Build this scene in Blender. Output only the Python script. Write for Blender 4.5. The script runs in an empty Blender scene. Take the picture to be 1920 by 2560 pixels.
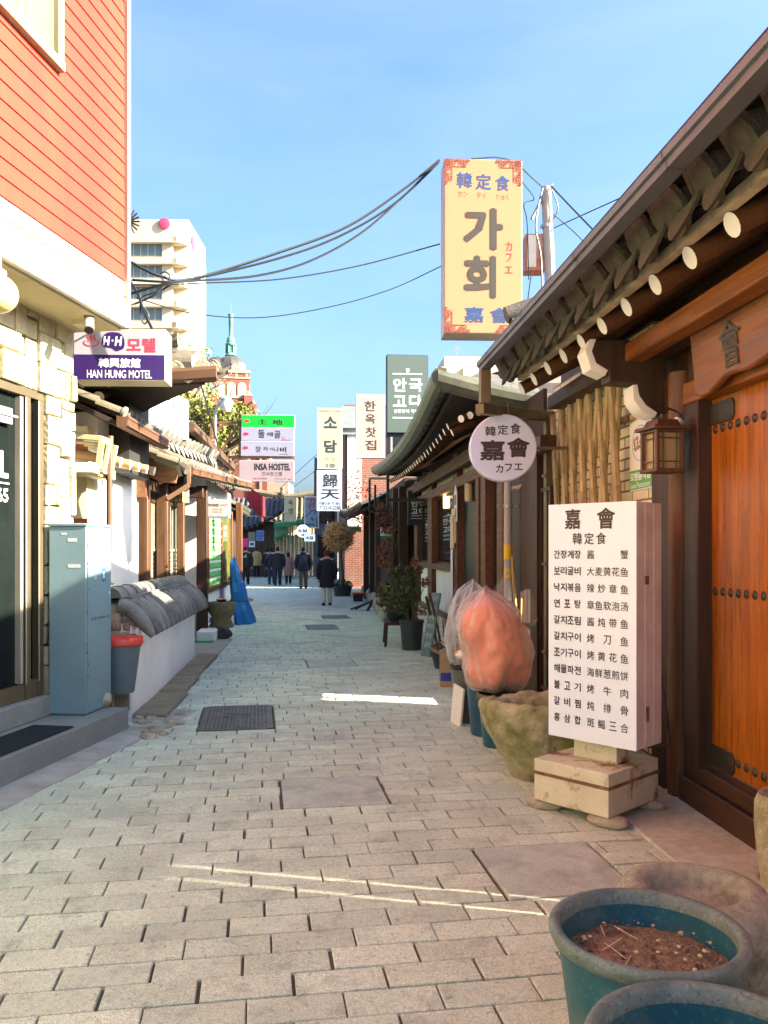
import bpy, math, random
from mathutils import Vector, Matrix, noise
SC = bpy.context.scene
COL = SC.collection
R = math.radians

# ------------------------------------------------------------------ camera
F = 2070.0                       # focal length in photo pixels (photo 1920 x 2560)
YAW = math.atan(175.0 / F)       # the camera looks a little right of the alley axis (world +Y)
ST, CT = math.sin(YAW), math.cos(YAW)
CH = 1.6
HOR = 1375.0                     # horizon row
cd = bpy.data.cameras.new('camera')
cam = bpy.data.objects.new('camera', cd)
COL.objects.link(cam)
cam.location = (0, 0, CH)
cam.rotation_euler = (R(90), 0, -YAW)
cd.sensor_fit = 'HORIZONTAL'
cd.sensor_width = 36.0
cd.lens = F / 1920.0 * 36.0
cd.shift_y = (HOR - 1280.0) / 1920.0
cd.clip_start = 0.05
cd.clip_end = 3000.0
SC.camera = cam

# ------------------------------------------------------------------ sky and sun
SUN_EL = R(28.0)
SUN_TO = Vector((0.954, -0.30, 0)).normalized()      # horizontal direction towards the sun
w = bpy.data.worlds.new('World')
SC.world = w
w.use_nodes = True
wn = w.node_tree
wn.nodes.clear()
sky = wn.nodes.new('ShaderNodeTexSky')
sky.sky_type = 'NISHITA'
sky.sun_disc = False
sky.sun_elevation = SUN_EL
sky.sun_rotation = math.atan2(SUN_TO.x, SUN_TO.y)
sky.altitude = 50
sky.air_density = 1.2
sky.dust_density = 5.0
sky.ozone_density = 7.5
bg = wn.nodes.new('ShaderNodeBackground')
bg.inputs['Strength'].default_value = 0.05
wo = wn.nodes.new('ShaderNodeOutputWorld')
# thin high cloud
wtc = wn.nodes.new('ShaderNodeTexCoord'); wmp = wn.nodes.new('ShaderNodeMapping'); wmp.inputs['Scale'].default_value = (1.0, 1.6, 4.0); wmp.inputs['Rotation'].default_value = (.3, .2, .6)
wnz = wn.nodes.new('ShaderNodeTexNoise'); wnz.inputs['Scale'].default_value = 1.7; wnz.inputs['Detail'].default_value = 7; wnz.inputs['Roughness'].default_value = .55; wnz.inputs['Distortion'].default_value = .6
wmr = wn.nodes.new('ShaderNodeMapRange'); wmr.inputs[1].default_value = .42; wmr.inputs[2].default_value = .75; wmr.inputs[3].default_value = 0; wmr.inputs[4].default_value = .2
wmx = wn.nodes.new('ShaderNodeMix'); wmx.data_type = 'RGBA'
wn.links.new(wtc.outputs['Generated'], wmp.inputs[0]); wn.links.new(wmp.outputs[0], wnz.inputs['Vector']); wn.links.new(wnz.outputs[0], wmr.inputs[0])
wn.links.new(wmr.outputs[0], wmx.inputs[0]); wn.links.new(sky.outputs[0], wmx.inputs[6]); wmx.inputs[7].default_value = (2.2, 2.5, 2.8, 1)
wn.links.new(wmx.outputs[2], bg.inputs[0])
wn.links.new(bg.outputs[0], wo.inputs[0])
ld = bpy.data.lights.new('sun', 'SUN')
ld.energy = 3.2
ld.angle = R(0.75)
ld.color = (1.0, 0.90, 0.72)
sun = bpy.data.objects.new('sun', ld)
COL.objects.link(sun)
_d = Vector((SUN_TO.x * math.cos(SUN_EL), SUN_TO.y * math.cos(SUN_EL), math.sin(SUN_EL)))
sun.rotation_euler = _d.to_track_quat('Z', 'Y').to_euler()
sun.location = (20, -10, 20)
SC.view_settings.view_transform = 'Standard'
SC.view_settings.look = 'None'
SC.view_settings.exposure = 3.3
SC.view_settings.gamma = 1.0
SC.cycles.max_bounces = 8
SC.cycles.diffuse_bounces = 5

# ------------------------------------------------------------------ measuring helpers (photo pixel -> place in the world)
def ray(px, py):
    u = (px - 960.0) / F
    v = (HOR - py) / F
    return Vector((ST + u * CT, CT - u * ST, v))
def W(px, py, t):
    return Vector((0, 0, CH)) + ray(px, py) * t
def G(px, py, z=0.0):
    r = ray(px, py)
    return Vector((0, 0, CH)) + r * ((z - CH) / r.z)
def WX(px, py, X):
    r = ray(px, py)
    return Vector((0, 0, CH)) + r * (X / r.x)

# ------------------------------------------------------------------ objects
def tag(o, label=None, cat=None, group=None, kind=None):
    if label: o['label'] = label
    if cat: o['category'] = cat
    if group: o['group'] = group
    if kind: o['kind'] = kind
    return o
def empty(name, loc=(0, 0, 0), rz=0.0, label=None, cat=None, group=None):
    o = bpy.data.objects.new(name, None)
    COL.objects.link(o)
    o.location = loc
    o.rotation_euler = (0, 0, rz)
    o.empty_display_size = 0.2
    return tag(o, label, cat, group)
def kids(o):
    return [c for c in COL.objects if c.parent == o]
def copy_tree(o, parent=None):
    c = o.copy()
    COL.objects.link(c)
    c.parent = parent
    for ch in kids(o):
        copy_tree(ch, c)
    return c

class MB:
    """collects shapes and links them as ONE mesh object"""
    def __init__(s):
        s.v = []; s.f = []; s.m = []
        s.M = None
    def add(s, vs, fs, mi=0):
        b = len(s.v)
        for p in vs:
            p = Vector(p)
            s.v.append(s.M @ p if s.M else p)
        for f in fs:
            s.f.append([i + b for i in f]); s.m.append(mi)
        return s
    def box(s, x0, y0, z0, x1, y1, z1, mi=0, top=None):
        if x0 > x1: x0, x1 = x1, x0
        if y0 > y1: y0, y1 = y1, y0
        if z0 > z1: z0, z1 = z1, z0
        vs = [(x0, y0, z0), (x1, y0, z0), (x1, y1, z0), (x0, y1, z0), (x0, y0, z1), (x1, y0, z1), (x1, y1, z1), (x0, y1, z1)]
        if top:
            cx, cy = (x0 + x1) / 2, (y0 + y1) / 2
            vs[4:] = [(cx + (x - cx) * top, cy + (y - cy) * top, z) for x, y, z in vs[4:]]
        fs = [(0, 3, 2, 1), (4, 5, 6, 7), (0, 1, 5, 4), (1, 2, 6, 5), (2, 3, 7, 6), (3, 0, 4, 7)]
        return s.add(vs, fs, mi)
    def beam(s, p0, p1, wd, ht, mi=0, up=Vector((0, 0, 1))):
        p0 = Vector(p0); p1 = Vector(p1)
        d = (p1 - p0).normalized()
        a = d.cross(up)
        if a.length < 1e-4: a = d.cross(Vector((1, 0, 0)))
        a.normalize()
        b = a.cross(d).normalized()
        vs = []
        for p in (p0, p1):
            for i, j in ((-1, -1), (1, -1), (1, 1), (-1, 1)):
                vs.append(p + a * (i * wd / 2) + b * (j * ht / 2))
        return s.add(vs, [(3, 2, 1, 0), (4, 5, 6, 7), (0, 1, 5, 4), (1, 2, 6, 5), (2, 3, 7, 6), (3, 0, 4, 7)], mi)
    def tube(s, pts, r, n=8, mi=0, caps=True, cap_mi=None):
        pts = [Vector(p) for p in pts]
        k = len(pts)
        rs = r if isinstance(r, (list, tuple)) else [r] * k
        d0 = (pts[1] - pts[0]).normalized()
        a = d0.cross(Vector((0, 0, 1)))
        if a.length < 1e-3: a = d0.cross(Vector((1, 0, 0)))
        a.normalize()
        vs = []; fs = []
        for i, p in enumerate(pts):
            d = (pts[min(i + 1, k - 1)] - pts[max(i - 1, 0)])
            if d.length < 1e-9: d = d0
            d.normalize()
            a = (a - d * a.dot(d))
            if a.length < 1e-6: a = d.cross(Vector((0.3, 0.5, 0.8)))
            a.normalize()
            b = d.cross(a)
            for j in range(n):
                t = 2 * math.pi * j / n
                vs.append(p + (a * math.cos(t) + b * math.sin(t)) * rs[i])
        for i in range(k - 1):
            for j in range(n):
                j2 = (j + 1) % n
                fs.append((i * n + j, i * n + j2, (i + 1) * n + j2, (i + 1) * n + j))
        s.add(vs, fs, mi)
        if caps:
            c = mi if cap_mi is None else cap_mi
            b = len(s.v) - len(vs)
            s.f.append([b + j for j in range(n)][::-1]); s.m.append(c)
            s.f.append([b + (k - 1) * n + j for j in range(n)]); s.m.append(c)
        return s
    def lathe(s, prof, c=(0, 0, 0), n=24, mi=0, sq=(1, 1)):
        c = Vector(c); vs = []; fs = []
        k = len(prof)
        for r, z in prof:
            for j in range(n):
                t = 2 * math.pi * j / n
                vs.append(c + Vector((math.cos(t) * r * sq[0], math.sin(t) * r * sq[1], z)))
        for i in range(k - 1):
            for j in range(n):
                j2 = (j + 1) % n
                fs.append((i * n + j, i * n + j2, (i + 1) * n + j2, (i + 1) * n + j))
        return s.add(vs, fs, mi)
    def prism(s, poly, fn, d0, d1, mi=0):
        n = len(poly)
        vs = [fn(u, v, d0) for u, v in poly] + [fn(u, v, d1) for u, v in poly]
        fs = [tuple(range(n))[::-1], tuple(range(n, 2 * n))]
        for i in range(n):
            j = (i + 1) % n
            fs.append((i, j, n + j, n + i))
        return s.add(vs, fs, mi)
    def blob(s, c, rad, rng, amp=0.25, seg=12, rings=8, mi=0, flat=None, fr=1.6):
        c = Vector(c); off = Vector((rng.random() * 50, rng.random() * 50, rng.random() * 50))
        vs = []; fs = []
        for i in range(rings + 1):
            ph = math.pi * i / rings
            for j in range(seg):
                th = 2 * math.pi * j / seg
                d = Vector((math.sin(ph) * math.cos(th), math.sin(ph) * math.sin(th), math.cos(ph)))
                k = 1 + amp * noise.fractal(d * fr + off, 1.0, 2.0, 3)
                p = Vector((d.x * rad[0], d.y * rad[1], d.z * rad[2])) * k
                if flat is not None: p.z = max(p.z, flat)
                vs.append(c + p)
        for i in range(rings):
            for j in range(seg):
                j2 = (j + 1) % seg
                fs.append((i * seg + j, (i + 1) * seg + j, (i + 1) * seg + j2, i * seg + j2))
        return s.add(vs, fs, mi)
    def build(s, name, mats, parent=None, bevel=0.0, ang=35, flat=False, seg=2, split=False):
        if split:
            up = list(range(len(s.v)))
            def find(i):
                while up[i] != i: up[i] = up[up[i]]; i = up[i]
                return i
            for f in s.f:
                for j in f[1:]: up[find(j)] = find(f[0])
            comp = {}
            for f, m in zip(s.f, s.m): comp.setdefault(find(f[0]), []).append((f, m))
            res = []
            for fs in comp.values():
                c = MB(); mp = {}
                for f, m in fs:
                    for i in f:
                        if i not in mp: mp[i] = len(c.v); c.v.append(s.v[i])
                    c.f.append([mp[i] for i in f]); c.m.append(m)
                res.append(c.build(name, mats, parent, bevel, ang, flat, seg))
            return res[0]
        me = bpy.data.meshes.new(name)
        me.from_pydata(s.v, [], s.f)
        if not isinstance(mats, (list, tuple)): mats = [mats]
        for m in mats: me.materials.append(m)
        me.polygons.foreach_set('material_index', s.m)
        me.polygons.foreach_set('use_smooth', [not flat] * len(s.f))
        me.update()
        me.validate()
        if not flat: me.set_sharp_from_angle(angle=R(ang))
        o = bpy.data.objects.new(name, me)
        COL.objects.link(o)
        if parent: o.parent = parent
        if bevel:
            b = o.modifiers.new('bevel', 'BEVEL')
            b.width = bevel; b.segments = seg; b.limit_method = 'ANGLE'; b.angle_limit = R(40)
        return o

def smooth_path(pts, k=8):
    pts = [Vector(p) for p in pts]
    P = [pts[0] * 2 - pts[1]] + pts + [pts[-1] * 2 - pts[-2]]
    out = []
    for i in range(1, len(P) - 2):
        a, b, c, d = P[i - 1], P[i], P[i + 1], P[i + 2]
        for j in range(k):
            t = j / k
            out.append(0.5 * ((2 * b) + (c - a) * t + (2 * a - 5 * b + 4 * c - d) * t * t + (3 * b - a - 3 * c + d) * t ** 3))
    out.append(pts[-1])
    return out

# ------------------------------------------------------------------ materials
_mc = {}
def mat(name, col, rough=0.75, var=0.18, sc=5.0, bump=0.15, bsc=60.0, metal=0.0, isl=0.0, col2=None, sc2=1.5, amt2=0.5, cut2=(0.45, 0.65), spec=0.5, stretch=(1, 1, 1), rvar=0.0, emit=0.0, hue=0.0, speck=None):
    if name in _mc: return _mc[name]
    m = bpy.data.materials.new(name)
    m.use_nodes = True
    nt = m.node_tree; N = nt.nodes; L = nt.links
    N.clear()
    out = N.new('ShaderNodeOutputMaterial')
    p = N.new('ShaderNodeBsdfPrincipled')
    L.new(p.outputs[0], out.inputs[0])
    tc = N.new('ShaderNodeTexCoord')
    mp = N.new('ShaderNodeMapping')
    mp.inputs['Scale'].default_value = stretch
    L.new(tc.outputs['Object'], mp.inputs[0])
    n1 = N.new('ShaderNodeTexNoise')
    n1.inputs['Scale'].default_value = sc
    n1.inputs['Detail'].default_value = 6
    n1.inputs['Roughness'].default_value = 0.62
    L.new(mp.outputs[0], n1.inputs['Vector'])
    mr = N.new('ShaderNodeMapRange')
    mr.inputs[1].default_value = 0.25; mr.inputs[2].default_value = 0.75
    mr.inputs[3].default_value = 1 - var; mr.inputs[4].default_value = 1 + var
    L.new(n1.outputs[0], mr.inputs[0])
    val = mr.outputs[0]
    rgb = N.new('ShaderNodeRGB')
    rgb.outputs[0].default_value = (*col, 1)
    base = rgb.outputs[0]
    if col2:
        n2 = N.new('ShaderNodeTexNoise')
        n2.inputs['Scale'].default_value = sc2
        n2.inputs['Detail'].default_value = 7
        n2.inputs['Roughness'].default_value = 0.65
        L.new(mp.outputs[0], n2.inputs['Vector'])
        m2 = N.new('ShaderNodeMapRange')
        m2.inputs[1].default_value = cut2[0]; m2.inputs[2].default_value = cut2[1]
        m2.inputs[3].default_value = 0; m2.inputs[4].default_value = amt2
        L.new(n2.outputs[0], m2.inputs[0])
        mx = N.new('ShaderNodeMix'); mx.data_type = 'RGBA'
        L.new(m2.outputs[0], mx.inputs[0]); L.new(base, mx.inputs[6])
        mx.inputs[7].default_value = (*col2, 1)
        base = mx.outputs[2]
    if isl:
        g = N.new('ShaderNodeNewGeometry')
        mi = N.new('ShaderNodeMapRange')
        mi.inputs[3].default_value = 1 - isl; mi.inputs[4].default_value = 1 + isl
        L.new(g.outputs['Random Per Island'], mi.inputs[0])
        mm = N.new('ShaderNodeMath'); mm.operation = 'MULTIPLY'
        L.new(val, mm.inputs[0]); L.new(mi.outputs[0], mm.inputs[1])
        val = mm.outputs[0]
    if speck:
        for ssc, lo, hi, samt in speck:
            n3 = N.new('ShaderNodeTexNoise'); n3.inputs['Scale'].default_value = ssc; n3.inputs['Detail'].default_value = 3
            L.new(mp.outputs[0], n3.inputs['Vector'])
            m3 = N.new('ShaderNodeMapRange'); m3.inputs[1].default_value = lo; m3.inputs[2].default_value = hi; m3.inputs[3].default_value = 1; m3.inputs[4].default_value = samt
            L.new(n3.outputs[0], m3.inputs[0])
            m4 = N.new('ShaderNodeMath'); m4.operation = 'MULTIPLY'; L.new(val, m4.inputs[0]); L.new(m3.outputs[0], m4.inputs[1]); val = m4.outputs[0]
    hs = N.new('ShaderNodeHueSaturation')
    L.new(base, hs.inputs['Color']); L.new(val, hs.inputs['Value'])
    if hue and isl:
        mh = N.new('ShaderNodeMapRange')
        mh.inputs[3].default_value = 0.5 - hue; mh.inputs[4].default_value = 0.5 + hue
        wv = N.new('ShaderNodeTexWhiteNoise'); wv.noise_dimensions = '1D'
        L.new(g.outputs['Random Per Island'], wv.inputs['W'])
        L.new(wv.outputs[0], mh.inputs[0]); L.new(mh.outputs[0], hs.inputs['Hue'])
    L.new(hs.outputs[0], p.inputs['Base Color'])
    p.inputs['Roughness'].default_value = rough
    if rvar:
        mrr = N.new('ShaderNodeMapRange')
        mrr.inputs[1].default_value = 0.3; mrr.inputs[2].default_value = 0.7
        mrr.inputs[3].default_value = max(0.02, rough - rvar); mrr.inputs[4].default_value = min(1, rough + rvar)
        L.new(n1.outputs[0], mrr.inputs[0]); L.new(mrr.outputs[0], p.inputs['Roughness'])
    p.inputs['Metallic'].default_value = metal
    p.inputs['Specular IOR Level'].default_value = spec
    if emit:
        p.inputs['Emission Color'].default_value = (*col, 1)
        p.inputs['Emission Strength'].default_value = emit
    if bump:
        nb = N.new('ShaderNodeTexNoise')
        nb.inputs['Scale'].default_value = bsc
        nb.inputs['Detail'].default_value = 5
        L.new(mp.outputs[0], nb.inputs['Vector'])
        bm = N.new('ShaderNodeBump')
        bm.inputs['Strength'].default_value = bump
        bm.inputs['Distance'].default_value = 0.02
        L.new(nb.outputs[0], bm.inputs['Height'])
        L.new(bm.outputs[0], p.inputs['Normal'])
    _mc[name] = m
    return m

def brickmat(name, col, col2, mortar, bw, bh, ms=0.01, rough=0.85, off=0.5, axis='xz', bump=0.6):
    """courses of bricks: u runs along the wall (x+y of the object), v is height"""
    if name in _mc: return _mc[name]
    m = bpy.data.materials.new(name); m.use_nodes = True
    nt = m.node_tree; N = nt.nodes; L = nt.links
    p = N['Principled BSDF']
    tc = N.new('ShaderNodeTexCoord'); sx = N.new('ShaderNodeSeparateXYZ')
    L.new(tc.outputs['Object'], sx.inputs[0])
    ad = N.new('ShaderNodeMath'); ad.operation = 'ADD'
    L.new(sx.outputs[0], ad.inputs[0]); L.new(sx.outputs[1], ad.inputs[1])
    cx = N.new('ShaderNodeCombineXYZ')
    L.new(ad.outputs[0], cx.inputs[0]); L.new(sx.outputs[2], cx.inputs[1])
    bt = N.new('ShaderNodeTexBrick')
    bt.offset = off
    bt.inputs['Scale'].default_value = 1.0
    bt.inputs['Brick Width'].default_value = bw
    bt.inputs['Row Height'].default_value = bh
    bt.inputs['Mortar Size'].default_value = ms
    bt.inputs['Mortar Smooth'].default_value = 0.05
    bt.inputs['Color1'].default_value = (*col, 1)
    bt.inputs['Color2'].default_value = (*col2, 1)
    bt.inputs['Mortar'].default_value = (*mortar, 1)
    nz = N.new('ShaderNodeTexNoise'); nz.inputs['Scale'].default_value = 4; nz.inputs['Detail'].default_value = 6
    L.new(tc.outputs['Object'], nz.inputs['Vector'])
    n2 = N.new('ShaderNodeVectorMath'); n2.operation = 'SCALE'; n2.inputs[3].default_value = 0.012
    L.new(nz.outputs['Color'], n2.inputs[0])
    av = N.new('ShaderNodeVectorMath'); av.operation = 'ADD'
    L.new(cx.outputs[0], av.inputs[0]); L.new(n2.outputs[0], av.inputs[1])
    L.new(av.outputs[0], bt.inputs['Vector'])
    mr = N.new('ShaderNodeMapRange'); mr.inputs[1].default_value = .25; mr.inputs[2].default_value = .75
    mr.inputs[3].default_value = .75; mr.inputs[4].default_value = 1.22
    L.new(nz.outputs[0], mr.inputs[0])
    hs = N.new('ShaderNodeHueSaturation')
    L.new(bt.outputs['Color'], hs.inputs['Color']); L.new(mr.outputs[0], hs.inputs['Value'])
    L.new(hs.outputs[0], p.inputs['Base Color'])
    bm = N.new('ShaderNodeBump'); bm.inputs['Strength'].default_value = bump; bm.inputs['Distance'].default_value = .01
    bm.invert = True
    L.new(bt.outputs['Fac'], bm.inputs['Height']); L.new(bm.outputs[0], p.inputs['Normal'])
    p.inputs['Roughness'].default_value = rough
    _mc[name] = m
    return m

def wood(name, col, col2, axis='z', rough=0.55, sc=3.0, amt=0.7, spec=0.4):
    st = {'x': (0.6, 9, 9), 'y': (9, 0.6, 9), 'z': (9, 9, 0.6)}[axis]
    return mat(name, col, rough=rough, var=0.28, sc=sc, bump=0.12, bsc=14, col2=col2, sc2=sc * 0.7, amt2=amt, cut2=(0.42, 0.62), stretch=st, rvar=0.12, spec=spec)

def glassmat(name, tint=(0.8, 0.9, 0.88), alpha=0.35, rough=0.03):
    if name in _mc: return _mc[name]
    m = bpy.data.materials.new(name); m.use_nodes = True
    nt = m.node_tree; N = nt.nodes; L = nt.links
    p = N['Principled BSDF']
    p.inputs['Base Color'].default_value = (*[c * 0.08 for c in tint], 1)
    p.inputs['Roughness'].default_value = rough
    p.inputs['IOR'].default_value = 1.5
    tr = N.new('ShaderNodeBsdfTransparent'); tr.inputs[0].default_value = (*tint, 1)
    mx = N.new('ShaderNodeMixShader'); mx.inputs[0].default_value = alpha
    L.new(tr.outputs[0], mx.inputs[1]); L.new(p.outputs[0], mx.inputs[2])
    L.new(mx.outputs[0], N['Material Output'].inputs[0])
    _mc[name] = m
    return m

# ------------------------------------------------------------------ lettering
_gc = {}
def glyph(body, bold):
    k = (body, bold)
    if k not in _gc:
        cu = bpy.data.curves.new('lettering', 'FONT')
        cu.body = body; cu.resolution_u = 2
        ob = bpy.data.objects.new('lettering', cu)
        me = bpy.data.meshes.new_from_object(ob)
        vs = [v.co.copy() for v in me.vertices]
        fs = [tuple(p.vertices) for p in me.polygons]
        bpy.data.objects.remove(ob); bpy.data.curves.remove(cu); bpy.data.meshes.remove(me)
        _gc[k] = (vs, fs)
    return _gc[k]
def put_text(mb, body, x0, z0, x1, z1, y=-0.003, bold=0.012, mi=0, keep=False, shear=0.0):
    """fits the text into the rectangle x0..x1, z0..z1 of the plane y (local frame of a sign)"""
    vs, fs = glyph(body, 0.0)
    if not vs: return
    ax = min(v.x for v in vs); bx = max(v.x for v in vs); ay = min(v.y for v in vs); by = max(v.y for v in vs)
    bd = max(0.0, bold)
    sx = (x1 - x0) / max(bx - ax + 2 * bd, 1e-6); sz = (z1 - z0) / max(by - ay + 2 * bd, 1e-6)
    # bolder strokes: the outline is laid down again, shifted by the extra stroke width
    sh = [(0, 0)] if bd < .003 else [(bd * math.cos(R(30 + 60 * k)), bd * math.sin(R(30 + 60 * k))) for k in range(6)]
    if bd > .03: sh += [(bd * .5 * math.cos(R(60 + 120 * k)), bd * .5 * math.sin(R(60 + 120 * k))) for k in range(3)]
    for q, (du, dv) in enumerate(sh):
        out = []
        for v in vs:
            fx = (v.x - ax + bd + du) * sx; fz = (v.y - ay + bd + dv) * sz
            out.append((x0 + fx + shear * fz, y - q * 0.00012, z0 + fz))
        mb.add(out, fs, mi)

INK = mat('ink_black', (0.015, 0.013, 0.015), rough=0.5, var=0.0, bump=0)
def board(name, label, cat, p0, wd, ht, dp, rz, face, frame, items=(), rim=0.012, group=None, part='panel', lip=0.0):
    """a sign box: local x to the right as read, z up, front at y=0, depth behind.
    items: (text, fx0, fz_top, fx1, fz_bottom, material[, bold]) in fractions of the face, from its upper left corner"""
    e = empty(name, p0, rz, label, cat, group)
    b = MB(); b.box(0, 0.004, 0, wd, dp, ht); b.build('casing', frame, e, bevel=0.004)
    b = MB(); b.box(rim, 0.0, rim, wd - rim, 0.003, ht - rim); b.build(part, face, e)
    letters(e, wd, ht, items)
    return e
def letters(e, wd, ht, items, y=-0.002):
    by = {}
    for it in items:
        by.setdefault(it[5].name, (it[5], []))[1].append(it)
    for m, its in by.values():
        mb = MB()
        for it in its:
            bold = it[6] if len(it) > 6 else 0.012
            sh = it[7] if len(it) > 7 else 0.0
            put_text(mb, it[0], it[1] * wd, ht * (1 - it[4]), it[3] * wd, ht * (1 - it[2]), y, bold, shear=sh)
        mb.build('lettering', m, e, flat=True)
def fr(rect, items):
    """items given in photo pixels of a face that spans rect -> fractions"""
    x0, y0, x1, y1 = rect
    return [(t[0], (t[1] - x0) / (x1 - x0), (t[2] - y0) / (y1 - y0), (t[3] - x0) / (x1 - x0), (t[4] - y0) / (y1 - y0)) + tuple(t[5:]) for t in items]

# ------------------------------------------------------------------ tiled roofs
def tiles(mb, O, a, b, L, D, sp=0.24, lift=None, mi=0, mi_end=1, ends=True, sag=0.0, course=0.3, es=1.0, jit=0.0):
    """giwa tiles: eave starts at O and runs along a for L; b climbs the slope for D"""
    O = Vector(O); a = Vector(a).normalized(); b = Vector(b).normalized()
    n = a.cross(b)
    if n.z < 0: n = -n
    n.normalize()
    Z = Vector((0, 0, 1))
    cols = max(1, round(L / sp)); sp = L / cols
    nc = max(2, round(D / course))
    r = sp * 0.27
    prof = []
    for k in range(7):
        an = math.pi * k / 6
        prof.append((-r * math.cos(an), r * math.sin(an) + 0.015))
    for k in (1, 2, 3):
        q = k / 4
        prof.append((r + (sp - 2 * r) * q, -0.16 * sp * (1 - (2 * q - 1) ** 2)))
    S = []
    for c in range(cols):
        for ds, h in prof: S.append((c * sp + sp / 2 + ds, h))
    S.append((cols * sp + sp / 2 - r, 0.015))
    rows = []
    for c in range(nc):
        rows.append((c * D / nc, 0.022)); rows.append(((c + 1) * D / nc - 0.001, 0.0))
    def pos(s, d, h):
        q = d / D
        p = O + a * s + b * d + n * (h - sag * math.sin(math.pi * q))
        if lift: p = p + Z * (lift(s / L) * (1 - q) ** 2)
        return p
    vs = []; fs = []; m = len(S)
    for d, o in rows:
        for s_, h in S: vs.append(pos(s_, d, h + o))
    for i in range(len(rows) - 1):
        for j in range(m - 1):
            fs.append((i * m + j, i * m + j + 1, (i + 1) * m + j + 1, (i + 1) * m + j))
    mb.add(vs, fs, mi)
    if ends:
        for c in range(cols):
            s_ = c * sp + sp / 2
            cen = pos(s_, 0, 0.05)
            rr = r * 1.12 * es
            ja, jn = jit * noise.noise(Vector((c * 1.7, 1, 0))), jit * noise.noise(Vector((c * 1.3, 5, 0)))
            ring = [cen + n * (rr - r * 1.12) * -.5 + (a * math.cos(t) + n * math.sin(t) + b * (ja * math.cos(t) + (jn - .35 * (es - 1)) * math.sin(t))) * rr for t in [2 * math.pi * k / 12 for k in range(12)]]
            f0 = [p - b * 0.012 for p in ring]; f1 = [p + b * 0.02 for p in ring]
            mb.add(f0 + f1, [tuple(range(12))] + [(k, (k + 1) % 12, 12 + (k + 1) % 12, 12 + k) for k in range(12)], mi_end)
            s2 = s_ + sp / 2
            if c < cols - 1:
                c2 = pos(s2, 0, 0.0)
                hw = (sp / 2 - r * 0.55) * (1 + .3 * (es - 1)); jv = 1 + jit * noise.noise(Vector((c * 2.1, 9, 0)))
                dn = (-Z * 0.8 - b * 0.45).normalized()
                pl = [(-hw, 0.03), (-hw, -0.02), (-hw * .75, -0.075), (-hw * .3, -0.115), (0, -0.13), (hw * .3, -0.115), (hw * .75, -0.075), (hw, -0.02), (hw, 0.03), (hw * .4, -0.012), (-hw * .4, -0.012)]
                pts = [c2 + a * (u + jit * .1 * v) - dn * v * es * jv for u, v in pl]
                q = [p - n * 0.0 - b * 0.014 for p in pts]; q2 = [p + b * 0.014 for p in pts]
                k = len(pl)
                mb.add(q + q2, [tuple(range(k)), tuple(range(k, 2 * k))[::-1]] + [(i, (i + 1) % k, k + (i + 1) % k, k + i) for i in range(k)], mi_end)
    return mb

def slab(mb, O, a, b, L, D, th, drop=0.06, lift=None, mi=0, seg=10):
    """boarding under the tiles"""
    O = Vector(O); a = Vector(a).normalized(); b = Vector(b).normalized()
    n = a.cross(b)
    if n.z < 0: n = -n
    n.normalize()
    vs = []
    for h in (-drop, -drop - th):
        for i in range(seg + 1):
            for d in (0, D):
                p = O + a * (L * i / seg) + b * d + n * h
                if lift and d == 0: p = p + Vector((0, 0, lift(i / seg)))
                vs.append(p)
    fs = []; k = 2 * (seg + 1)
    for i in range(seg):
        q = 2 * i
        fs += [(q, q + 2, q + 3, q + 1), (k + q, k + q + 1, k + q + 3, k + q + 2), (q, k + q, k + q + 2, q + 2), (q + 1, q + 3, k + q + 3, k + q + 1)]
    fs += [(0, 1, k + 1, k), (2 * seg, k + 2 * seg, k + 2 * seg + 1, 2 * seg + 1)]
    return mb.add(vs, fs, mi)

def leaves(mb, c, rad, n, size, rng, mi=0, clump=0.6, shell=0.0, upto=None, lo=-1.0):
    c = Vector(c); off = Vector((rng.random() * 90, rng.random() * 90, 0))
    k = 0; tries = 0
    while k < n and tries < n * 12:
        tries += 1
        d = Vector((rng.uniform(-1, 1), rng.uniform(-1, 1), rng.uniform(lo, 1)))
        if d.length > 1 or d.length < shell: continue
        if noise.noise(d * 2.6 + off) < (rng.random() - 0.75) * clump: continue
        p = c + Vector((d.x * rad[0], d.y * rad[1], d.z * rad[2]))
        u = Vector((rng.gauss(0, 1), rng.gauss(0, 1), rng.gauss(0, 1))).normalized()
        v = u.cross(Vector((rng.gauss(0, 1), rng.gauss(0, 1), rng.gauss(0, 1)))).normalized()
        s = size * rng.uniform(0.6, 1.35)
        mb.add([p - u * s, p + v * s * .45, p + u * s, p - v * s * .45], [(0, 1, 2, 3)], mi)
        k += 1
    return mb
# ================================================================== GROUND
m_pave = mat('paving_stone', (0.65, 0.69, 0.52), rough=0.85, var=0.12, sc=3, bump=0.5, bsc=230, isl=0.10, speck=((190, .46, .64, .62), (120, .55, .68, 1.28), (38, .50, .66, .84), (7, .56, .68, .80), (24, .66, .70, .62), (1.3, .55, .75, .80)), col2=(0.36, 0.33, 0.27), sc2=1.1, amt2=0.5, cut2=(0.5, 0.72), hue=0.012)
m_joint = mat('joint_sand', (0.12, 0.095, 0.055), rough=0.95, var=0.3, sc=20, bump=0.4, bsc=120)
m_conc = mat('concrete', (0.40, 0.37, 0.31), rough=0.9, var=0.2, sc=5, bump=0.4, bsc=120, col2=(0.24, 0.21, 0.16), sc2=3, amt2=0.6)
m_slab = mat('slab_concrete', (0.50, 0.53, 0.43), speck=((190, .48, .64, .68), (6, .5, .66, .8)), rough=0.85, var=0.14, sc=8, bump=0.35, bsc=200, col2=(0.34, 0.33, 0.28), sc2=2.5, amt2=0.5)
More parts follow.
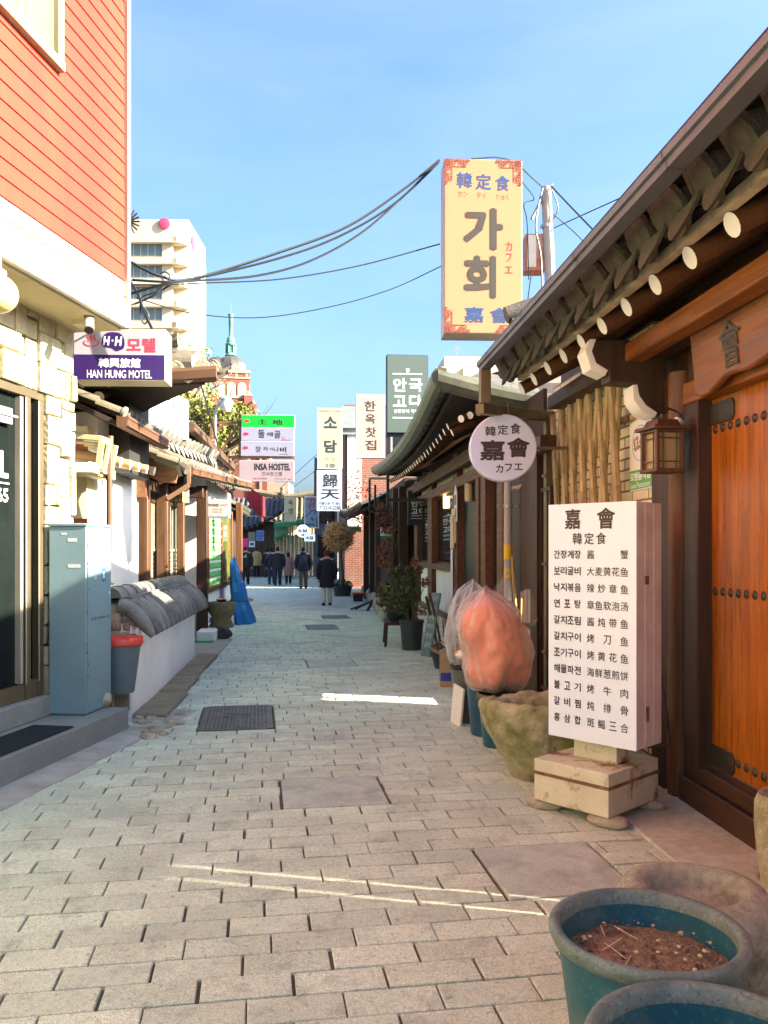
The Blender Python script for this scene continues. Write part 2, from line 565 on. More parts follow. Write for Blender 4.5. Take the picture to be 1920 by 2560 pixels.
m_iron = mat('cast_iron', (0.10, 0.095, 0.085), rough=0.55, var=0.3, sc=12, bump=0.3, bsc=90, metal=0.4, col2=(0.2, 0.18, 0.14), sc2=5, amt2=0.5)

b = MB(); b.box(-400, -60, -0.6, 400, 900, -0.017)
tag(b.build('ground', m_joint), kind='structure')

AL = R(3.9)
UA = Vector((math.cos(AL), math.sin(AL), 0)); VA = Vector((-math.sin(AL), math.cos(AL), 0))
def uv_rect(pts):
    g = [G(*p) for p in pts]
    us = sorted(p.dot(UA) for p in g); vs = sorted(p.dot(VA) for p in g)
    return ((us[0] + us[1]) / 2, (us[2] + us[3]) / 2, (vs[0] + vs[1]) / 2, (vs[2] + vs[3]) / 2)
BH, BW = 0.166, 0.345
def snap(r):
    return (r[0], r[1], round(r[2] / BH) * BH, round(r[3] / BH) * BH)
S_BIG = snap(uv_rect([(1180, 2106), (1487, 2100), (1244, 2231), (1570, 2228)]))
S_MID = snap(uv_rect([(708, 1948), (951, 1946), (973, 2014), (693, 2018)]))
S_FAR = snap(uv_rect([(768, 1647), (886, 1647), (888, 1667), (764, 1668)]))
S_MAN = snap(uv_rect([(508, 1767), (688, 1762), (680, 1824), (492, 1832)]))
S_FAR2 = snap(uv_rect([(805, 1538), (868, 1537), (876, 1546), (806, 1547)]))
S_FAR3 = snap(uv_rect([(765, 1562), (838, 1562), (848, 1574), (768, 1575)]))
HOLES = [S_BIG, S_MID, S_FAR, S_MAN, S_FAR2, S_FAR3]
rng = random.Random(4)
pv = MB()
def brick(u0, u1, v0, v1, h, tx, ty):
    z = lambda u, v: h + tx * (u - u0) + ty * (v - v0)
    e = 0.004
    P = lambda u, v, zz: UA * u + VA * v + Vector((0, 0, zz))
    o = [(u0, v0), (u1, v0), (u1, v1), (u0, v1)]
    i = [(u0 + e, v0 + e), (u1 - e, v0 + e), (u1 - e, v1 - e), (u0 + e, v1 - e)]
    vs = [P(u, v, -0.03) for u, v in o] + [P(u, v, z(u, v) - e * .8) for u, v in o] + [P(u, v, z(u, v)) for u, v in i]
    fs = []
    for a in (0, 4):
        for k in range(4):
            fs.append((a + k, a + (k + 1) % 4, a + 4 + (k + 1) % 4, a + 4 + k))
    fs.append((8, 9, 10, 11))
    pv.add(vs, fs)
row = 0
v = 1.0
while v < 60:
    off = (row % 2) * BW / 2 + rng.uniform(-.02, .02) + (0.10 * math.sin(row * .21))
    u = -3.4 + off + (1.0 if v > 25 else 0)
    gap_v = rng.uniform(.006, .0105)
    lim = 3.9 + v * 0.07
    while u < lim:
        L_ = BW * rng.choice((1, 1, 1, 1, .97, 1.03))
        g = rng.choice((.005, .006, .008, .011, .016))
        if v > 12: g *= 1.3
        segs = [(u + g / 2, u + L_ - g / 2)]
        for h in HOLES:
            if h[2] - .01 < v + BH / 2 < h[3] + .01:
                ns = []
                for a_, c_ in segs:
                    if c_ <= h[0] or a_ >= h[1]: ns.append((a_, c_))
                    else:
                        if a_ < h[0] - .03: ns.append((a_, h[0] - .01))
                        if c_ > h[1] + .03: ns.append((h[1] + .01, c_))
                segs = ns
        for a_, c_ in segs:
            if c_ - a_ > .03:
                brick(a_, c_, v + gap_v / 2 + rng.uniform(0, .002), v + BH - gap_v / 2, rng.uniform(-.0025, .0025), rng.uniform(-.006, .006), rng.uniform(-.009, .009))
        u += L_
    v += BH; row += 1
tag(pv.build('paving', m_pave, flat=True), kind='structure')

b = MB(); b.box(-60, -60, -.1, 60, .95, -.004)
tag(b.build('street', m_conc), kind='structure')  # unseen pale ground behind the camera, added to bounce warm sun in
def cover(name, rect, m, label, cat, th=0.004, corner=0.0, pattern=False, group=None):
    u0, u1, v0, v1 = rect
    u0 += .012; u1 -= .012; v0 += .008; v1 -= .008
    c = UA * (u0 + u1) / 2 + VA * (v0 + v1) / 2
    hw, hh = (u1 - u0) / 2, (v1 - v0) / 2
    e = empty(name, (c.x, c.y, 0), AL, label, cat, group)
    b = MB()
    pl = []
    cr = corner or .006
    for sx, sy, a0 in ((1, 1, 0), (-1, 1, 90), (-1, -1, 180), (1, -1, 270)):
        for k in range(5):
            a = R(a0 + 90 * k / 4)
            pl.append((sx * (hw - cr) + cr * math.cos(a), sy * (hh - cr) + cr * math.sin(a)))
    b.prism(pl, lambda x, y, z: (x, y, z), -.03, th)
    b.build('frame' if pattern else 'plate', m, e, bevel=.003)
    if pattern:
        b = MB(); q = .045
        b.box(-hw + q, -hh + q, th + .0005, hw - q, hh - q, th + .003)
        b.build('plate', m, e)
        b = MB(); r2 = random.Random(2)
        nx = int((hw - q) * 2 / .034); ny = int((hh - q) * 2 / .034)
        for i in range(nx):
            for j in range(ny):
                x = -hw + q + (i + .5) * (2 * (hw - q)) / nx; y = -hh + q + (j + .5) * (2 * (hh - q)) / ny
                d = math.hypot(x / 1.3, y)
                if .075 < d < .1 or d > 9: continue
                b.box(x - .010, y - .010, th + .003, x + .010, y + .010, th + .0085, top=.7)
        pts = [(math.cos(a) * .13, math.sin(a) * .088, th + .005) for a in [2 * math.pi * k / 24 for k in range(25)]]
        b.tube(pts, .006, 5)
        b.build('tread', m, e)
    return e
cover('paving_slab', S_BIG, m_slab, 'large grey concrete slab set in the bricks behind the two plant tubs', 'slab', .003)
cover('paving_slab', S_MID, m_slab, 'long grey slab set in the middle of the alley, in line with the menu sign', 'slab', .003)
cover('paving_slab', S_FAR, m_slab, 'small grey slab in the alley beyond the iron manhole cover', 'slab', .003)
cover('manhole_cover', S_MAN, m_iron, 'dark iron manhole cover with studded top and rounded corners', 'manhole cover', .006, .05, True)
cover('drain_grate', S_FAR2, m_iron, 'dark drain grate far up the alley near the woman in a red hat', 'drain grate', .004)
cover('manhole_cover', S_FAR3, m_iron, 'distant worn iron cover in the middle of the alley beyond the slabs', 'manhole cover', .004)

# right hand concrete strip along the gate
b = MB()
rs = random.Random(9)
yy = 1.4
while yy < 5.3:
    l = rs.uniform(.7, 1.1)
    b.box(1.86 + rs.uniform(-.03, .03), yy + .004, -.03, 2.36, yy + l - .004, .012 + rs.uniform(0, .006))
    yy += l
tag(b.build('pavement', mat('pale_granite', (0.50, 0.50, 0.40), rough=.9, var=.25, sc=14, bump=.5, bsc=150, col2=(.32, .29, .19), sc2=2.5, amt2=.6), bevel=.006), kind='structure')

# ================================================================== COMMON MATERIALS
m_dkwood = wood('dark_wood', (0.050, 0.021, 0.008), (0.024, 0.011, 0.005), 'z')
m_dkwood_y = wood('dark_wood_along', (0.055, 0.023, 0.008), (0.026, 0.012, 0.005), 'y')
m_orwood = wood('orange_wood', (0.36, 0.105, 0.008), (0.19, 0.048, 0.004), 'z', rough=.32, spec=.25)
m_orwood_y = wood('orange_wood_along', (0.26, 0.080, 0.010), (0.12, 0.034, 0.005), 'y', rough=.4)
m_mdwood = wood('brown_wood', (0.135, 0.055, 0.018), (0.07, 0.028, 0.010), 'z')
m_mdwood_y = wood('brown_wood_along', (0.125, 0.050, 0.017), (0.065, 0.026, 0.010), 'y')
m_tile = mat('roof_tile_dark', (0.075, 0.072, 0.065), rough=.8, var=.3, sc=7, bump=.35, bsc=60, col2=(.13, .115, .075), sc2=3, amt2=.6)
m_tile_end = mat('roof_tile_end', (0.062, 0.056, 0.028), rough=.85, var=.35, sc=14, bump=.6, bsc=70, col2=(.022, .022, .016), sc2=9, amt2=.7)
m_white = mat('white_paint', (0.80, 0.76, 0.66), rough=.6, var=.06, sc=10, bump=.1, bsc=60)
m_plaster = mat('white_plaster', (0.80, 0.78, 0.73), rough=.85, var=.06, sc=3, bump=.25, bsc=40, col2=(.60, .56, .48), sc2=1.2, amt2=.35)
m_gutter = mat('gutter_metal', (0.115, 0.12, 0.125), rough=.5, var=.2, sc=4, bump=.05, bsc=30, metal=.35, col2=(.12, .12, .11), sc2=2, amt2=.5)
m_olive = mat('olive_metal', (0.15, 0.115, 0.05), rough=.5, var=.25, sc=6, bump=.1, bsc=40, metal=.3)
m_steel = mat('grey_steel', (0.36, 0.36, 0.36), rough=.4, var=.15, sc=8, bump=.05, metal=.6)
m_black = mat('black_paint', (0.015, 0.015, 0.016), rough=.45, var=.2, bump=.05)
m_glass = glassmat('window_glass', (.75, .85, .82), .45)
m_dglass = mat('dark_interior', (0.012, 0.014, 0.013), rough=.08, var=.3, sc=2, bump=0)
m_board = mat('dark_boarding', (0.035, 0.02, 0.013), rough=.85, var=.3, sc=6, bump=.2)

def mbw(e):
    b = MB(); b.M = Matrix.Translation(-Vector(e.location)); return b

# ================================================================== GATE HOUSE ON THE RIGHT
gh = empty('gate_house', (2.4, 4.0, 0), 0, 'tiled roof gate house with glossy orange wooden doors and cream brick wall', 'house')
m_cream = brickmat('cream_brick', (0.66, 0.60, 0.38), (0.58, 0.52, 0.32), (0.17, 0.125, 0.06), .30, .082, .008)
b = mbw(gh); b.box(2.36, 5.615, -.02, 2.56, 8.02, 3.2); b.build('brick_wall', m_cream, gh)
b = mbw(gh); b.box(2.40, -0.8, -.02, 2.56, 2.2, 3.2); b.build('side_wall', m_plaster, gh)
# sill, jamb, posts, lintel
b = mbw(gh); b.box(2.32, 1.0, -.01, 2.52, 5.12, .17); b.box(2.35, 1.0, .171, 2.49, 4.9, .27); b.build('sill', m_dkwood_y, gh, bevel=.01)
b = mbw(gh); b.box(2.345, 4.90, .17, 2.50, 5.09, 2.52); b.build('jamb', m_dkwood, gh, bevel=.008)
b = mbw(gh); b.lathe([(.09, -.01), (.088, 1.2), (.085, 2.75)], (2.385, 5.205, 0), 20); b.build('column', m_mdwood, gh)
b = mbw(gh); b.box(2.335, 5.30, -.01, 2.55, 5.58, 2.75); b.build('post', m_dkwood, gh, bevel=.01)
b = mbw(gh); b.box(2.34, 1.0, 2.52, 2.50, 5.10, 2.66); b.build('lintel', m_orwood_y, gh, bevel=.01)
b = mbw(gh); b.box(2.38, 1.0, 2.662, 2.47, 5.10, 3.55); b.build('transom_board', m_dkwood_y, gh)  # dark colour stands in for the deep shade above the doors
b = mbw(gh); b.box(2.43, 5.101, 2.70, 2.50, 8.0, 3.58); b.build('upper_board', m_dkwood_y, gh)  # dark board added to fill the sky gap with the darkness under the roof
# doors
m_stud = mat('iron_studs', (0.05, 0.042, 0.03), rough=.5, var=.3, bump=.2, metal=.5)
def leaf(y0, y1):
    b = mbw(gh)
    n = 5
    for i in range(n):
        a = y0 + (y1 - y0) * i / n; c = y0 + (y1 - y0) * (i + 1) / n
        b.box(2.432, a + .0015, .28, 2.475, c - .0015, 2.519)
    d = b.build('door_leaf', m_orwood, gh, bevel=.003)
    s = MB(); s.M = b.M
    k = int((y1 - y0) / .09)
    for z in (.37, 1.35, 2.33):
        for i in range(k):
            y = y1 - .055 - i * .09
            cx = Vector((2.432, y, z))
            ring = []
            for q in range(16):
                a = 2 * math.pi * q / 16; r = .028 * (1.0 if q % 2 else .86)
                ring.append((2.430, y + r * math.cos(a), z + r * math.sin(a)))
            r2 = [(2.422, y + (p[1] - y) * .75, z + (p[2] - z) * .75) for p in ring]
            s.add(ring + r2 + [(2.414, y, z)], [(q, (q + 1) % 16, 16 + (q + 1) % 16, 16 + q) for q in range(16)] + [(16 + q, 16 + (q + 1) % 16, 32) for q in range(16)])
    s.build('door_stud', m_stud, d, split=True)
    for z in (2.36, .285):
        s = MB(); s.M = b.M
        pl = [(y1 - .005, z), (y1 - .26, z), (y1 - .285, z + .03), (y1 - .285, z + .10), (y1 - .26, z + .13), (y1 - .005, z + .13)]
        s.prism(pl, lambda u, v_, w_: (w_, u, v_), 2.420, 2.431)
        s.build('strap_plate', m_stud, d, bevel=.003)
    return d
leaf(3.290, 4.895)
leaf(2.2, 3.110)
b = mbw(gh); b.box(2.43, 3.128, .28, 2.475, 3.272, 2.519); b.box(2.476, 3.0, 1.80, 2.50, 3.4, 2.519); b.build('door_bar', m_orwood, gh)  # unseen bars added between the leaves to shape the sun streaks
# bracket with white painted tips
br = [(2.36, 3.0), (1.87, 3.0), (1.84, 2.92), (1.87, 2.84), (1.95, 2.80), (1.96, 2.72), (2.15, 2.71), (2.165, 2.63), (2.21, 2.57), (2.29, 2.52), (2.335, 2.52)]
for y in (5.36,):
    b = mbw(gh); b.prism(br, lambda u, v_, w_: (u, w_, v_), y, y + .16); bk = b.build('bracket', m_dkwood, gh, bevel=.008)
    for tip in ([(1.868, 3.0), (1.825, 3.0), (1.79, 2.92), (1.83, 2.80), (1.93, 2.76), (1.948, 2.795), (1.868, 2.842), (1.838, 2.92)],
                [(2.148, 2.705), (2.115, 2.70), (2.12, 2.60), (2.18, 2.52), (2.27, 2.485), (2.288, 2.517), (2.208, 2.568), (2.163, 2.63)]):
        b = mbw(gh); b.prism(tip, lambda u, v_, w_: (u, w_, v_), y - .004, y + .164); b.build('painted_tip', m_white, bk, bevel=.004)
b = mbw(gh); b.box(2.06, -0.8, 2.85, 2.19, 5.36, 2.97); b.build('purlin', m_orwood_y, gh, bevel=.012)
b = mbw(gh); b.box(2.12, 5.52, 2.88, 2.26, 7.4, 3.0); b.box(2.20, -0.8, 2.87, 2.34, 5.28, 2.95); b.build('purlin_support', m_dkwood_y, gh, bevel=.01)
# rafters with white ends
b = mbw(gh)
b.tube([(1.80, 3.44, 3.005), (2.9, 3.44, 3.58)], .057, 14, 0, True, 1)
raf = b.build('rafter', [m_mdwood_y, m_white], gh)
for i in range(-3, 10):
    if i == 0: continue
    c = raf.copy(); COL.objects.link(c); c.parent = gh; c.location = (0, i * .405, 0)
b = mbw(gh); b.box(1.745, -0.8, 3.055, 1.80, 7.0, 3.105); b.build('eave_batten', mat('pale_batten', (.45, .36, .22), rough=.7, var=.35, sc=4, stretch=(1, 2, 1), bump=.15, col2=(.2, .15, .09), amt2=.7), gh)
A30 = R(28)
RB = (math.cos(A30), 0, math.sin(A30))
rb = mbw(gh)
tiles(rb, (1.645, -0.8, 3.135), (0, 1, 0), RB, 8.0, 2.6, .33, course=.35, es=1.35, jit=.5)
E1 = 1.645 + 2.6 * RB[0]; EZ = 3.185 + 2.6 * RB[2]
tiles(rb, (E1 + .75, 7.2, EZ - .40), (0, -1, 0), (-.88, 0, .47), 8.0, .85, .33, ends=False)
slab(rb, (1.72, -0.8, 3.20), (0, 1, 0), RB, 8.0, 2.5, .05, drop=.05, mi=2)
rb.tube([(E1, -0.8, EZ + .08), (E1, 7.2, EZ + .08)], .14, 10)
rb.build('roof', [m_tile, m_tile_end, m_board], gh)
b = mbw(gh)
b.tube([(1.70, 7.25, 3.69), (2.0, 7.24, 3.78), (2.9, 7.22, 4.2)], [.075, .09, .10], 12)
b.prism([(1.78, 3.52), (1.74, 3.64), (2.0, 3.72), (2.9, 4.1), (2.9, 3.6)], lambda u, v_, w_: (u, w_, v_), 7.17, 7.32)
b.build('ridge_end', m_tile, gh)
# gutter and downpipe
def gutter(e, y0, y1, pf, m, name='gutter', lift=None, n=1, clip=True):
    b = mbw(e); vs = []; k = len(pf)
    for i in range(n + 1):
        y = y0 + (y1 - y0) * i / n
        dz = lift(i / n) if lift else 0
        for x, z in pf: vs.append((x, y, z + dz))
    fs = [(i * k + j, i * k + j + 1, (i + 1) * k + j + 1, (i + 1) * k + j) for i in range(n) for j in range(k - 1)]
    fs += [tuple(range(k))[::-1], tuple(n * k + j for j in range(k))]
    b.add(vs, fs)
    if clip:
        y = y0 + .6
        while y < y1:
            b.add([(x - .003, yy_, z + (lift((y - y0) / (y1 - y0)) if lift else 0) - .004) for yy_ in (y, y + .02) for x, z in pf], [(j, j + 1, k + j + 1, k + j) for j in range(k - 1)])
            y += 1.15
    return b.build(name, m, e, ang=20)
GP = [(1.425, 3.222), (1.408, 3.222), (1.404, 3.212), (1.408, 3.185), (1.424, 3.182), (1.426, 3.150), (1.505, 3.150), (1.515, 3.155), (1.525, 3.215), (1.513, 3.215), (1.503, 3.165), (1.436, 3.165)]
gutter(gh, -0.8, 7.1, GP, m_gutter)
b = mbw(gh); b.box(1.406, -0.8, 3.2225, 1.412, 7.1, 3.228); b.box(1.4235, -0.8, 3.1845, 1.43, 7.09, 3.190); b.build('gutter_lip', m_black, gh)
b = mbw(gh); b.box(1.50, -0.8, 3.268, 1.80, 7.1, 3.276); b.build('flashing', m_board, gh)  # dark sheet added to block the sky between gutter and tile ends
b = mbw(gh)
b.box(1.42, 6.98, 2.86, 1.51, 7.07, 3.149)
b.beam((1.42, 7.03, 2.815), (2.26, 7.82, 2.885), .09, .09)
b.beam((2.26, 7.82, 2.93), (2.26, 7.82, 0.0), .09, .09)
for z in (.6, 1.45, 2.3): b.box(2.20, 7.76, z, 2.32, 7.88, z + .03)
b.build('downpipe', m_olive, gh, bevel=.006)

# name plaque over the doors
pl = empty('name_plaque', (2.31, 3.6, 2.5), 0, 'reddish wooden name plaque with wavy lower edge above the gate doors', 'plaque')
pts = [(1.16, .02), (1.10, .0), (1.0, .0), (.92, .025), (.80, .06), (.70, .062), (.6, .05), (.5, .055), (.35, .075), (.2, .06), (.0, .03), (-.2, .0), (-.45, .03), (-.45, .52), (1.14, .56)]
b = MB(); b.prism(pts, lambda u, v_, w_: (w_ - v_ * .12, u, v_), -.045, 0.0); b.build('plank', wood('plaque_wood', (.23, .075, .014), (.12, .034, .008), 'y', rough=.45), pl, bevel=.012)
mb = MB()
mb.M = Matrix.Translation((0, 0, 0)) @ Matrix(((0, 1, 0, 0), (-1, 0, 0, 0), (0, 0, 1, 0), (0, 0, 0, 1)))
put_text(mb, '會', -.80, .09, -.58, .34, y=-.080, bold=.008)
put_text(mb, '嘉', -.22, .09, .0, .34, y=-.080, bold=.008)
# extrude the carved letters a little so they stand on the leaning plank
n0 = len(mb.v)
mb.v = [Vector((p.x + .02 - p.z * .12 + .006, p.y, p.z)) for p in mb.v]
mb.build('lettering', mat('carved_dark', (.05, .045, .03), rough=.6, bump=0), pl, flat=True)

# lantern at the post
lt = empty('wall_lantern', W(1655, 1182, 5.2), R(8), 'brown wooden box lantern hanging beside the gate column', 'lantern')
m_lant = wood('lantern_wood', (.12, .055, .03), (.07, .03, .018), 'z')
b = MB()
for sx in (-1, 1):
    for sy in (-1, 1): b.box(sx * .085 - .011, sy * .085 - .011, .012, sx * .085 + .011, sy * .085 + .011, .26)
b.box(-.10, -.10, 0, .10, .10, .02); b.box(-.098, -.098, .245, .098, .098, .262)
for s in (-1, 1):
    for z in (.06, .205):
        b.box(s * .086 - .004, -.08, z, s * .086 + .004, .08, z + .008); b.box(-.08, s * .086 - .004, z, .08, s * .086 + .004, z + .008)
    for q in (-.045, .045):
        b.box(s * .087 - .004, q - .004, .02, s * .087 + .004, q + .004, .245); b.box(q - .004, s * .087 - .004, .02, q + .004, s * .087 + .004, .245)
b.build('frame', m_lant, lt, bevel=.003)
b = MB(); b.box(-.076, -.076, .021, .076, .076, .244); b.build('pane', mat('lantern_paper', (.36, .27, .12), rough=.5, var=.15, bump=.05), lt)
b = MB(); b.box(-.125, -.125, .263, .125, .125, .285, top=.97); b.box(-.085, -.085, .2855, .085, .085, .33, top=.8); b.tube([(0, 0, .33), (0, 0, .36), (.0, 0, .37)], .012, 8)
b.build('cap', m_lant, lt, bevel=.004)
b = MB(); b.tube([(0, 0, .365), (.06, .02, .41), (.16, .05, .39), (.22, .08, .30)], .008, 8); b.build('hook', m_black, lt)

# small white sensor/plate next to the lantern
sn = empty('wall_sensor', W(1690, 1062, 5.22), R(-60), 'small white arched sensor box on the column above the lantern', 'sensor')
b = MB(); b.prism([(-.035, -.03), (.035, -.03), (.03, .02), (.012, .05), (-.012, .05), (-.03, .02)], lambda u, v_, w_: (u, w_, v_), 0, .04); b.build('housing', m_white, sn, bevel=.006)
b = MB(); b.box(-.014, -.004, -.012, .014, -.0005, -.004); b.build('slot', m_black, sn)

# bamboo screen
bs = empty('bamboo_screen', (2.30, 7.0, 1.55), 0, 'lattice of crossed old bamboo canes fixed to the cream brick wall', 'screen')
m_bam = mat('bamboo', (0.40, 0.29, 0.13), rough=.6, var=.35, sc=5, stretch=(4, 4, .8), bump=.15, col2=(.20, .13, .05), amt2=.6, sc2=3, isl=.2)
rs = random.Random(3)
yb0, yb1 = WX(1391, 1044, 2.3).y, WX(1566, 966, 2.3).y
n = 7
for i in range(n):
    for lay in (0, 1):
        y = yb0 + (yb1 - yb0) * (i + .25 + .5 * lay) / n - 7.0
        tilt = (.11 if lay else -.12) + rs.uniform(-.03, .03)
        r = rs.uniform(.024, .031)
        h = 1.33 + rs.uniform(-.03, .03)
        pts = []; rr = []
        for k in range(9):
            z = -.28 + (h + .28) * k / 8
            pts.append((-.022 - .03 * lay, y + tilt * (z / h - .4) * 2, z)); rr.append(r)
            pts.append((-.022 - .03 * lay, y + tilt * (z / h - .4) * 2, z + .012)); rr.append(r * 1.16)
            pts.append((-.022 - .03 * lay, y + tilt * (z / h - .4) * 2, z + .024)); rr.append(r)
        b = MB(); b.tube(pts, rr, 7); b.build('cane', m_bam, bs)
b = MB(); b.box(-.004, yb1 - 7.03, -.2, .012, yb0 - 6.97, -.16); b.box(-.004, yb1 - 7.03, 1.0, .012, yb0 - 6.97, 1.04); b.build('rail', m_mdwood_y, bs)

# certificate
m_green = mat('sign_green', (.10, .38, .06), rough=.4, var=.05, bump=0)
m_wface = mat('sign_white', (.74, .73, .72), rough=.35, var=.03, bump=0)
m_wtxt = mat('white_print', (.85, .85, .83), rough=.5, var=0, bump=0)
p0 = WX(1573, 1230, 2.345); p1 = WX(1633, 1216, 2.345)
hh = WX(1573, 1058, 2.345).z - p0.z; ww = p0.y - p1.y
ce = board('certificate_plate', 'white and green restaurant award plate on brick wall behind the lantern', 'sign', p0, ww, hh, .03, R(-90), mat('cert_white', (.70, .70, .60), rough=.35, var=.03, bump=0), m_wface)
b = MB(); b.box(.012, -.0035, .012, ww - .012, -.001, hh * .29); b.build('band', m_green, ce)
letters(ce, ww, hh, [('모범음식점', .08, .74, .92, .86, m_wtxt, .03), ('Good Restaurant', .08, .885, .92, .965, m_wtxt, .01)], y=-.006)
b = MB()
for rx, rz, y, mi in ((.36, .27, -.004, 0), (.32, .245, -.005, 1)):
    pp = [(ww * (.5 + rx * math.cos(2 * math.pi * k / 28)), y, hh * (.66 + rz * .95 * math.sin(2 * math.pi * k / 28))) for k in range(28)]
    b.add(pp, [tuple(range(28))], mi)
rr = random.Random(5)
for k in range(26):
    x, z = ww * (.5 + rr.uniform(-.24, .24)), hh * (.66 + rr.uniform(-.10, .08)); s = ww * .05
    b.add([(x - s, -.006 - k * .00005, z), (x, -.006 - k * .00005, z + s), (x + s, -.006 - k * .00005, z), (x, -.006 - k * .00005, z - s * .6)], [(0, 1, 2, 3)], 2 if k % 3 else 3)
b.build('emblem', [mat('em_grey', (.42, .45, .42), bump=0, var=0), mat('em_pale', (.66, .68, .62), bump=0, var=0), mat('em_olive', (.22, .26, .10), bump=0, var=0), mat('em_red', (.5, .10, .10), bump=0, var=0)], ce)

# ================================================================== MENU SIGN
m_menu = mat('menu_face', (.74, .83, .90), rough=.3, var=.03, sc=3, bump=0)
m_menu_side = mat('menu_side', (.66, .62, .55), rough=.5, var=.12, sc=6, bump=.06, bsc=30, col2=(.5, .42, .36), sc2=4, amt2=.5)
MW, MH, MD = .60, 1.43, .29
ms = empty('menu_sign', W(1373, 1835, 5.18), R(-51.5), 'tall white lightbox menu sign on rusty metal base by the wooden gate', 'sign')
b = MB(); b.box(0, .006, 0, MW, MD, MH)
for q in (.10, .20): b.box(MW - .001, MD * q / .29 - .004, .01, MW + .004, MD * q / .29 + .004, MH - .01)
b.build('casing', m_menu_side, ms, bevel=.004)
b = MB(); b.box(-.003, -.004, -.003, MW + .003, .005, MH + .003); b.build('face', m_menu, ms, bevel=.002)
ink2 = mat('menu_ink', (.045, .022, .018), rough=.5, var=0, bump=0)
items = [('嘉', .20, .020, .385, .106, ink2, .022), ('會', .575, .020, .78, .108, ink2, .022)]
for i, ch in enumerate('韓定食'): items.append((ch, .293 + i * .138, .122, .293 + i * .138 + .11, .172, ink2, .012))
menu = [('간장게장', '酱蟹'), ('보리굴비', '大麦黄花鱼'), ('낙지볶음', '辣炒章鱼'), ('연포탕', '章鱼软泡汤'), ('갈치조림', '酱炖带鱼'), ('갈치구이', '烤刀鱼'), ('조기구이', '烤黄花鱼'), ('해물파전', '海鲜葱煎饼'), ('불고기', '烤牛肉'), ('갈비찜', '炖排骨'), ('홍삼합', '斑鳐三合')]
for r_, (ko, zh) in enumerate(menu):
    zc = .214 + r_ * .0703
    for s_, a0, a1, cw, hh_, bo in ((ko, .066, .390, .074, .018, .022), (zh, .462, .920, .083, .0185, .006)):
        n = len(s_)
        for k, ch in enumerate(s_):
            x0 = a0 + (a1 - a0 - cw) * (k / (n - 1))
            items.append((ch, x0, zc - hh_, x0 + cw, zc + hh_, ink2, bo))
letters(ms, MW, MH, items, y=-.0065)
m_rust = mat('rusty_enamel', (.60, .56, .38), rough=.6, var=.15, sc=6, bump=.2, bsc=40, col2=(.19, .075, .025), sc2=4.5, amt2=.95, cut2=(.53, .62))
m_rust2 = mat('rust_strip', (.17, .075, .03), rough=.8, var=.4, sc=14, bump=.5, bsc=60, col2=(.35, .22, .12), sc2=6, amt2=.6)
b = MB()
b.box(.12, .09, -.13, .42, .24, -.001, 0); b.build('neck', m_rust, ms, bevel=.004)
b = MB()
b.box(-.02, -.13, -.385, .50, .44, -.131); b.build('base', m_rust, ms, bevel=.006)
b = MB(); b.box(-.025, -.135, -.225, .505, .445, -.205); b.build('base_strip', m_rust2, ms, bevel=.002)
b = MB(); b.tube(smooth_path([(MW - .02, MD + .01, .5), (MW + .03, MD + .03, .1), (MW + .01, MD + .03, -.02), (MW - .2, MD - .02, -.05)]), .006, 6); b.build('cable', m_black, ms)
b = MB(); b.box(MW + .0045, .10, .15, MW + .010, .13, .24); b.box(MW + .0045, .09, .95, MW + .009, .13, 1.0); b.build('latch', m_rust2, ms, bevel=.003)
zb = ms.location.z - .385
Ms = Matrix.Rotation(R(-51.5), 4, 'Z')
m_stone = mat('rough_stone', (.42, .36, .25), rough=.9, var=.3, sc=9, bump=.7, bsc=40, col2=(.2, .17, .11), sc2=5, amt2=.6)
rs = random.Random(8)
for (lx, ly), lab in (((.0, -.05), 'small pale stone propping the left front corner of the menu sign base'), ((.46, -.07), 'flat pale stone propping the near front corner of the menu sign base'), ((.44, .38), 'stone under the back corner of the menu sign base beside the gate')):
    q = ms.location + Ms @ Vector((lx, ly, 0))
    b = MB(); b.blob((0, 0, zb / 2 - .003), (.13, .075, zb / 2 + .012), rs, .16, 12, 8, fr=2.2)
    for p in b.v: p.z = min(max(p.z, -.004), zb + .002)
    o = b.build('prop_stone', m_stone, ang=60); o.location = (q.x, q.y, 0); o.rotation_euler = (0, 0, R(-40))
    tag(o, lab, 'stone')

# stone trough
m_moss = mat('mossy_stone', (.40, .35, .20), rough=.95, var=.35, sc=6, bump=.9, bsc=22, col2=(.12, .135, .018), sc2=2.6, amt2=.85, cut2=(.42, .58))
tr = empty('stone_trough', (1.66, 5.78, 0), 0, 'rough mossy stone trough behind the menu sign', 'trough')
b = MB()
b.lathe([(.24, -.005), (.32, .10), (.42, .28), (.475, .42), (.48, .50), (.45, .55), (.38, .545), (.345, .50), (.33, .42), (.30, .36), (.0, .35)], (0, 0, 0), 44, sq=(1.0, .82))
off = Vector((3, 7, 1))
for i, p in enumerate(b.v):
    a = math.atan2(p.y, p.x)
    k = 1 + .10 * abs(math.sin(2 * a)) ** 1.5 * 1.2
    n3 = noise.fractal(p * 3.0 + off, 1, 2, 4)
    p.x *= k + .07 * n3; p.y *= k + .07 * n3
    if p.z > .02: p.z += .05 * noise.fractal(p * 2.1 + off * 2, 1, 2, 3)
t_ = b.build('basin', m_moss, tr, ang=60)
sd = t_.modifiers.new('sub', 'SUBSURF'); sd.levels = 1; sd.render_levels = 2
tx = bpy.data.textures.new('stone_relief', 'CLOUDS'); tx.noise_scale = .09; tx.noise_depth = 4
dm = t_.modifiers.new('disp', 'DISPLACE'); dm.texture = tx; dm.strength = .055; dm.mid_level = .5; dm.texture_coords = 'LOCAL'

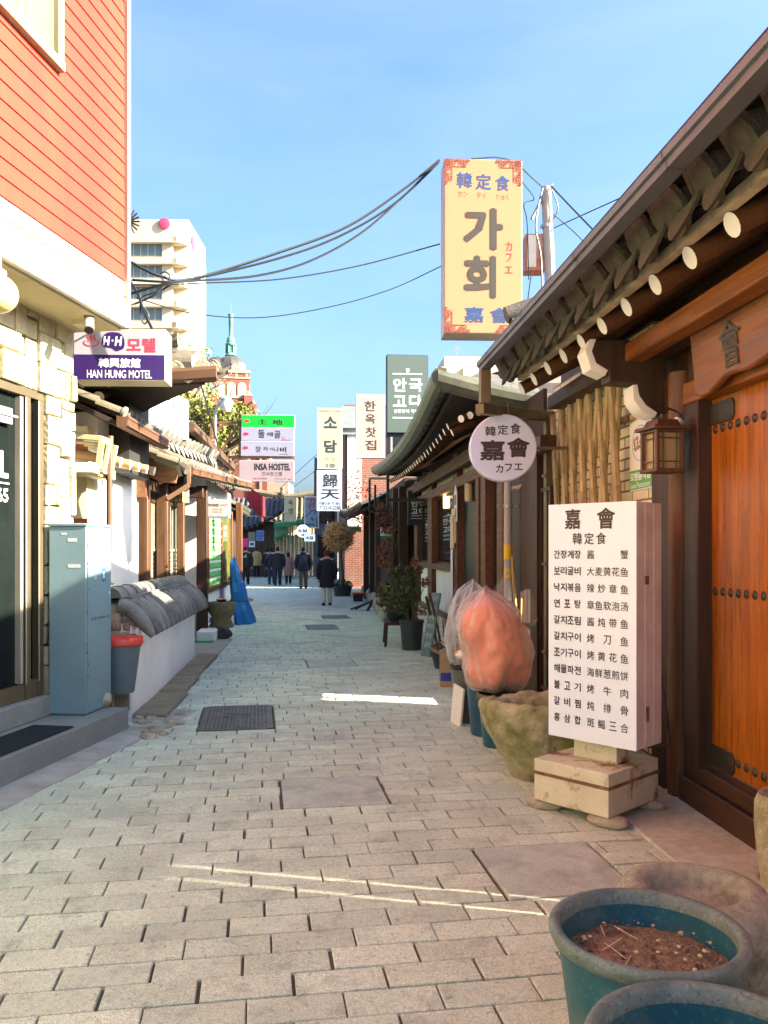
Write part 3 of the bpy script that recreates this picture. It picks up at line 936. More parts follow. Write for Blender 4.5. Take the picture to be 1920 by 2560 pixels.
# ================================================================== FOREGROUND TUBS
m_teal = mat('teal_plastic', (.010, .085, .11), rough=.42, var=.25, sc=5, bump=.08, bsc=30, col2=(.09, .115, .09), sc2=5, amt2=.75, cut2=(.5, .66), rvar=.15, speck=((60, .60, .66, 1.6),))
m_tealrim = mat('dusty_rim', (.14, .175, .145), rough=.6, var=.3, sc=7, bump=.2, bsc=60, col2=(.05, .09, .09), sc2=6, amt2=.7, speck=((90, .58, .66, .6), (70, .6, .68, 1.4)))
m_soil = mat('soil', (.24, .165, .085), rough=1, var=.55, sc=40, bump=1.0, bsc=90, col2=(.30, .19, .10), sc2=22, amt2=.7)
m_straw = mat('straw', (.62, .48, .26), rough=.7, bump=0)
def tub(label, loc, r, h, seed, soil=.085, body=m_teal, rim=m_tealrim, name='plant_tub', straw=5, deep=True):
    e = empty(name, loc, 0, label, 'plant pot')
    b = MB()
    b.lathe([(r * .66, 0), (r * .70, .02), (r * .90, h - .06), (r * .91, h - .035), (r * .875, h - .035), (r * .84, h - soil - .06), (r * .80, h - soil - .08)], (0, 0, 0), 56)
    for zz in (h - .10, h - .115):
        b.lathe([(r * (.70 + .20 * zz / h) + .001, zz), (r * (.70 + .20 * zz / h) + .006, zz + .004), (r * (.70 + .20 * zz / h) + .001, zz + .008)], (0, 0, 0), 56)
    b.build('body', body, e, ang=50)
    b = MB(); b.lathe([(r * .915, h - .05), (r * .965, h - .045), (r, h - .02), (r, h - .008), (r * .985, h), (r * .93, h + .002), (r * .885, h - .006), (r * .87, h - .04)], (0, 0, 0), 56)
    b.build('rim', rim, e, ang=60)
    rg = random.Random(seed)
    b = MB(); vs = [(0, 0, h - soil + .01)]; fs = []; K = 40; J = 12
    for j in range(1, J + 1):
        for k in range(K):
            a = 2 * math.pi * k / K; rr_ = r * .845 * j / J
            vs.append((rr_ * math.cos(a), rr_ * math.sin(a), h - soil + .012 * noise.fractal(Vector((rr_ * math.cos(a) * 14, rr_ * math.sin(a) * 14, seed)), 1, 2, 4) - .02 * (j / J) ** 3))
    for k in range(K): fs.append((0, 1 + k, 1 + (k + 1) % K))
    for j in range(J - 1):
        for k in range(K):
            a0 = 1 + j * K; fs.append((a0 + k, a0 + K + k, a0 + K + (k + 1) % K, a0 + (k + 1) % K))
    b.add(vs, fs)
    so = b.build('soil', m_soil, e, ang=80)
    b = MB()
    for k in range(240 if deep else 50):
        a = rg.uniform(0, 6.28); q = math.sqrt(rg.random()) * r * .80; s = rg.choice((.002, .003, .004, .006, .008))
        b.blob((q * math.cos(a), q * math.sin(a), h - soil + .004), (s, s, s * .7), rg, .3, 5, 4, mi=0 if rg.random() < .8 else 1)
    for k in range(straw):
        a = rg.uniform(0, 6.28); q = rg.uniform(.1, .75) * r * .8; d = rg.uniform(0, 3.1); l = rg.uniform(.03, .05)
        c = Vector((q * math.cos(a), q * math.sin(a), h - soil + .014)); dv = Vector((math.cos(d), math.sin(d), .1)) * l
        b.tube([c - dv, c + dv], .0013, 5, 1)
    cr_ = b.build('crumbs', [mat('crumb', (.14, .085, .045), var=.5, bump=.2, isl=.5), m_straw], so)
    cr_['kind'] = 'stuff'
    return e
q = W(1618, 2325, 2.42)
tub('large teal plastic plant tub of bare soil, wholly in view at lower right', (q.x, q.y, 0), .283, .50, 2)
q = W(1795, 2490, 1.80)
tub('teal plastic plant tub of soil cut off by the bottom edge, nearest of all', (q.x, q.y, 0), .285, .52, 5, soil=.10)
m_sand = mat('sandy_stone', (.37, .345, .25), rough=.95, var=.35, sc=30, bump=.9, bsc=140, col2=(.10, .08, .05), sc2=4, amt2=.8, cut2=(.5, .66))
q = W(1735, 2250, 2.98)
ml = empty('stone_mortar', (q.x, q.y, 0), 0, 'round sandy stone mortar standing behind the large teal tub', 'stone mortar')
b = MB(); b.lathe([(.22, -.004), (.27, .08), (.295, .22), (.285, .33), (.25, .385), (.20, .40), (.165, .385), (.15, .33), (.0, .30)], (0, 0, 0), 40)
for p in b.v:
    n3 = noise.fractal(p * 5, 1, 2, 4); p.x *= 1 + .03 * n3; p.y *= 1 + .03 * n3
b.build('bowl', m_sand, ml, ang=60)
sm = empty('stone_jar', (2.115, 3.52, 0), 0, 'narrow mossy stone mortar in front of the gate doors at right edge', 'stone mortar')
b = MB(); b.lathe([(.085, -.004), (.11, .05), (.14, .20), (.152, .38), (.15, .47), (.135, .51), (.11, .51), (.09, .48), (.08, .40), (0, .38)], (0, 0, 0), 32)
for p in b.v:
    n3 = noise.fractal(p * 6, 1, 2, 4); p.x *= 1 + .04 * n3; p.y *= 1 + .04 * n3
b.build('bowl', mat('moss_stone_pale', (.38, .34, .22), rough=.95, var=.35, sc=14, bump=.9, bsc=70, col2=(.20, .18, .05), sc2=4, amt2=.8), sm, ang=60)
dc = empty('drain_cover', W(1925, 2195, 3.98), 0, 'small round grey metal cap on the pale paving at the right edge', 'cap')
dc.location.z = .018
b = MB(); b.lathe([(.06, 0), (.06, .012), (.048, .014), (.045, .010), (.018, .010), (.014, .02), (0, .02)], (0, 0, 0), 24); b.build('lid', m_steel, dc)
# ================================================================== BINS, BAGS AND BOX BEHIND THE TROUGH
m_grey_pl = mat('grey_plastic', (.10, .11, .10), rough=.5, var=.2, sc=5, bump=.05, col2=(.16, .15, .12), amt2=.5)
m_blue_pl = mat('blue_plastic', (.02, .075, .13), rough=.45, var=.2, sc=5, bump=.05)
m_brn_pl = mat('brown_rim_plastic', (.13, .08, .035), rough=.6, var=.3, bump=.1)
def bin_(name, label, loc, r, h, m, rim, cat='bin', lid=None):
    e = empty(name, (loc.x, loc.y, 0), 0, label, cat)
    b = MB(); b.lathe([(r * .74, 0), (r * .76, .02), (r * .94, h - .05), (r * .9, h - .05), (r * .72, .04), (0, .04)], (0, 0, 0), 36); b.build('body', m, e, ang=50)
    b = MB(); b.lathe([(r * .95, h - .06), (r, h - .05), (r * 1.02, h - .01), (r, h), (r * .93, h), (r * .91, h - .05)], (0, 0, 0), 36); b.build('rim', rim, e, ang=50)
    return e
bin_('waste_bin', 'dark grey plastic bin under the bag of dark rubbish', W(1172, 1375, 7.75), .18, .55, m_grey_pl, m_black)
bin_('waste_bin', 'blue plastic bin beneath the orange rubbish bag', W(1220, 1375, 7.2), .195, .49, m_blue_pl, mat('maroon_rim', (.10, .03, .035), rough=.5, bump=0))
p3 = bin_('plant_tub', 'dark tub with brownish rim right under the orange bag, beside the trough', W(1255, 1375, 6.78), .205, .43, m_teal, m_brn_pl, 'plant pot')

def plastic(name, col, alpha, rough=.12):
    m = bpy.data.materials.new(name); m.use_nodes = True
    nt = m.node_tree; N = nt.nodes; L = nt.links
    p = N['Principled BSDF']; p.inputs['Base Color'].default_value = (*col, 1); p.inputs['Roughness'].default_value = rough
    tr = N.new('ShaderNodeBsdfTransparent'); tr.inputs[0].default_value = (.97, .95, .93, 1)
    lw = N.new('ShaderNodeLayerWeight'); lw.inputs[0].default_value = .55
    mr = N.new('ShaderNodeMapRange'); mr.inputs[3].default_value = alpha; mr.inputs[4].default_value = min(1, alpha + .55)
    L.new(lw.outputs['Facing'], mr.inputs[0])
    tc = N.new('ShaderNodeTexCoord'); nz = N.new('ShaderNodeTexNoise'); nz.inputs['Scale'].default_value = 9; nz.inputs['Detail'].default_value = 4; nz.inputs['Distortion'].default_value = 2.5
    L.new(tc.outputs['Object'], nz.inputs['Vector'])
    bm = N.new('ShaderNodeBump'); bm.inputs['Strength'].default_value = .9; bm.inputs['Distance'].default_value = .05
    L.new(nz.outputs[0], bm.inputs['Height']); L.new(bm.outputs[0], p.inputs['Normal'])
    mx = N.new('ShaderNodeMixShader'); L.new(mr.outputs[0], mx.inputs[0]); L.new(tr.outputs[0], mx.inputs[1]); L.new(p.outputs[0], mx.inputs[2])
    L.new(mx.outputs[0], N['Material Output'].inputs[0])
    return m
def bag(mb, prof, seed, wr=.06, seg=72, sq=(1, 1), lean=(0, 0), mi=0, sub=5, gather=0):
    """a filled plastic bag: heights/radii with folds that run upward and gather at the neck"""
    o = Vector((seed * 3.1, seed * 1.7, 0)); vs = []; fs = []
    P = smooth_path([(r, 0, z) for r, z in prof], sub); k = len(P); z0, z1 = P[0].z, P[-1].z
    for i, p in enumerate(P):
        q = (p.z - z0) / (z1 - z0)
        for j in range(seg):
            a = 2 * math.pi * j / seg
            d = Vector((math.cos(a), math.sin(a), 0))
            w3 = noise.noise_vector(d * 1.5 + Vector((0, 0, p.z * 4)) + o) * .5
            cr = 1 - abs(noise.noise(d * 2.6 + w3 + Vector((0, 0, p.z * 3.2)) + o)) * 2
            c2 = 1 - abs(noise.noise(d * 5 + w3 * 2 + Vector((0, 0, p.z * 8)) + o * 2)) * 2
            f = 1 + wr * (1.2 * noise.fractal(d * 1.5 + Vector((0, 0, p.z * 3)) + o, 1, 2, 3) - 1.1 * max(0, cr - .6) - .5 * max(0, c2 - .55) + gather * q ** 3 * math.sin(a * 9 + seed + 3 * noise.noise(d * 2 + o)))
            r = max(p.x, 0.002) * f
            vs.append(Vector((d.x * r * sq[0] + lean[0] * q ** 2, d.y * r * sq[1] + lean[1] * q ** 2, p.z + .05 * wr * 6 * noise.noise(d * 2.4 + o + Vector((5, 5, p.z * 2))))))
    for i in range(k - 1):
        for j in range(seg):
            j2 = (j + 1) % seg; fs.append((i * seg + j, i * seg + j2, (i + 1) * seg + j2, (i + 1) * seg + j))
    fs.append(tuple(range(seg))[::-1]); fs.append(tuple((k - 1) * seg + j for j in range(seg)))
    mb.add(vs, fs, mi)
m_orbag = mat('orange_rubbish', (.86, .29, .15), rough=.42, var=.22, sc=5, bump=.5, bsc=16, col2=(.66, .20, .09), sc2=3.0, amt2=.9, cut2=(.45, .68))
m_clear = plastic('clear_plastic', (.92, .78, .70), .10, .08)
m_clear2 = plastic('cloudy_plastic', (.74, .74, .74), .24)
q = W(1246, 1375, 6.95)
ob_ = empty('rubbish_bag', (q.x, q.y, .44), 0, 'big clear plastic bag bulging with orange rubbish on top of the bins', 'rubbish bag')
b = MB(); bag(b, [(.10, .0), (.20, .03), (.26, .14), (.275, .30), (.272, .46), (.245, .58), (.17, .68), (.06, .76), (.012, .80)], 4, .12, lean=(-.10, 0)); b.build('contents', m_orbag, ob_, ang=70)
b = MB(); bag(b, [(.13, -.02), (.225, .01), (.285, .13), (.303, .30), (.30, .47), (.27, .62), (.185, .73), (.085, .80), (.012, .84)], 4, .15, lean=(-.11, 0), gather=.6); b.build('film', m_clear, ob_, ang=80)
b = MB()
pts = [(.24, -.05, .55), (.30, -.12, .60), (.34, .02, .58), (.30, .10, .47), (.22, .10, .55)]
b.add(pts, [(0, 1, 2), (0, 2, 3), (0, 3, 4)])
pts = [(-.06, .03, .78), (-.02, .02, .86), (.10, .04, .98), (.09, .05, .80), (.03, .06, .74)]
b.add(pts, [(0, 1, 2, 3, 4)])
o = b.build('tail', m_clear2, ob_, split=True); so = o.modifiers.new('solid', 'SOLIDIFY'); so.thickness = .002
q = W(1166, 1375, 7.7)
ob2 = empty('rubbish_bag', (q.x, q.y, .54), 0, 'cloudy clear bag of dark grey rubbish standing left of the orange bag', 'rubbish bag')
b = MB(); bag(b, [(.08, .0), (.13, .03), (.155, .15), (.15, .30), (.12, .42), (.05, .50)], 9, .2); b.build('contents', mat('grey_rubbish', (.10, .10, .09), rough=.6, var=.6, sc=12, bump=.8, bsc=20, col2=(.4, .38, .34), sc2=8, amt2=.8), ob2, ang=70)
b = MB(); bag(b, [(.09, -.01), (.15, .02), (.195, .15), (.20, .34), (.185, .52), (.14, .66), (.05, .74), (.01, .77)], 12, .15, lean=(.06, 0), gather=.8); b.build('film', m_clear2, ob2, ang=80)
q = G(1122, 1716)
cb = empty('cardboard_box', (q.x + .06, q.y + .1, 0), R(-8), 'brown cardboard box with a blue printed band beside the bins', 'box')
m_card = mat('cardboard', (.42, .27, .14), rough=.85, var=.12, bump=.1)
b = MB(); b.box(-.15, -.17, 0, .15, .17, .40); b.build('carton', m_card, cb, bevel=.004)
b = MB(); b.box(-.1515, -.16, .07, -.15, .16, .17); b.box(-.14, -.1715, .07, .14, -.17, .17); b.build('print', mat('blue_print', (.03, .06, .28), bump=0), cb)
b = MB(); b.beam((-.15, -.17, .4), (-.27, -.2, .46), .004, .30, 0, up=Vector((0, 1, 0))); b.build('flap', m_card, cb)
pp = empty('paper_stack', (q.x + .10, q.y + .05, .402), R(12), 'heap of crumpled grey printed paper on the cardboard box', 'paper')
b = MB(); rs = random.Random(6)
for k in range(9):
    a = rs.uniform(-.4, .4); z = .002 + k * .018
    c, s_ = math.cos(a), math.sin(a)
    P = [(-.15, -.1), (.15, -.1), (.16, .1), (-.14, .11)]
    vs = [(x * c - y * s_ + rs.uniform(-.03, .03), x * s_ + y * c, z + rs.uniform(0, .06)) for x, y in P]
    b.add(vs + [(x, y, z2 + .012) for x, y, z2 in vs], [(0, 1, 2, 3), (4, 5, 6, 7), (0, 1, 5, 4), (1, 2, 6, 5), (2, 3, 7, 6), (3, 0, 4, 7)], k % 3 == 1)
b.build('sheet', [mat('newsprint', (.45, .45, .43), var=.35, sc=30, bump=.1, col2=(.06, .06, .06), sc2=18, amt2=.8), m_black], pp)
wp = empty('leaning_board', G(1140, 1812), R(-70), 'narrow white board leaning on the grey bin near the ground', 'board')
b = MB(); b.beam((0, 0, 0.004), (.06, 0, .36), .02, .18, 0, up=Vector((1, 0, -.2))); b.build('sheet', m_white, wp, bevel=.002)
sn = empty('snack_wrapper', W(1160, 1640, 7.45), 0, 'red and yellow snack wrappers stuffed in the grey bin', 'wrapper')
b = MB(); rs = random.Random(2)
for k in range(7): b.blob((rs.uniform(-.07, .05), rs.uniform(-.05, .05), rs.uniform(-.02, .04)), (.045, .04, .03), rs, .5, 8, 6, k % 3)
b.build('foil', [mat('foil_red', (.55, .06, .02), rough=.3), mat('foil_yellow', (.75, .42, .04), rough=.3), m_white], sn)

# ================================================================== RESTAURANT HOUSE ON THE RIGHT
rh = empty('restaurant_house', (2.15, 12.0, 0), 0, 'dark timber restaurant with upturned tiled eaves, glass doors and cream panels', 'house')
def yx(px, X=2.15): return WX(px, 1375, X).y
b = mbw(rh); b.box(2.26, 9.30, -.02, 4.5, 18.2, 3.25); b.box(2.262, 8.03, 2.685, 2.30, 9.29, 3.2); b.build('wall', m_board, rh)
b = mbw(rh)
for p0, p1 in ((1040, 1047), (1074, 1084), (1138, 1148), (1196, 1203), (1209, 1220), (1250, 1264)):
    b.box(2.11, yx(p1), 0, 2.262, yx(p0), 3.05)
for z0, z1, p0, p1, x in ((2.53, 2.68, 1040, 1362, 2.105), (1.26, 1.36, 1040, 1147, 2.115), (.48, .56, 1040, 1138, 2.115)):
    b.box(x, yx(p1), z0, 2.26, yx(p0), z1)
b.build('timber_frame', m_mdwood_y, rh, bevel=.008)
m_creamp = mat('cream_panel', (.62, .56, .36), rough=.8, var=.06, bump=.1)
b = mbw(rh)
for p0, p1 in ((1048, 1073), (1085, 1136), (1149, 1195)): b.box(2.20, yx(p1), 2.68, 2.25, yx(p0), 2.95)
b.build('transom_panel', m_creamp, rh, split=True)
b = mbw(rh)
for p0, p1 in ((1048, 1073), (1085, 1137)): b.box(2.19, yx(p1), .56, 2.25, yx(p0), 1.26)
b.build('dado_panel', m_plaster, rh, split=True)
def win(p0, p1, z0, z1, x=2.235, label=None):
    f = mbw(rh)
    y0, y1 = yx(p1), yx(p0); q = .035
    f.box(x - .03, y0, z0, x + .02, y0 + q, z1); f.box(x - .03, y1 - q, z0, x + .02, y1, z1)
    f.box(x - .028, y0 + q, z0, x + .02, y1 - q, z0 + q); f.box(x - .028, y0 + q, z1 - q, x + .02, y1 - q, z1)
    o = f.build('window', m_dkwood, rh)
    g = mbw(rh); g.box(x - .005, y0 + q, z0 + q, x + .005, y1 - q, z1 - q); g.build('pane', m_dglass, o)
    return o, x, y0, y1, z0, z1
m_dim = mat('window_print', (.42, .46, .42), bump=0, var=0)
def wtext(wd, items):
    o, x, y0, y1, z0, z1 = wd
    mb = MB(); mb.M = Matrix.Translation(-Vector(rh.location)) @ Matrix(((0, 1, 0, 0), (-1, 0, 0, 0), (0, 0, 1, 0), (0, 0, 0, 1)))
    for t, f0, g0, f1, g1 in items:
        if t is None:
            a = -(y1 - f0 * (y1 - y0)); c = -(y1 - f1 * (y1 - y0))
            mb.box(a, x - .009, z1 - g1 * (z1 - z0), c, x - .007, z1 - g0 * (z1 - z0))
        else: put_text(mb, t, -(y1 - f0 * (y1 - y0)), z1 - g1 * (z1 - z0), -(y1 - f1 * (y1 - y0)), z1 - g0 * (z1 - z0), y=x - .008, bold=.02)
    mb.build('lettering', m_dim, o, flat=True)
logo = [(None, .25, .30, .75, .308), ('ㅗ', .4, .265, .6, .30), ('안국', .25, .33, .75, .43), ('고다', .25, .45, .75, .55), ('설렁탕에 깍두기', .25, .57, .75, .60), (None, .25, .64, .75, .648)]
wtext(win(1048, 1073, 1.36, 2.53), logo)
wtext(win(1085, 1137, 1.36, 2.53), logo)
wtext(win(1221, 1249, .12, 2.53), [(a, b_, c + .1, d, e_ + .1) for a, b_, c, d, e_ in logo])
win(1336, 1361, .25, 2.2)
b = mbw(rh); b.box(2.22, yx(1195), .02, 2.25, yx(1148), 2.53); b.build('doorway', m_black, rh)  # black sheet stands in for the shade inside the open doorway
b = mbw(rh)
b.box(2.17, yx(1209), 0, 2.258, yx(1204), 2.53)
ya, yb_ = yx(1336), yx(1265)
b.box(2.174, ya, 0, 2.258, 8.20, 2.525); b.box(2.174, 8.60, 0, 2.258, yb_, 2.525); b.box(2.176, 8.201, 1.20, 2.258, 8.599, 2.525); b.box(2.176, 8.201, 0, 2.258, 8.599, .5)  # opening added, hidden behind the bag, to throw the sun patch on the alley
b.build('wall_panel', m_dkwood, rh, split=True)
b = mbw(rh); n = 44; vs = []; y0, y1 = yx(1142), yx(1035)
for k in range(n):
    z = .49 * k / (n - 1); x = 2.13 + .016 * math.cos(2 * math.pi * k / 6)
    vs += [(x, y0, z), (x, y1, z)]
b.add(vs, [(2 * k, 2 * k + 1, 2 * k + 3, 2 * k + 2) for k in range(n - 1)])
b.build('corrugated_skirt', mat('corrugated', (.50, .45, .37), rough=.5, var=.2, bump=.1, metal=.2, col2=(.25, .2, .14), amt2=.5), rh)
# roof
EX, EZ2 = 1.42, 3.10
def lift2(s): return .30 * max(0, 1 - s * 2.2) ** 2.2 + .22 * max(0, s * 1.8 - .8) ** 2
RB2 = (math.cos(R(28)), 0, math.sin(R(28)))
rb = mbw(rh)
tiles(rb, (EX, 8.75, EZ2), (0, 1, 0), RB2, 9.2, 2.6, .27, lift2)
slab(rb, (EX + .02, 8.75, EZ2), (0, 1, 0), RB2, 9.2, 2.6, .05, .06, lift2, 2)
tn = math.tan(R(28))
def hip(mb, y0, y1, z0):
    for p in mb.v:
        wy = p.y + rh.location.y
        lim = z0 + .30 * max(0, 1 - (p.x + rh.location.x - EX) * .6) + tn * min(wy - y0, y1 - wy) + .05
        if p.z > lim: p.z = lim
hip(rb, 8.75, 17.95, EZ2)
rb.build('roof', [m_tile, m_tile_end, m_board], rh)
m_gut2 = mat('green_gutter', (.085, .09, .06), rough=.42, var=.3, sc=3, bump=.05, metal=.3, col2=(.2, .19, .13), sc2=2, amt2=.5)
GP2 = [(1.40, 3.22), (1.33, 3.235), (1.27, 3.215), (1.235, 3.16), (1.24, 3.09), (1.28, 3.035), (1.34, 3.01), (1.41, 3.02)]
gutter(rh, 8.66, 17.95, GP2, m_gut2, lift=lift2, n=30, clip=False)
b = mbw(rh); vs = []
PR = [(8.78, .11), (8.70, .125), (8.64, .10), (8.615, .05), (8.62, -.02), (8.66, -.07), (8.75, -.09)]
nx = 12
for i in range(nx + 1):
    x = 1.30 + 3.4 * i / nx; dz = .30 * max(0, 1 - i / nx * 1.6) ** 2
    for y, z in PR: vs.append((x, y, EZ2 + z + dz))
k = len(PR)
b.add(vs, [(i * k + j, i * k + j + 1, (i + 1) * k + j + 1, (i + 1) * k + j) for i in range(nx) for j in range(k - 1)] + [tuple(range(k))])
b.build('gutter', m_gut2, rh, ang=25)
b = mbw(rh); b.tube([(1.56, 9.3, 2.93), (2.6, 9.3, 3.42)], .043, 10, 0, True, 1)
raf = b.build('rafter', [m_dkwood_y, m_white], rh)
for i in range(1, 28):
    c = raf.copy(); COL.objects.link(c); c.parent = rh
    c.location = (0, i * .29, .6 * lift2((9.3 + i * .29 - 8.75) / 9.2))
b = mbw(rh)
for k in range(5): b.tube([(1.62 + k * .05, 9.05, 3.05 + .02 * k), (2.5, 9.9, 3.4)], .043, 8, 0, True, 1) if k % 2 == 0 else None
b.build('corner_rafter', [m_dkwood_y, m_white], rh)
b = mbw(rh); b.box(2.0, 9.0, 2.75, 2.11, 17.9, 2.93); b.build('purlin', m_dkwood_y, rh, bevel=.01)
# standpipe on the wall
gp = empty('standpipe', (2.06, 8.68, 0), 0, 'grey wall pipe with yellow tape bands in front of the dark restaurant wall', 'pipe')
b = MB(); b.tube([(0, 0, 0), (0, 0, 2.42)], .044, 16); b.lathe([(.056, 2.36), (.058, 2.40), (.056, 2.47), (.02, 2.48)], (0, 0, 0), 16)
b.tube([(.03, 0, 2.26), (.10, -.06, 2.26), (.15, -.12, 2.30), (.15, -.12, 2.75)], .028, 10); b.build('pipe', mat('pipe_grey', (.33, .31, .28), rough=.45, var=.12, bump=.05), gp)
b = MB(); b.lathe([(.0452, 1.30), (.0455, 1.30), (.0455, 1.34), (.0452, 1.34)], n=16); b.lathe([(.0452, 1.36), (.0455, 1.36), (.0455, 1.40), (.0452, 1.40)], n=16); b.lathe([(.0452, 1.50), (.0455, 1.50), (.0455, 1.66), (.0452, 1.66)], n=16)
b.build('tape', mat('yellow_tape', (.62, .40, .03), bump=0), gp)
b = MB()
for z in (.85, 2.05): b.box(-.11, -.012, z, .11, .012, z + .03); b.lathe([(.05, z - .005), (.055, z), (.05, z + .035)], n=14)
b.build('clamp', m_steel, gp, bevel=.003, split=True)
br_ = empty('wooden_prop', (2.02, 8.45, 0), 0, 'thin yellowish wooden pole leaning between the grey pipe and the brick wall', 'pole')
b = MB(); b.tube([(0, -.45, .36), (.08, .22, 1.55)], .016, 8); b.tube([(-.01, -.45, .2), (.10, -.1, 1.1)], .010, 8); b.build('pole', mat('yellow_wood', (.35, .23, .06), var=.3, bump=.1), br_)
# wall notices
board('wall_notice', 'small white notice with a blue header on dark wall beside the grey pipe', 'notice', WX(1267, 1346, 2.165), .19, .175, .006, R(-90), m_wface, m_wface, [('안내', .1, .35, .9, .55, INK), ('주차금지', .1, .62, .9, .8, INK)])
hs_ = empty('house_shaped_plaque', WX(1135, 1305, 2.10), R(-90), 'white house shaped number plaque on the brown window post', 'plaque')
b = MB(); b.prism([(0, 0), (.24, 0), (.24, .42), (.12, .56), (0, .42)], lambda u, v_, w_: (u, w_, v_), 0, .012); b.build('plate', m_wface, hs_, bevel=.003)
b = MB(); b.box(.04, -.004, .05, .20, -.001, .2); b.box(.04, -.004, .25, .20, -.001, .4); b.build('print', m_gut2, hs_)
pf = empty('leaflet_rack', WX(1128, 1358, 2.09), R(-90), 'hanging bunch of menus and leaflets on the window post', 'leaflets')
b = MB(); b.box(0, 0, 0, .34, .02, .52); b.box(.05, -.025, -.08, .30, -.004, .42); b.build('paper', [mat('kraft', (.62, .46, .27), bump=.05)], pf, bevel=.003)
b = MB(); b.box(.0, -.01, -.66, .16, .0, -.09); b.build('sheet', m_wface, pf)
# pendant lamps
def pend(px, py, t, label, on):
    p = W(px, py, t)
    e = empty('pendant_lamp', p, 0, label, 'lamp')
    b = MB(); b.tube([(0, 0, .20), (0, 0, .42)], .006, 6); b.lathe([(.05, .14), (.05, .21), (.012, .215)], n=16); b.build('fitting', mat('brass', (.45, .30, .08), rough=.3, metal=.8, bump=0), e)
    b = MB(); b.lathe([(.055, -.12), (.058, -.12), (.058, .14), (.0, .14)], n=20)
    b.build('lamp_shade', mat('lamp_glass_on', (1.0, .62, .22), rough=.3, emit=2.2, var=0, bump=0) if on else mat('lamp_glass', (.50, .38, .18), rough=.15, var=.1, bump=0), e)
    return e
l1 = pend(1117, 1252, 14.0, 'lit brass and glass pendant lamp in front of the restaurant window', True)
l2 = pend(1172, 1232, 11.6, 'unlit ribbed glass pendant lamp before the dark restaurant doorway', False)
for l in (l1, l2):
    b = MB(); b.tube([(0, 0, .41), (2.11 - l.location.x, .0, .41)], .006, 6); b.build('arm', m_black, l)

# ================================================================== SIGNS ON THE RIGHT
bl_ = mat('deep_blue_ink', (.012, .055, .17), bump=0, var=0); gold = mat('gold_ink', (.20, .14, .04), bump=0, var=0); redb = mat('brick_red_ink', (.24, .05, .035), bump=0, var=0)
grey_i = mat('grey_brown_ink', (.042, .036, .028), bump=0, var=.1)
T = 9.3
P = W(1111, 832, T); BWD = (1306 - 1110) / F * T; BHT = (832 - 396) / F * T
def zz(x0, y0, x1, y1): return ((x0 - 290) / 820, (y0 - 135) / 1810, (x1 - 290) / 820, (y1 - 135) / 1810)
it = []
for ch, r_, m_, bo in (('韓', (420, 275, 582, 438), bl_, .02), ('定', (622, 288, 785, 452), bl_, .02), ('食', (828, 298, 980, 460), bl_, .02), ('カン', (432, 470, 540, 527), gold, .005), ('テイ', (632, 478, 732, 542), gold, .005), ('ショく', (838, 490, 972, 550), gold, .005),
                 ('가', (485, 640, 912, 1082), grey_i, .045), ('회', (490, 1135, 838, 1585), grey_i, .045), ('カ', (938, 985, 1006, 1085), redb, .01), ('フ', (940, 1110, 1000, 1195), redb, .01), ('エ', (930, 1245, 1010, 1318), redb, .01), ('嘉', (500, 1672, 705, 1835), bl_, .02), ('會', (770, 1675, 970, 1838), bl_, .02)):
    it.append((ch, *zz(*r_), m_, bo))
bg_ = board('rooftop_sign', 'tall cream lightbox sign with corner ornaments above the tiled roofs, largest of all signs', 'sign', P, BWD, BHT, .34, R(-2), mat('cream_face', (.45, .235, .115), rough=.35, var=.03, bump=0), mat('sign_alu', (.42, .34, .28), rough=.5, var=.1, bump=.05, metal=.2), it, rim=.008)
b = MB(); rc = .012
def curl(cx, cz, r, a0, a1): b.tube([(cx + r * math.cos(R(a0 + (a1 - a0) * k / 8)), -.003, cz + r * math.sin(R(a0 + (a1 - a0) * k / 8))) for k in range(9)], .0045, 4)
for sx, sz in ((0, 1), (1, 1), (0, 0), (1, 0)):
    b = MB()
    X = lambda u: u if sx == 0 else BWD - u
    Z = lambda v_: v_ if sz == 0 else BHT - v_
    for ax in (0, 1):
        for k in range(9):
            d = .02 + .032 * k; h = .10 * max(.3, 1 - abs(k - 6.2) / 3.2) if k > 3 else .075
            for q in range(3 if h > .06 else 2):
                e_ = .012 + q * h / 3
                cx, cz = (d, e_) if ax == 0 else (e_, d)
                if cx + cz > .34: continue
                r = .013
                b.tube([(X(cx) + r * math.cos(R(40 * j)), -.003, Z(cz) + r * math.sin(R(40 * j))) for j in range(8)], .0035, 4)
        p_ = [(.08, .09), (.25, .09)] if ax == 0 else [(.09, .08), (.09, .25)]
        b.tube([(X(u), -.003, Z(v_)) for u, v_ in p_], .004, 4)
    for p in b.v: p.y = -.003 if p.y > -.003 else max(p.y, -.006)
    b.build('ornament', redb, bg_, flat=True)
b = MB(); b.tube([(BWD * .8, .17, -2.2), (BWD * .8, .17, .0)], .05, 12); b.build('post', m_olive, bg_)

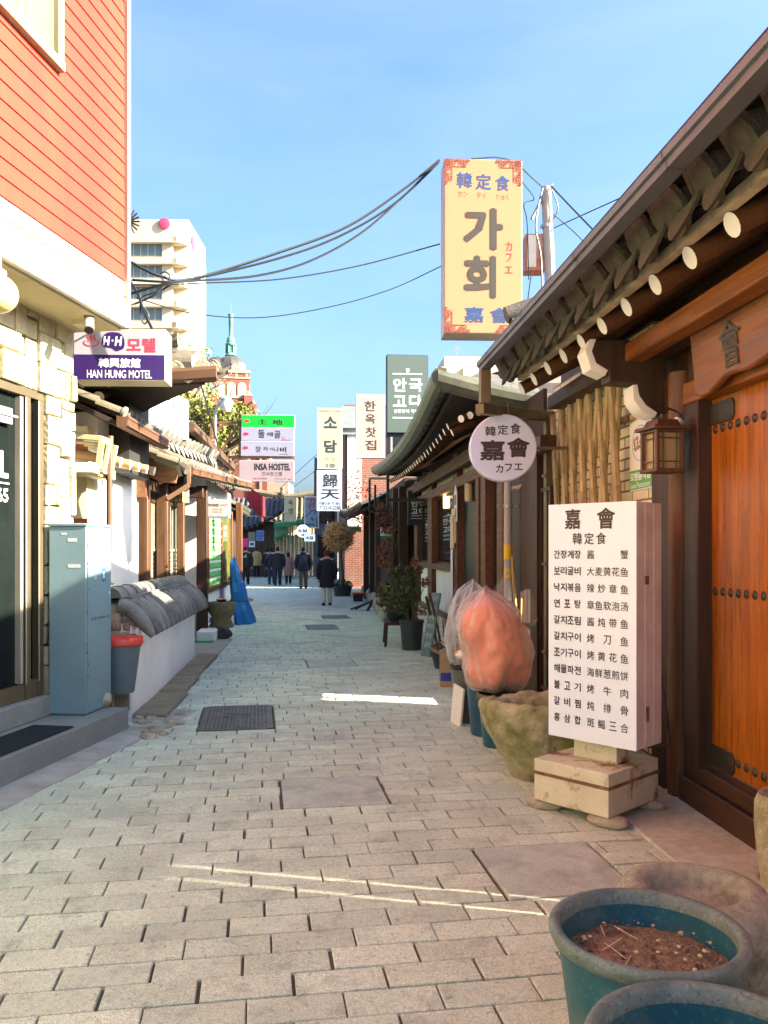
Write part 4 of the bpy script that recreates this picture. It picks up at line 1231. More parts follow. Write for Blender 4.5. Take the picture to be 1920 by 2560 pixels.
T = 7.3
P = W(1258, 1119, T)
rs_ = empty('round_sign', P, R(-7), 'round white lightbox sign hanging under the gutter at the end of the gate house', 'sign')
r = .297
b = MB(); b.M = Matrix.Rotation(R(90), 4, 'X')
b.lathe([(.0, -.13), (r - .02, -.13), (r, -.12), (r, -.062), (r - .006, -.058), (r - .006, -.052), (r, -.048), (r, -.01), (r - .012, .0), (0, .0)], n=64)
b.build('casing', mat('round_face', (.62, .66, .84), rough=.3, bump=0, var=.03), rs_, ang=30)
lt_ = []
for t_, x0, y0, x1, y1, bo in (('韓', 470, 893, 582, 998, .016), ('定', 602, 878, 715, 985, .016), ('食', 735, 862, 848, 975, .016), ('嘉', 415, 1040, 680, 1258, .032), ('會', 700, 1015, 945, 1225, .032), ('カ', 582, 1300, 662, 1388, .02), ('フ', 680, 1292, 755, 1375, .02), ('エ', 778, 1290, 868, 1358, .02)):
    f = 2 * r / 716
    lt_.append((t_, (x0 - 662) * f, (1120 - y1) * f, (x1 - 662) * f, (1120 - y0) * f, bo))
b = MB()
for t_, x0, z0, x1, z1, bo in lt_: put_text(b, t_, x0, z0, x1, z1, y=-.003, bold=bo)
b.build('lettering', ink2, rs_, flat=True)
b = MB(); b.tube([(.05, .06, r - .01), (.05, .06, r + .10)], .012, 8); b.tube([(r - .01, .06, 0), (r + .35, .06, 0)], .014, 8); b.build('bracket', m_olive, rs_)

def psign(name, label, rect, t, depth, face, frame, items, rz=0.0, zsc=None, group=None, rim=.012):
    x0, y0, x1, y1 = rect
    P = W(x0, y1, t)
    return board(name, label, 'sign', P, (x1 - x0) / F * t, (y1 - y0) / F * t, depth, rz, face, frame, fr(rect, items), rim, group)
def z8(*r): return [740 + r[0] * .2411, 850 + r[1] * .2411, 740 + r[2] * .2411, 850 + r[3] * .2411]
def z7(*r): return [560 + r[0] * .2411, 1200 + r[1] * .2411, 560 + r[2] * .2411, 1200 + r[3] * .2411]
pale = mat('pale_print', (.74, .76, .72), bump=0, var=0)
m_gg = mat('grey_green_face', (.085, .115, .098), rough=.45, var=.04, bump=0)
ang_it = [('안', *z8(1005, 392, 1150, 535), pale, .03), ('국', *z8(1172, 395, 1315, 535), pale, .03), ('고', *z8(1005, 572, 1145, 690), pale, .03), ('다', *z8(1172, 562, 1312, 695), pale, .03), ('설렁탕에 깍두기', *z8(1015, 716, 1308, 756), pale, .008)]
def logo_bars(e, wd, ht):
    b = MB()
    X = lambda z: wd * (z - 945) / 433
    Z = lambda z: ht * (1 - (z - 148) / 814)
    for y0, y1 in ((343, 355), (798, 811)): b.box(X(1005), -.004, Z(y1), X(1312), -.002, Z(y0))
    b.prism([(X(1140), Z(296)), (X(1183), Z(296)), (X(1170), Z(342)), (X(1152), Z(342))], lambda u, v_, w_: (u, w_, v_), -.004, -.002)
    b.build('lettering', pale, e, flat=True)
R4 = (967, 885.5, 1072, 1082)
s4 = psign('projecting_sign', 'large grey green sign with pale lettering on black steel frame above the restaurant eaves', R4, 15.5, .22, m_gg, mat('sign_side_dark', (.02, .05, .06), bump=0), ang_it)
logo_bars(s4, 105 / F * 15.5, 196.5 / F * 15.5)
b = MB(); wd = 105 / F * 15.5
b.box(.0, .05, -1.35, .055, .11, -.06); b.box(-.0, .04, -.06, wd + .05, .12, -.005); b.box(.056, .055, -1.28, wd + .2, .105, -1.22); b.box(.056, .055, -.72, wd + .2, .1, -.68)
b.build('steel_frame', m_black, s4)
R5 = (1020, 1226, 1073, 1313)
s5 = psign('projecting_sign', 'small black sign with pale lettering under the eaves beside the restaurant window', R5, 17.0, .10, m_black, m_black, [(a, 1020 + (b_ - 967) * .5048, 1226 + (c - 885) * .4416, 1020 + (d - 967) * .5048, 1226 + (e_ - 885) * .4416, m_, bo) for a, b_, c, d, e_, m_, bo in ang_it])
logo_bars(s5, 53 / F * 17.0, 87 / F * 17.0)
b = MB(); b.box(53 / F * 17.0, .03, .62, 1.1, .06, .65); b.box(53 / F * 17.0, .03, .05, 1.1, .06, .08); b.build('bracket', m_black, s5)
brown_i = mat('brown_ink', (.05, .025, .02), bump=0, var=0)
psign('projecting_sign', 'pink beige vertical sign with four dark brown syllables, mounted before the brick building', (890, 985, 962.5, 1144), 26, .3, mat('pinkish_face', (.40, .31, .25), rough=.4, var=.02, bump=0), mat('lilac_frame', (.50, .46, .56), bump=0), [(c, *z8(*r_), brown_i, .03) for c, r_ in zip('한옥찻집', ((708, 630, 828, 738), (715, 766, 826, 868), (720, 902, 833, 1008), (715, 1036, 836, 1142)))], rim=.05)
tl = mat('teal_black_ink', (.012, .03, .04), bump=0, var=0)
psign('projecting_sign', 'pale yellow vertical sign with two bold dark syllables, above a white calligraphy sign', (793.5, 1020, 855.5, 1172), 33, .3, mat('pale_yellow_face', (.38, .35, .235), rough=.4, var=.03, bump=0), m_wface,
      [('Gallery Cafe', *z8(240, 720, 468, 752), gold, .02), ('소', *z8(285, 790, 428, 915), tl, .045), ('담', *z8(288, 1035, 425, 1168), tl, .045), ('笑', *z8(302, 1214, 335, 1256), gold, .0), ('談', *z8(368, 1214, 408, 1258), gold, .0), ('2층', *z8(300, 1280, 410, 1322), tl, .02)], rim=.03)
psign('projecting_sign', 'pale blue white calligraphy sign with a phone number hanging below the yellow vertical sign', (792, 1176, 854.5, 1277), 33, .3, mat('bluish_face', (.34, .40, .50), rough=.4, var=.02, bump=0), m_wface,
      [('歸', 806, 1184, 844, 1219, INK, .02), ('天', 801, 1223, 849, 1248, INK, .025), ('아름다운 이 세상', 797, 1254, 852, 1263, INK, .012), ('T.3210-2288', 799, 1265, 852, 1274, INK, .015)], rim=.03)
s9 = psign('projecting_sign', 'steel blue sign with red and black brush strokes left of the calligraphy sign', (761, 1241, 797, 1320), 36, .25, mat('steel_blue_face', (.15, .23, .31), rough=.4, var=.03, bump=0), m_wface, [('전통찻집', *z7(848, 450, 942, 475), INK, .03)], rim=.03)
b = MB(); q = 36 / F
def st(pts, r, mi): b.tube([((u) * q, -.008 + .002 * mi, (79 - v_) * q) for u, v_ in smooth_path([(x, y, 0) for x, y in pts], 4) for u, v_ in [(u, v_)]] if False else [(p.x * q, -.006, (79 - p.y) * q) for p in smooth_path([(x, y, 0) for x, y in pts], 4)], r * q, 5, mi)
st([(5, 9), (12, 6), (19, 8), (26, 5)], 1.5, 0); st([(19, 4), (17, 14), (12, 22), (14, 30), (16, 38)], 1.6, 0); st([(10, 26), (17, 22), (23, 16)], 1.3, 0)
st([(27, 6), (25, 16), (22, 26), (27, 24)], .9, 1); st([(4, 52), (10, 44), (20, 36), (29, 34), (24, 44)], 1.1, 1); st([(16, 58), (19, 52), (20, 60), (24, 56)], 1.0, 1); st([(31, 54), (30, 66), (33, 74), (29, 76)], 1.1, 1)
for p in b.v: p.y = max(-.008, min(p.y, -.004))
b.build('brush_strokes', [mat('brush_red', (.42, .02, .03), bump=0), INK], s9)
P = W(756.5, 1328, 35)
s10 = empty('round_sign', P, 0, 'round pale blue sign with two dark syllables at the far end of the alley', 'sign')
b = MB(); b.M = Matrix.Rotation(R(90), 4, 'X'); b.lathe([(.0, -.15), (.27, -.15), (.275, -.14), (.275, -.01), (.265, 0), (0, 0)], n=32); b.build('casing', mat('lilac_face', (.46, .54, .70), bump=0), s10)
b = MB(); put_text(b, '소담', -.22, -.05, .22, .10, y=-.006, bold=.04); put_text(b, '2층', -.09, -.2, .09, -.1, y=-.006, bold=.02); b.build('lettering', INK, s10, flat=True)
psign('projecting_sign', 'small square blue sign with two dark syllables right below the round pale blue sign', (760, 1335, 788, 1354), 34.5, .15, mat('blue_face', (.25, .36, .55), bump=0), mat('navy_frame', (.02, .04, .10), bump=0), [('소담', 764, 1340, 784, 1349, INK, .04)])
psign('projecting_sign', 'cream vertical sign with two olive syllables above the green awning', (710.5, 1242, 740, 1304), 42, .25, mat('cream_face_far', (.75, .66, .40), bump=0), m_wface, [('옥', *z7(665, 205, 715, 262), gold, .03), ('정', *z7(665, 293, 715, 350), gold, .03)])
psign('projecting_sign', 'small olive green horizontal sign in front of the golden round tree', (863, 1316, 903, 1329), 28.0, .08, mat('olive_face', (.30, .30, .14), bump=0), m_gut2, [('아지오', 876, 1320, 896, 1325.5, INK, .02)])
bn = psign('cloth_banner', 'white banner with red lettering and a blue and green border among red autumn leaves', (951, 1311, 1010, 1345), 19, .01, m_wface, m_wface, [('철판두루치기전골', 953, 1318, 1007, 1326, mat('banner_red', (.55, .03, .04), bump=0), .03), ('민속주점 거북골', 953, 1329, 1005, 1337, mat('banner_red', (.55, .03, .04)), .03)], rz=R(-6))
wd, ht = 59 / F * 19, 34 / F * 19
b = MB(); b.box(0, -.004, ht * .84, wd, -.001, ht, 0); b.box(0, -.004, 0, wd, -.001, ht * .17, 1); b.build('border', [mat('banner_blue', (.03, .08, .35), bump=0), mat('banner_green', (.03, .25, .08), bump=0)], bn)

# ================================================================== PLANTS AND BENCH BY THE RESTAURANT
m_leafg = mat('leaf_green', (.055, .075, .015), rough=.6, isl=.5, var=.2, bump=0, hue=.04)
m_leafb = mat('leaf_brown', (.20, .095, .03), rough=.8, isl=.5, var=.2, bump=0, hue=.03)
m_twig = mat('twig', (.12, .085, .05), rough=.8, var=.3, bump=0)
m_potd = mat('dark_pot', (.022, .035, .032), rough=.5, var=.25, bump=.05)
def stems(b, rg, n, h, spread, r=.006, mi=0, z0=.3, base=.05, tips=None):
    for k in range(n):
        a = rg.uniform(0, 6.28); s = rg.uniform(.2, 1) * spread; hh = h * rg.uniform(.6, 1)
        p = [(base * math.cos(a), base * math.sin(a), z0), (s * .5 * math.cos(a) + rg.uniform(-.04, .04), s * .5 * math.sin(a), z0 + hh * .55), (s * math.cos(a + .3), s * math.sin(a + .3), z0 + hh)]
        pp = smooth_path(p, 4); b.tube(pp, [r * (1 - .7 * i / (len(pp) - 1)) for i in range(len(pp))], 5, mi)
        if tips is not None: tips.append(pp[-1])
q = W(1029, 1375, 13.3); rg = random.Random(21)
bp = empty('potted_shrub', (q.x, q.y, 0), 0, 'large dark pot with tall green shrub and dried brown hydrangea heads', 'plant')
b = MB(); b.lathe([(.15, 0), (.19, .44), (.205, .44), (.205, .48), (.18, .48), (.17, .42), (0, .42)], n=28); b.build('pot', m_potd, bp)
b = MB(); tips = []; stems(b, rg, 16, 1.0, .34, .008, 0, .42, .06, tips); b.build('stems', m_twig, bp)
b = MB(); leaves(b, (-.16, -.02, .98), (.30, .28, .42), 620, .045, rg, lo=-1); b.build('foliage', m_leafg, bp, flat=True)
for hx, hy, hz in ((.10, -.1, 1.28), (.22, .0, 1.08), (.30, -.12, .78), (.02, -.15, 1.40), (.16, -.12, .62)):
    b = MB(); leaves(b, (hx, hy, hz), (.085, .085, .08), 90, .028, rg, clump=.1); b.build('dried_flower', m_leafb, bp, flat=True)
q = W(985, 1375, 13.9)
bn_ = empty('wooden_bench', (q.x + .02, q.y, 0), R(-3), 'low dark wooden bench standing behind the large shrub pot', 'bench')
b = MB(); b.box(-.19, -.30, .36, .22, .5, .40); b.build('seat', m_dkwood_y, bn_, bevel=.006)
for sx in (-.15, .17):
    for sy in (-.25, .45):
        b = MB(); b.beam((sx * 1.15, sy, 0), (sx, sy, .36), .045, .045); b.build('leg', m_dkwood, bn_)
pb = empty('potted_plant', (q.x + .04, q.y + .12, .40), 0, 'dark bowl shaped pot of yellowing leaves standing on the low bench', 'plant')
b = MB(); b.lathe([(.10, 0), (.15, .08), (.17, .14), (.15, .14), (0, .11)], n=20); b.build('pot', m_potd, pb)
b = MB(); leaves(b, (-.05, .05, .42), (.30, .26, .33), 420, .045, rg); b.build('foliage', mat('leaf_yellowing', (.11, .085, .018), isl=.5, bump=0, hue=.04), pb, flat=True)
b = MB(); stems(b, rg, 9, .45, .2, .006, 0, .1, .04); b.build('stems', m_twig, pb)
q = G(1052, 1640)
ab = empty('sign_board', (q.x, q.y, 0), R(-52), 'teal grey leaning menu plank with pale handwriting in front of dark pot', 'sign')
m_slate = mat('slate_teal', (.10, .17, .16), rough=.6, var=.15, bump=.05)
b = MB(); b.M = Matrix.Rotation(R(-14), 4, 'X'); b.box(0, 0, 0, .19, .022, .98); b.build('plank', m_slate, ab, bevel=.004)
b = MB(); b.M = Matrix.Rotation(R(-14), 4, 'X')
for k, t_ in enumerate(('설렁탕', '도가니', '수육', '깍두기', '한우', '곰탕')): put_text(b, t_, .03, .84 - k * .14, .16, .92 - k * .14, y=-.003, bold=.01)
b.build('lettering', m_dim, ab, flat=True)
b = MB(); b.beam((.15, .34, 0), (.15, .04, .95), .03, .02); b.beam((.05, .36, 0), (.05, .06, .9), .03, .02); b.build('strut', m_dkwood, ab, split=True)
q = W(1102, 1375, 11.2)
tp = empty('twig_pot', (q.x + .03, q.y, 0), 0, 'small dark pot of bare twigs against the white dado panel', 'plant')
b = MB(); b.lathe([(.11, 0), (.17, .22), (.19, .22), (.19, .27), (.16, .27), (0, .22)], n=24); b.build('pot', m_potd, tp)
b = MB(); stems(b, rg, 15, .85, .26, .006, 0, .22, .07); b.build('stems', m_twig, tp)
b = MB(); leaves(b, (0, 0, .29), (.17, .17, .06), 120, .03, rg, clump=.1); b.build('moss', m_leafb, tp, flat=True)
# ================================================================== MOTEL ON THE LEFT
PH = R(-13.7)
E1v = Vector((0.2368, 0.9716, 0)); E2v = Vector((0.9716, -0.2368, 0))
def MO(o, s, z=0): return E2v * (o + 0) + E1v * s + Vector((0, 0, z))
mo = empty('motel_building', MO(-3.92, 6.0), PH, 'motel with salmon red siding above a cream stone ground floor', 'building')
m_stonec = mat('cream_ashlar', (.42, .37, .235), rough=.9, var=.16, sc=5, bump=.7, bsc=26, col2=(.24, .20, .085), sc2=1.6, amt2=.6, cut2=(.5, .72), isl=.14)
m_siding = mat('salmon_siding', (.33, .040, .026), spec=.12, rough=.7, var=.06, sc=2, bump=.05, bsc=40, col2=(.33, .062, .032), sc2=.8, amt2=.5, stretch=(2, 2, .22))
m_band = mat('white_siding', (.74, .70, .60), rough=.6, var=.05, sc=2, bump=.05)
m_soffit = mat('soffit_board', (.42, .36, .21), rough=.8, var=.1, sc=3, bump=.1, col2=(.40, .33, .2), sc2=2, amt2=.4)
m_granite = mat('grey_granite', (.22, .23, .205), rough=.6, var=.16, sc=30, bump=.15, bsc=200, col2=(.15, .155, .14), sc2=2, amt2=.5)
m_frame = mat('bronze_frame', (.15, .115, .065), rough=.4, var=.15, bump=.03, metal=.5)
m_alu = mat('pale_alu_frame', (.45, .40, .30), rough=.4, var=.1, bump=.03, metal=.5)
# core
b = MB(); b.box(-4.0, -8, -.02, -.36, .80, 3.60); b.build('core_wall', m_soffit, mo)
# stone cladding
rs = random.Random(11)
b = MB()
def stones(b, fn, u0, u1, v0, v1, rs, sx=.42, sy=.24):
    """irregular squared stones packed in a grid of small cells"""
    c = .085; nu = max(1, round((u1 - u0) / c)); nv = max(1, round((v1 - v0) / c))
    cu, cv = (u1 - u0) / nu, (v1 - v0) / nv
    occ = [[False] * nv for _ in range(nu)]
    for j in range(nv):
        for i in range(nu):
            if occ[i][j]: continue
            w_, h_ = rs.choice(((3, 2), (2, 3), (4, 3), (2, 2), (3, 4), (1, 3), (5, 2), (3, 3), (2, 5)))
            w_ = min(w_, nu - i); h_ = min(h_, nv - j)
            while any(occ[i + a][j] for a in range(w_)): w_ -= 1
            for a in range(w_):
                for d in range(h_): occ[i + a][j + d] = True
            g = .008; x0, x1 = u0 + i * cu + g, u0 + (i + w_) * cu - g; z0, z1 = v0 + j * cv + g, v0 + (j + h_) * cv - g
            dpt = rs.uniform(.0, .045)
            jt = lambda: rs.uniform(-.006, .006)
            ins = .014
            P0 = [(x0, z0), (x1, z0), (x1, z1), (x0, z1)]
            vs = [fn(x, z, -.12) for x, z in P0] + [fn(x + jt(), z + jt(), dpt - .012) for x, z in P0] + [fn(x + (ins if k in (0, 3) else -ins), z + (ins if k < 2 else -ins), dpt + rs.uniform(-.006, .006)) for k, (x, z) in enumerate(P0)]
            b.add(vs, [(0 + k, (k + 1) % 4, 4 + (k + 1) % 4, 4 + k) for k in range(4)] + [(4 + k, 4 + (k + 1) % 4, 8 + (k + 1) % 4, 8 + k) for k in range(4)] + [(8, 9, 10, 11)])
DT = 2.93
stones(b, lambda u, v_, d: (d - .02, u, v_), .52, 1.0, .36, DT, rs)
stones(b, lambda u, v_, d: (d - .02, u, v_), -2.4, 1.0, DT, 3.60, rs)
stones(b, lambda u, v_, d: (u, 1.0 + d - .02, v_), -.9, -.03, .3, 3.6, rs)
b.box(-.30, .52, .30, -.075, .93, 3.59); b.box(-.30, -2.4, DT + .002, -.075, .519, 3.59)
b.build('stone_cladding', m_stonec, mo)
b = MB(); b.box(-.5, -6, DT, -.06, -2.41, 3.59); b.build('wall_panel', m_stonec, mo)
# steps
b = MB(); b.box(-.3, -6, -.05, .54, .93, .2); b.build('step', m_granite, mo, bevel=.008)
b = MB(); b.box(-.3, -6, .201, .05, .80, .37); b.build('step', m_granite, mo, bevel=.008)
# entrance: dark glass in bronze frames
dr = MB()
for y in (.47, .28): dr.box(-.14, y - .035, .37, -.02, y + .035, DT - .07)
dr.box(-.14, -2.4, DT - .07, -.02, .505, DT)
dr.box(-.13, -2.4, .371, -.03, .244, .50); dr.box(-.13, .316, .371, -.03, .434, .52)
ent = dr.build('entrance', m_frame, mo, bevel=.004)
b = MB(); b.box(-.125, .185, .51, -.03, .225, DT - .08); b.box(-.0195, .235, .5, -.012, .25, DT - .08); b.box(-.0195, .42, .5, -.012, .435, DT - .08); b.build('mullion', m_alu, ent, bevel=.003)
b = MB(); b.box(-.09, -2.4, .50, -.08, .434, DT - .07); b.build('pane', mat('door_glass', (.008, .011, .010), rough=.12, var=.3, sc=2, bump=0, spec=.08), ent)
b = MB(); b.box(-.05, -.12, 2.60, -.03, .08, 2.73); b.box(-.03, -.2, 2.66, -.02, .14, 2.68); b.build('door_closer', m_steel, ent, bevel=.002)
mb = MB(); mb.M = Matrix(((0, -1, 0, 0), (1, 0, 0, 0), (0, 0, 1, 0), (0, 0, 0, 1)))
put_text(mb, 'MOTEL', -.63, 2.17, .085, 2.39, y=.072, bold=.02); put_text(mb, '65', -.06, 1.98, .082, 2.09, y=.072, bold=.02); mb.box(-.65, .066, 2.125, .088, .068, 2.135)
mb.build('lettering', m_wtxt, ent, flat=True)
# upper storey: overlapping boards
XF = .47
b = MB(); z = 4.025; k = 0
while z < 9.6:
    y0s = [(-8, 1.0)]
    if 5.30 < z + .07 < 6.75: y0s = [(-8, -1.35), (-.09, 1.0)]
    for y0, y1 in y0s:
        b.add([(XF - .012, y0, z + .129), (XF - .012, y1, z + .129), (XF - .002, y1, z), (XF - .002, y0, z), (XF - .022, y0, z - .003), (XF - .022, y1, z - .003)], [(0, 1, 2, 3), (3, 2, 5, 4)])
    z += .132
b.build('siding', m_siding, mo, flat=True)
b = MB()
for z in (3.76, 3.89):
    b.add([(XF - .018, -8, z + .13), (XF - .018, 1.0, z + .13), (XF + .012, 1.0, z), (XF + .012, -8, z), (XF - .03, -8, z - .004), (XF - .03, 1.0, z - .004)], [(0, 1, 2, 3), (3, 2, 5, 4)])
b.box(XF - .05, -8, 3.60, XF + .02, 1.0, 3.757)
b.build('siding_band', m_band, mo, flat=True)
b = MB(); b.box(-4.0, -8, 3.602, XF - .03, 1.02, 9.7); b.build('upper_wall', m_soffit, mo)
b = MB(); b.box(-.5, -8, 3.575, XF - .04, 1.0, 3.601)
for y in (-.4, -1.6, -2.8): b.box(-.02, y, 3.571, XF - .04, y + .006, 3.574)
b.build('soffit', m_soffit, mo)
b = MB(); b.box(XF - .06, 1.0, 3.60, XF + .03, 1.06, 9.7); b.box(XF - .3, 1.021, 3.6, XF - .061, 1.055, 9.7); b.build('corner_trim', mat('trim_beige', (.24, .205, .16), rough=.6, var=.1, bump=.05), mo, bevel=.006)
b = MB(); b.box(XF - .02, -1.36, 5.27, XF + .05, -.08, 5.35); b.box(XF - .02, -.16, 5.351, XF + .04, -.08, 6.75); b.box(XF - .02, -1.36, 5.351, XF + .04, -1.29, 6.75); b.box(XF - .02, -1.289, 6.68, XF + .04, -.161, 6.75)
wn_ = b.build('window', mat('window_beige', (.27, .225, .14), bump=.05), mo, bevel=.008)
b = MB(); b.box(XF - .012, -1.289, 5.351, XF - .004, -.161, 6.68); b.build('pane', mat('window_sky_glass', (.15, .15, .085), rough=.08, var=.05, bump=0), wn_)  # olive grey is the tint of the glass itself
b = MB(); b.box(XF - .002, -.62, 5.36, XF + .012, -.585, 6.67); b.box(XF - .002, -.52, 5.36, XF + .012, -.50, 6.67); b.build('sash', m_white, wn_)
# bits on the motel
def on_motel(x, y, z): return Vector(mo.location) + E2v * x + E1v * y + Vector((0, 0, z))
gl = empty('globe_lamp', W(-4, 735, 5.6), 0, 'pale yellow globe lamp under the motel soffit', 'lamp')
b = MB(); b.lathe([(.0, -.128)] + [(.128 * math.sin(math.pi * k / 16), -.128 * math.cos(math.pi * k / 16)) for k in range(1, 16)] + [(0, .128)], n=32); b.build('globe', mat('globe_glass', (.72, .58, .22), rough=.25, var=.03, bump=0), gl)
b = MB(); b.lathe([(.05, .115), (.055, .14), (.05, .16), (.02, .17), (.02, .28), (0, .28)], n=16); b.build('fitting', m_steel, gl)
p = W(222, 818, 7.0)
cc = empty('security_camera', p, PH + R(10), 'pale bullet security camera hanging above the motel sign', 'camera')
b = MB(); d = Vector((.25, -.75, -1)).normalized(); b.tube([Vector((0, 0, .06)), Vector((0, 0, .06)) + d * .13], .042, 16); b.tube([Vector((0, 0, .06)) + d * .131, Vector((0, 0, .06)) + d * .14], .036, 16, 1); b.build('housing', [mat('cam_grey', (.40, .37, .30), rough=.4, bump=0), m_black], cc, ang=30)
b = MB(); b.lathe([(.03, .06), (.05, .10), (.055, .128), (0, .128)], n=16); b.build('mount', m_frame, cc)
jb = empty('junction_box', W(206, 815, 7.15), PH, 'beige junction box under the soffit beside the security camera', 'box')
b = MB(); b.box(-.07, -.05, 0, .07, .08, .10); b.box(-.075, -.055, .06, .075, .085, .075); b.build('housing', mat('beige_box', (.46, .41, .28), bump=.05), jb, bevel=.005)

dm_ = empty('doormat', on_motel(.33, -.35, .203), PH, 'dark ribbed doormat on the lower motel step', 'doormat')
b = MB(); b.box(-.17, -.75, 0, .17, .42, .008)
for k in range(48): b.box(-.165, -.74 + k * .024, .0081, .165, -.728 + k * .024, .014)
b.build('mat', mat('mat_dark', (.02, .022, .024), rough=.9, bump=.2), dm_)
# concrete strip in front of the step, kerb stones
b = MB(); rs = random.Random(3); yy = -1.0
vs = []
for i in range(26):
    s = 4.6 + i * .13; wob = .03 * noise.noise(Vector((s * 3, 0, 0)))
    a_, c_ = MO(-3.40, s, .014), MO(-3.10 + wob, s, .006 + .01 * noise.noise(Vector((s * 5, 1, 0))))
    vs += [a_, c_, MO(-3.09 + wob, s, -.03)]
b.add(vs, [f for i in range(25) for f in ((3 * i, 3 * i + 1, 3 * i + 4, 3 * i + 3), (3 * i + 1, 3 * i + 2, 3 * i + 5, 3 * i + 4))])
tag(b.build('gutter_strip', m_conc), kind='structure')
b = MB(); y = 8.0
while y < 12.4:
    l = rs.uniform(.5, .9); w_ = rs.uniform(.24, .3)
    b.box(-1.715, y + .01, -.03, -1.715 + w_ + (.05 if y < 9 else 0), y + l - .01, .035 + rs.uniform(0, .035)); y += l
o = b.build('kerb', mat('kerb_stone', (.27, .21, .13), rough=.95, var=.3, sc=8, bump=.6, bsc=50, col2=(.14, .11, .06), sc2=4, amt2=.6), bevel=.015)
tag(o, kind='structure')
b = MB(); rs = random.Random(14)
for k in range(34):
    q = Vector((rs.uniform(-1.70, -1.25), rs.uniform(7.2, 8.6), 0)); s = rs.uniform(.02, .085)
    b.blob((q.x, q.y, .005), (s, s * rs.uniform(.6, 1), .022 + s * .12), rs, .4, 8, 5)
tag(b.build('rubble', m_stone, ang=60), 'broken stones and rubble at the foot of the low wall', None, None, 'stuff')

# motel sign
purple = mat('motel_purple', (.03, .010, .095), rough=.35, var=.03, bump=0); mred = mat('motel_red', (.60, .03, .06), bump=0, var=0)
RM = (183, 820, 411, 950)
def z2(*r): return [r[0] * .3014, 600 + r[1] * .3014, r[2] * .3014, 600 + r[3] * .3014]
T = 8.0; sx = 228 / F * T; sz = 130 / F * T
sg = psign('projecting_sign', 'white and purple lightbox motel sign projecting from the stone wall corner', RM, T, .30, mat('motel_white', (.36, .33, .36), rough=.35, var=.02, bump=0), mat('sign_cream_side', (.52, .48, .34), rough=.5, var=.08, bump=.05),
           [('모텔', *z2(1045, 805, 1285, 925), mred, .03), ('韓興旅館', *z2(815, 975, 1158, 1055), m_wtxt, .025), ('HAN HUNG MOTEL', *z2(720, 1075, 1252, 1142), m_wtxt, .01)], rz=R(-2), rim=.008)
def Z2(x, z): return ((x * .3014 - 183) / 228 * sx, sz * (1 - (600 + z * .3014 - 820) / 130))
b = MB(); b.box(.009, -.0012, .009, sx - .009, -.0002, Z2(0, 948)[1]); b.build('band', purple, sg, flat=True)
pl_ = [(838, 850), (850, 800), (880, 768), (930, 760), (985, 768), (1018, 800), (1028, 850), (1018, 895), (985, 912), (955, 917), (925, 895), (880, 888), (850, 878)]
pts = smooth_path([(*Z2(x, z), 0) for x, z in pl_ + pl_[:1]], 4)[:-1]
b = MB(); b.add([(p.x, -.0022, p.y) for p in pts], [tuple(range(len(pts)))]); b.build('emblem', purple, sg, flat=True)
b = MB()
for t_, x0, z0, x1, z1 in (('H', 850, 795, 900, 872), ('·', 920, 822, 935, 840), ('H', 945, 795, 1000, 875)):
    (a, c), (d, e_) = Z2(x0, z1), Z2(x1, z0); put_text(b, t_, a, c, d, e_, y=-.0034, bold=.05, shear=.12)
b.build('lettering', m_wtxt, sg, flat=True)
b = MB()
for x in (728, 752, 778):
    P_ = smooth_path([(*Z2(x + 12, 778), 0), (*Z2(x - 2, 800), 0), (*Z2(x + 10, 822), 0), (*Z2(x - 4, 846), 0)], 5); b.tube([(p.x, -.004, p.y) for p in P_], [.002 + .006 * math.sin(math.pi * (i + .5) / len(P_)) for i in range(len(P_))], 6)
b.tube([(Z2(755 + 60 * math.cos(a), 850 + 28 * math.sin(a))[0], -.004, Z2(0, 850 + 28 * math.sin(a))[1]) for a in [R(-40 + 260 * k / 24) for k in range(25)]], .006, 6)
for p in b.v: p.y = -.0022 - .0005 * (1 if p.y < -.004 else 0)
b.build('hot_spring_mark', mred, sg, flat=True)
b = MB(); b.tube([(-.25, .15, sz * .8), (.02, .15, sz * .8)], .02, 8); b.tube([(-.25, .15, sz * .2), (.02, .15, sz * .2)], .02, 8); b.build('bracket', m_olive, sg)

# ================================================================== GREY CABINET, BIN, STONES
cbn = empty('utility_cabinet', G(215, 1790, .2), R(-10), 'tall blue grey steel cabinet on the motel step, scratched and stickered', 'cabinet')
m_cab = mat('cabinet_paint', (.17, .265, .285), rough=.5, var=.12, sc=5, bump=.08, bsc=60, col2=(.13, .19, .20), sc2=2.5, amt2=.5)
b = MB(); b.box(-.325, 0, .012, 0, .50, 1.60); b.box(-.31, .015, 0, -.015, .485, .0119); b.box(-.335, -.01, 1.601, .01, .51, 1.625)
b.build('body', m_cab, cbn, bevel=.006)
b = MB(); b.box(.0005, .02, .10, .006, .49, 1.58); b.build('door', m_cab, cbn, bevel=.003)
b = MB(); rs = random.Random(5)
for x0, z0, x1, z1 in ((-.22, 1.53, -.17, 1.545), (-.16, 1.47, -.08, 1.50), (-.16, 1.25, -.05, 1.28)): b.box(x0, -.0015, z0, x1, -.0005, z1)
for y0, z0, y1, z1, in ((.18, 1.27, .24, 1.31), (.15, 1.15, .19, 1.17), (.42, 1.27, .46, 1.30), (.44, 1.0, .47, 1.03)): b.box(.0062, y0, z0, .0072, y1, z1)
b.build('sticker', mat('old_sticker', (.48, .52, .50), bump=0), cbn, split=True)
b = MB(); b.box(.0062, .30, 1.12, .0073, .37, 1.24, 0); b.box(.0074, .315, 1.15, .0078, .355, 1.21, 1); b.build('badge', [mat('badge_blue', (.03, .16, .24), bump=0), m_wface], cbn)
b = MB()
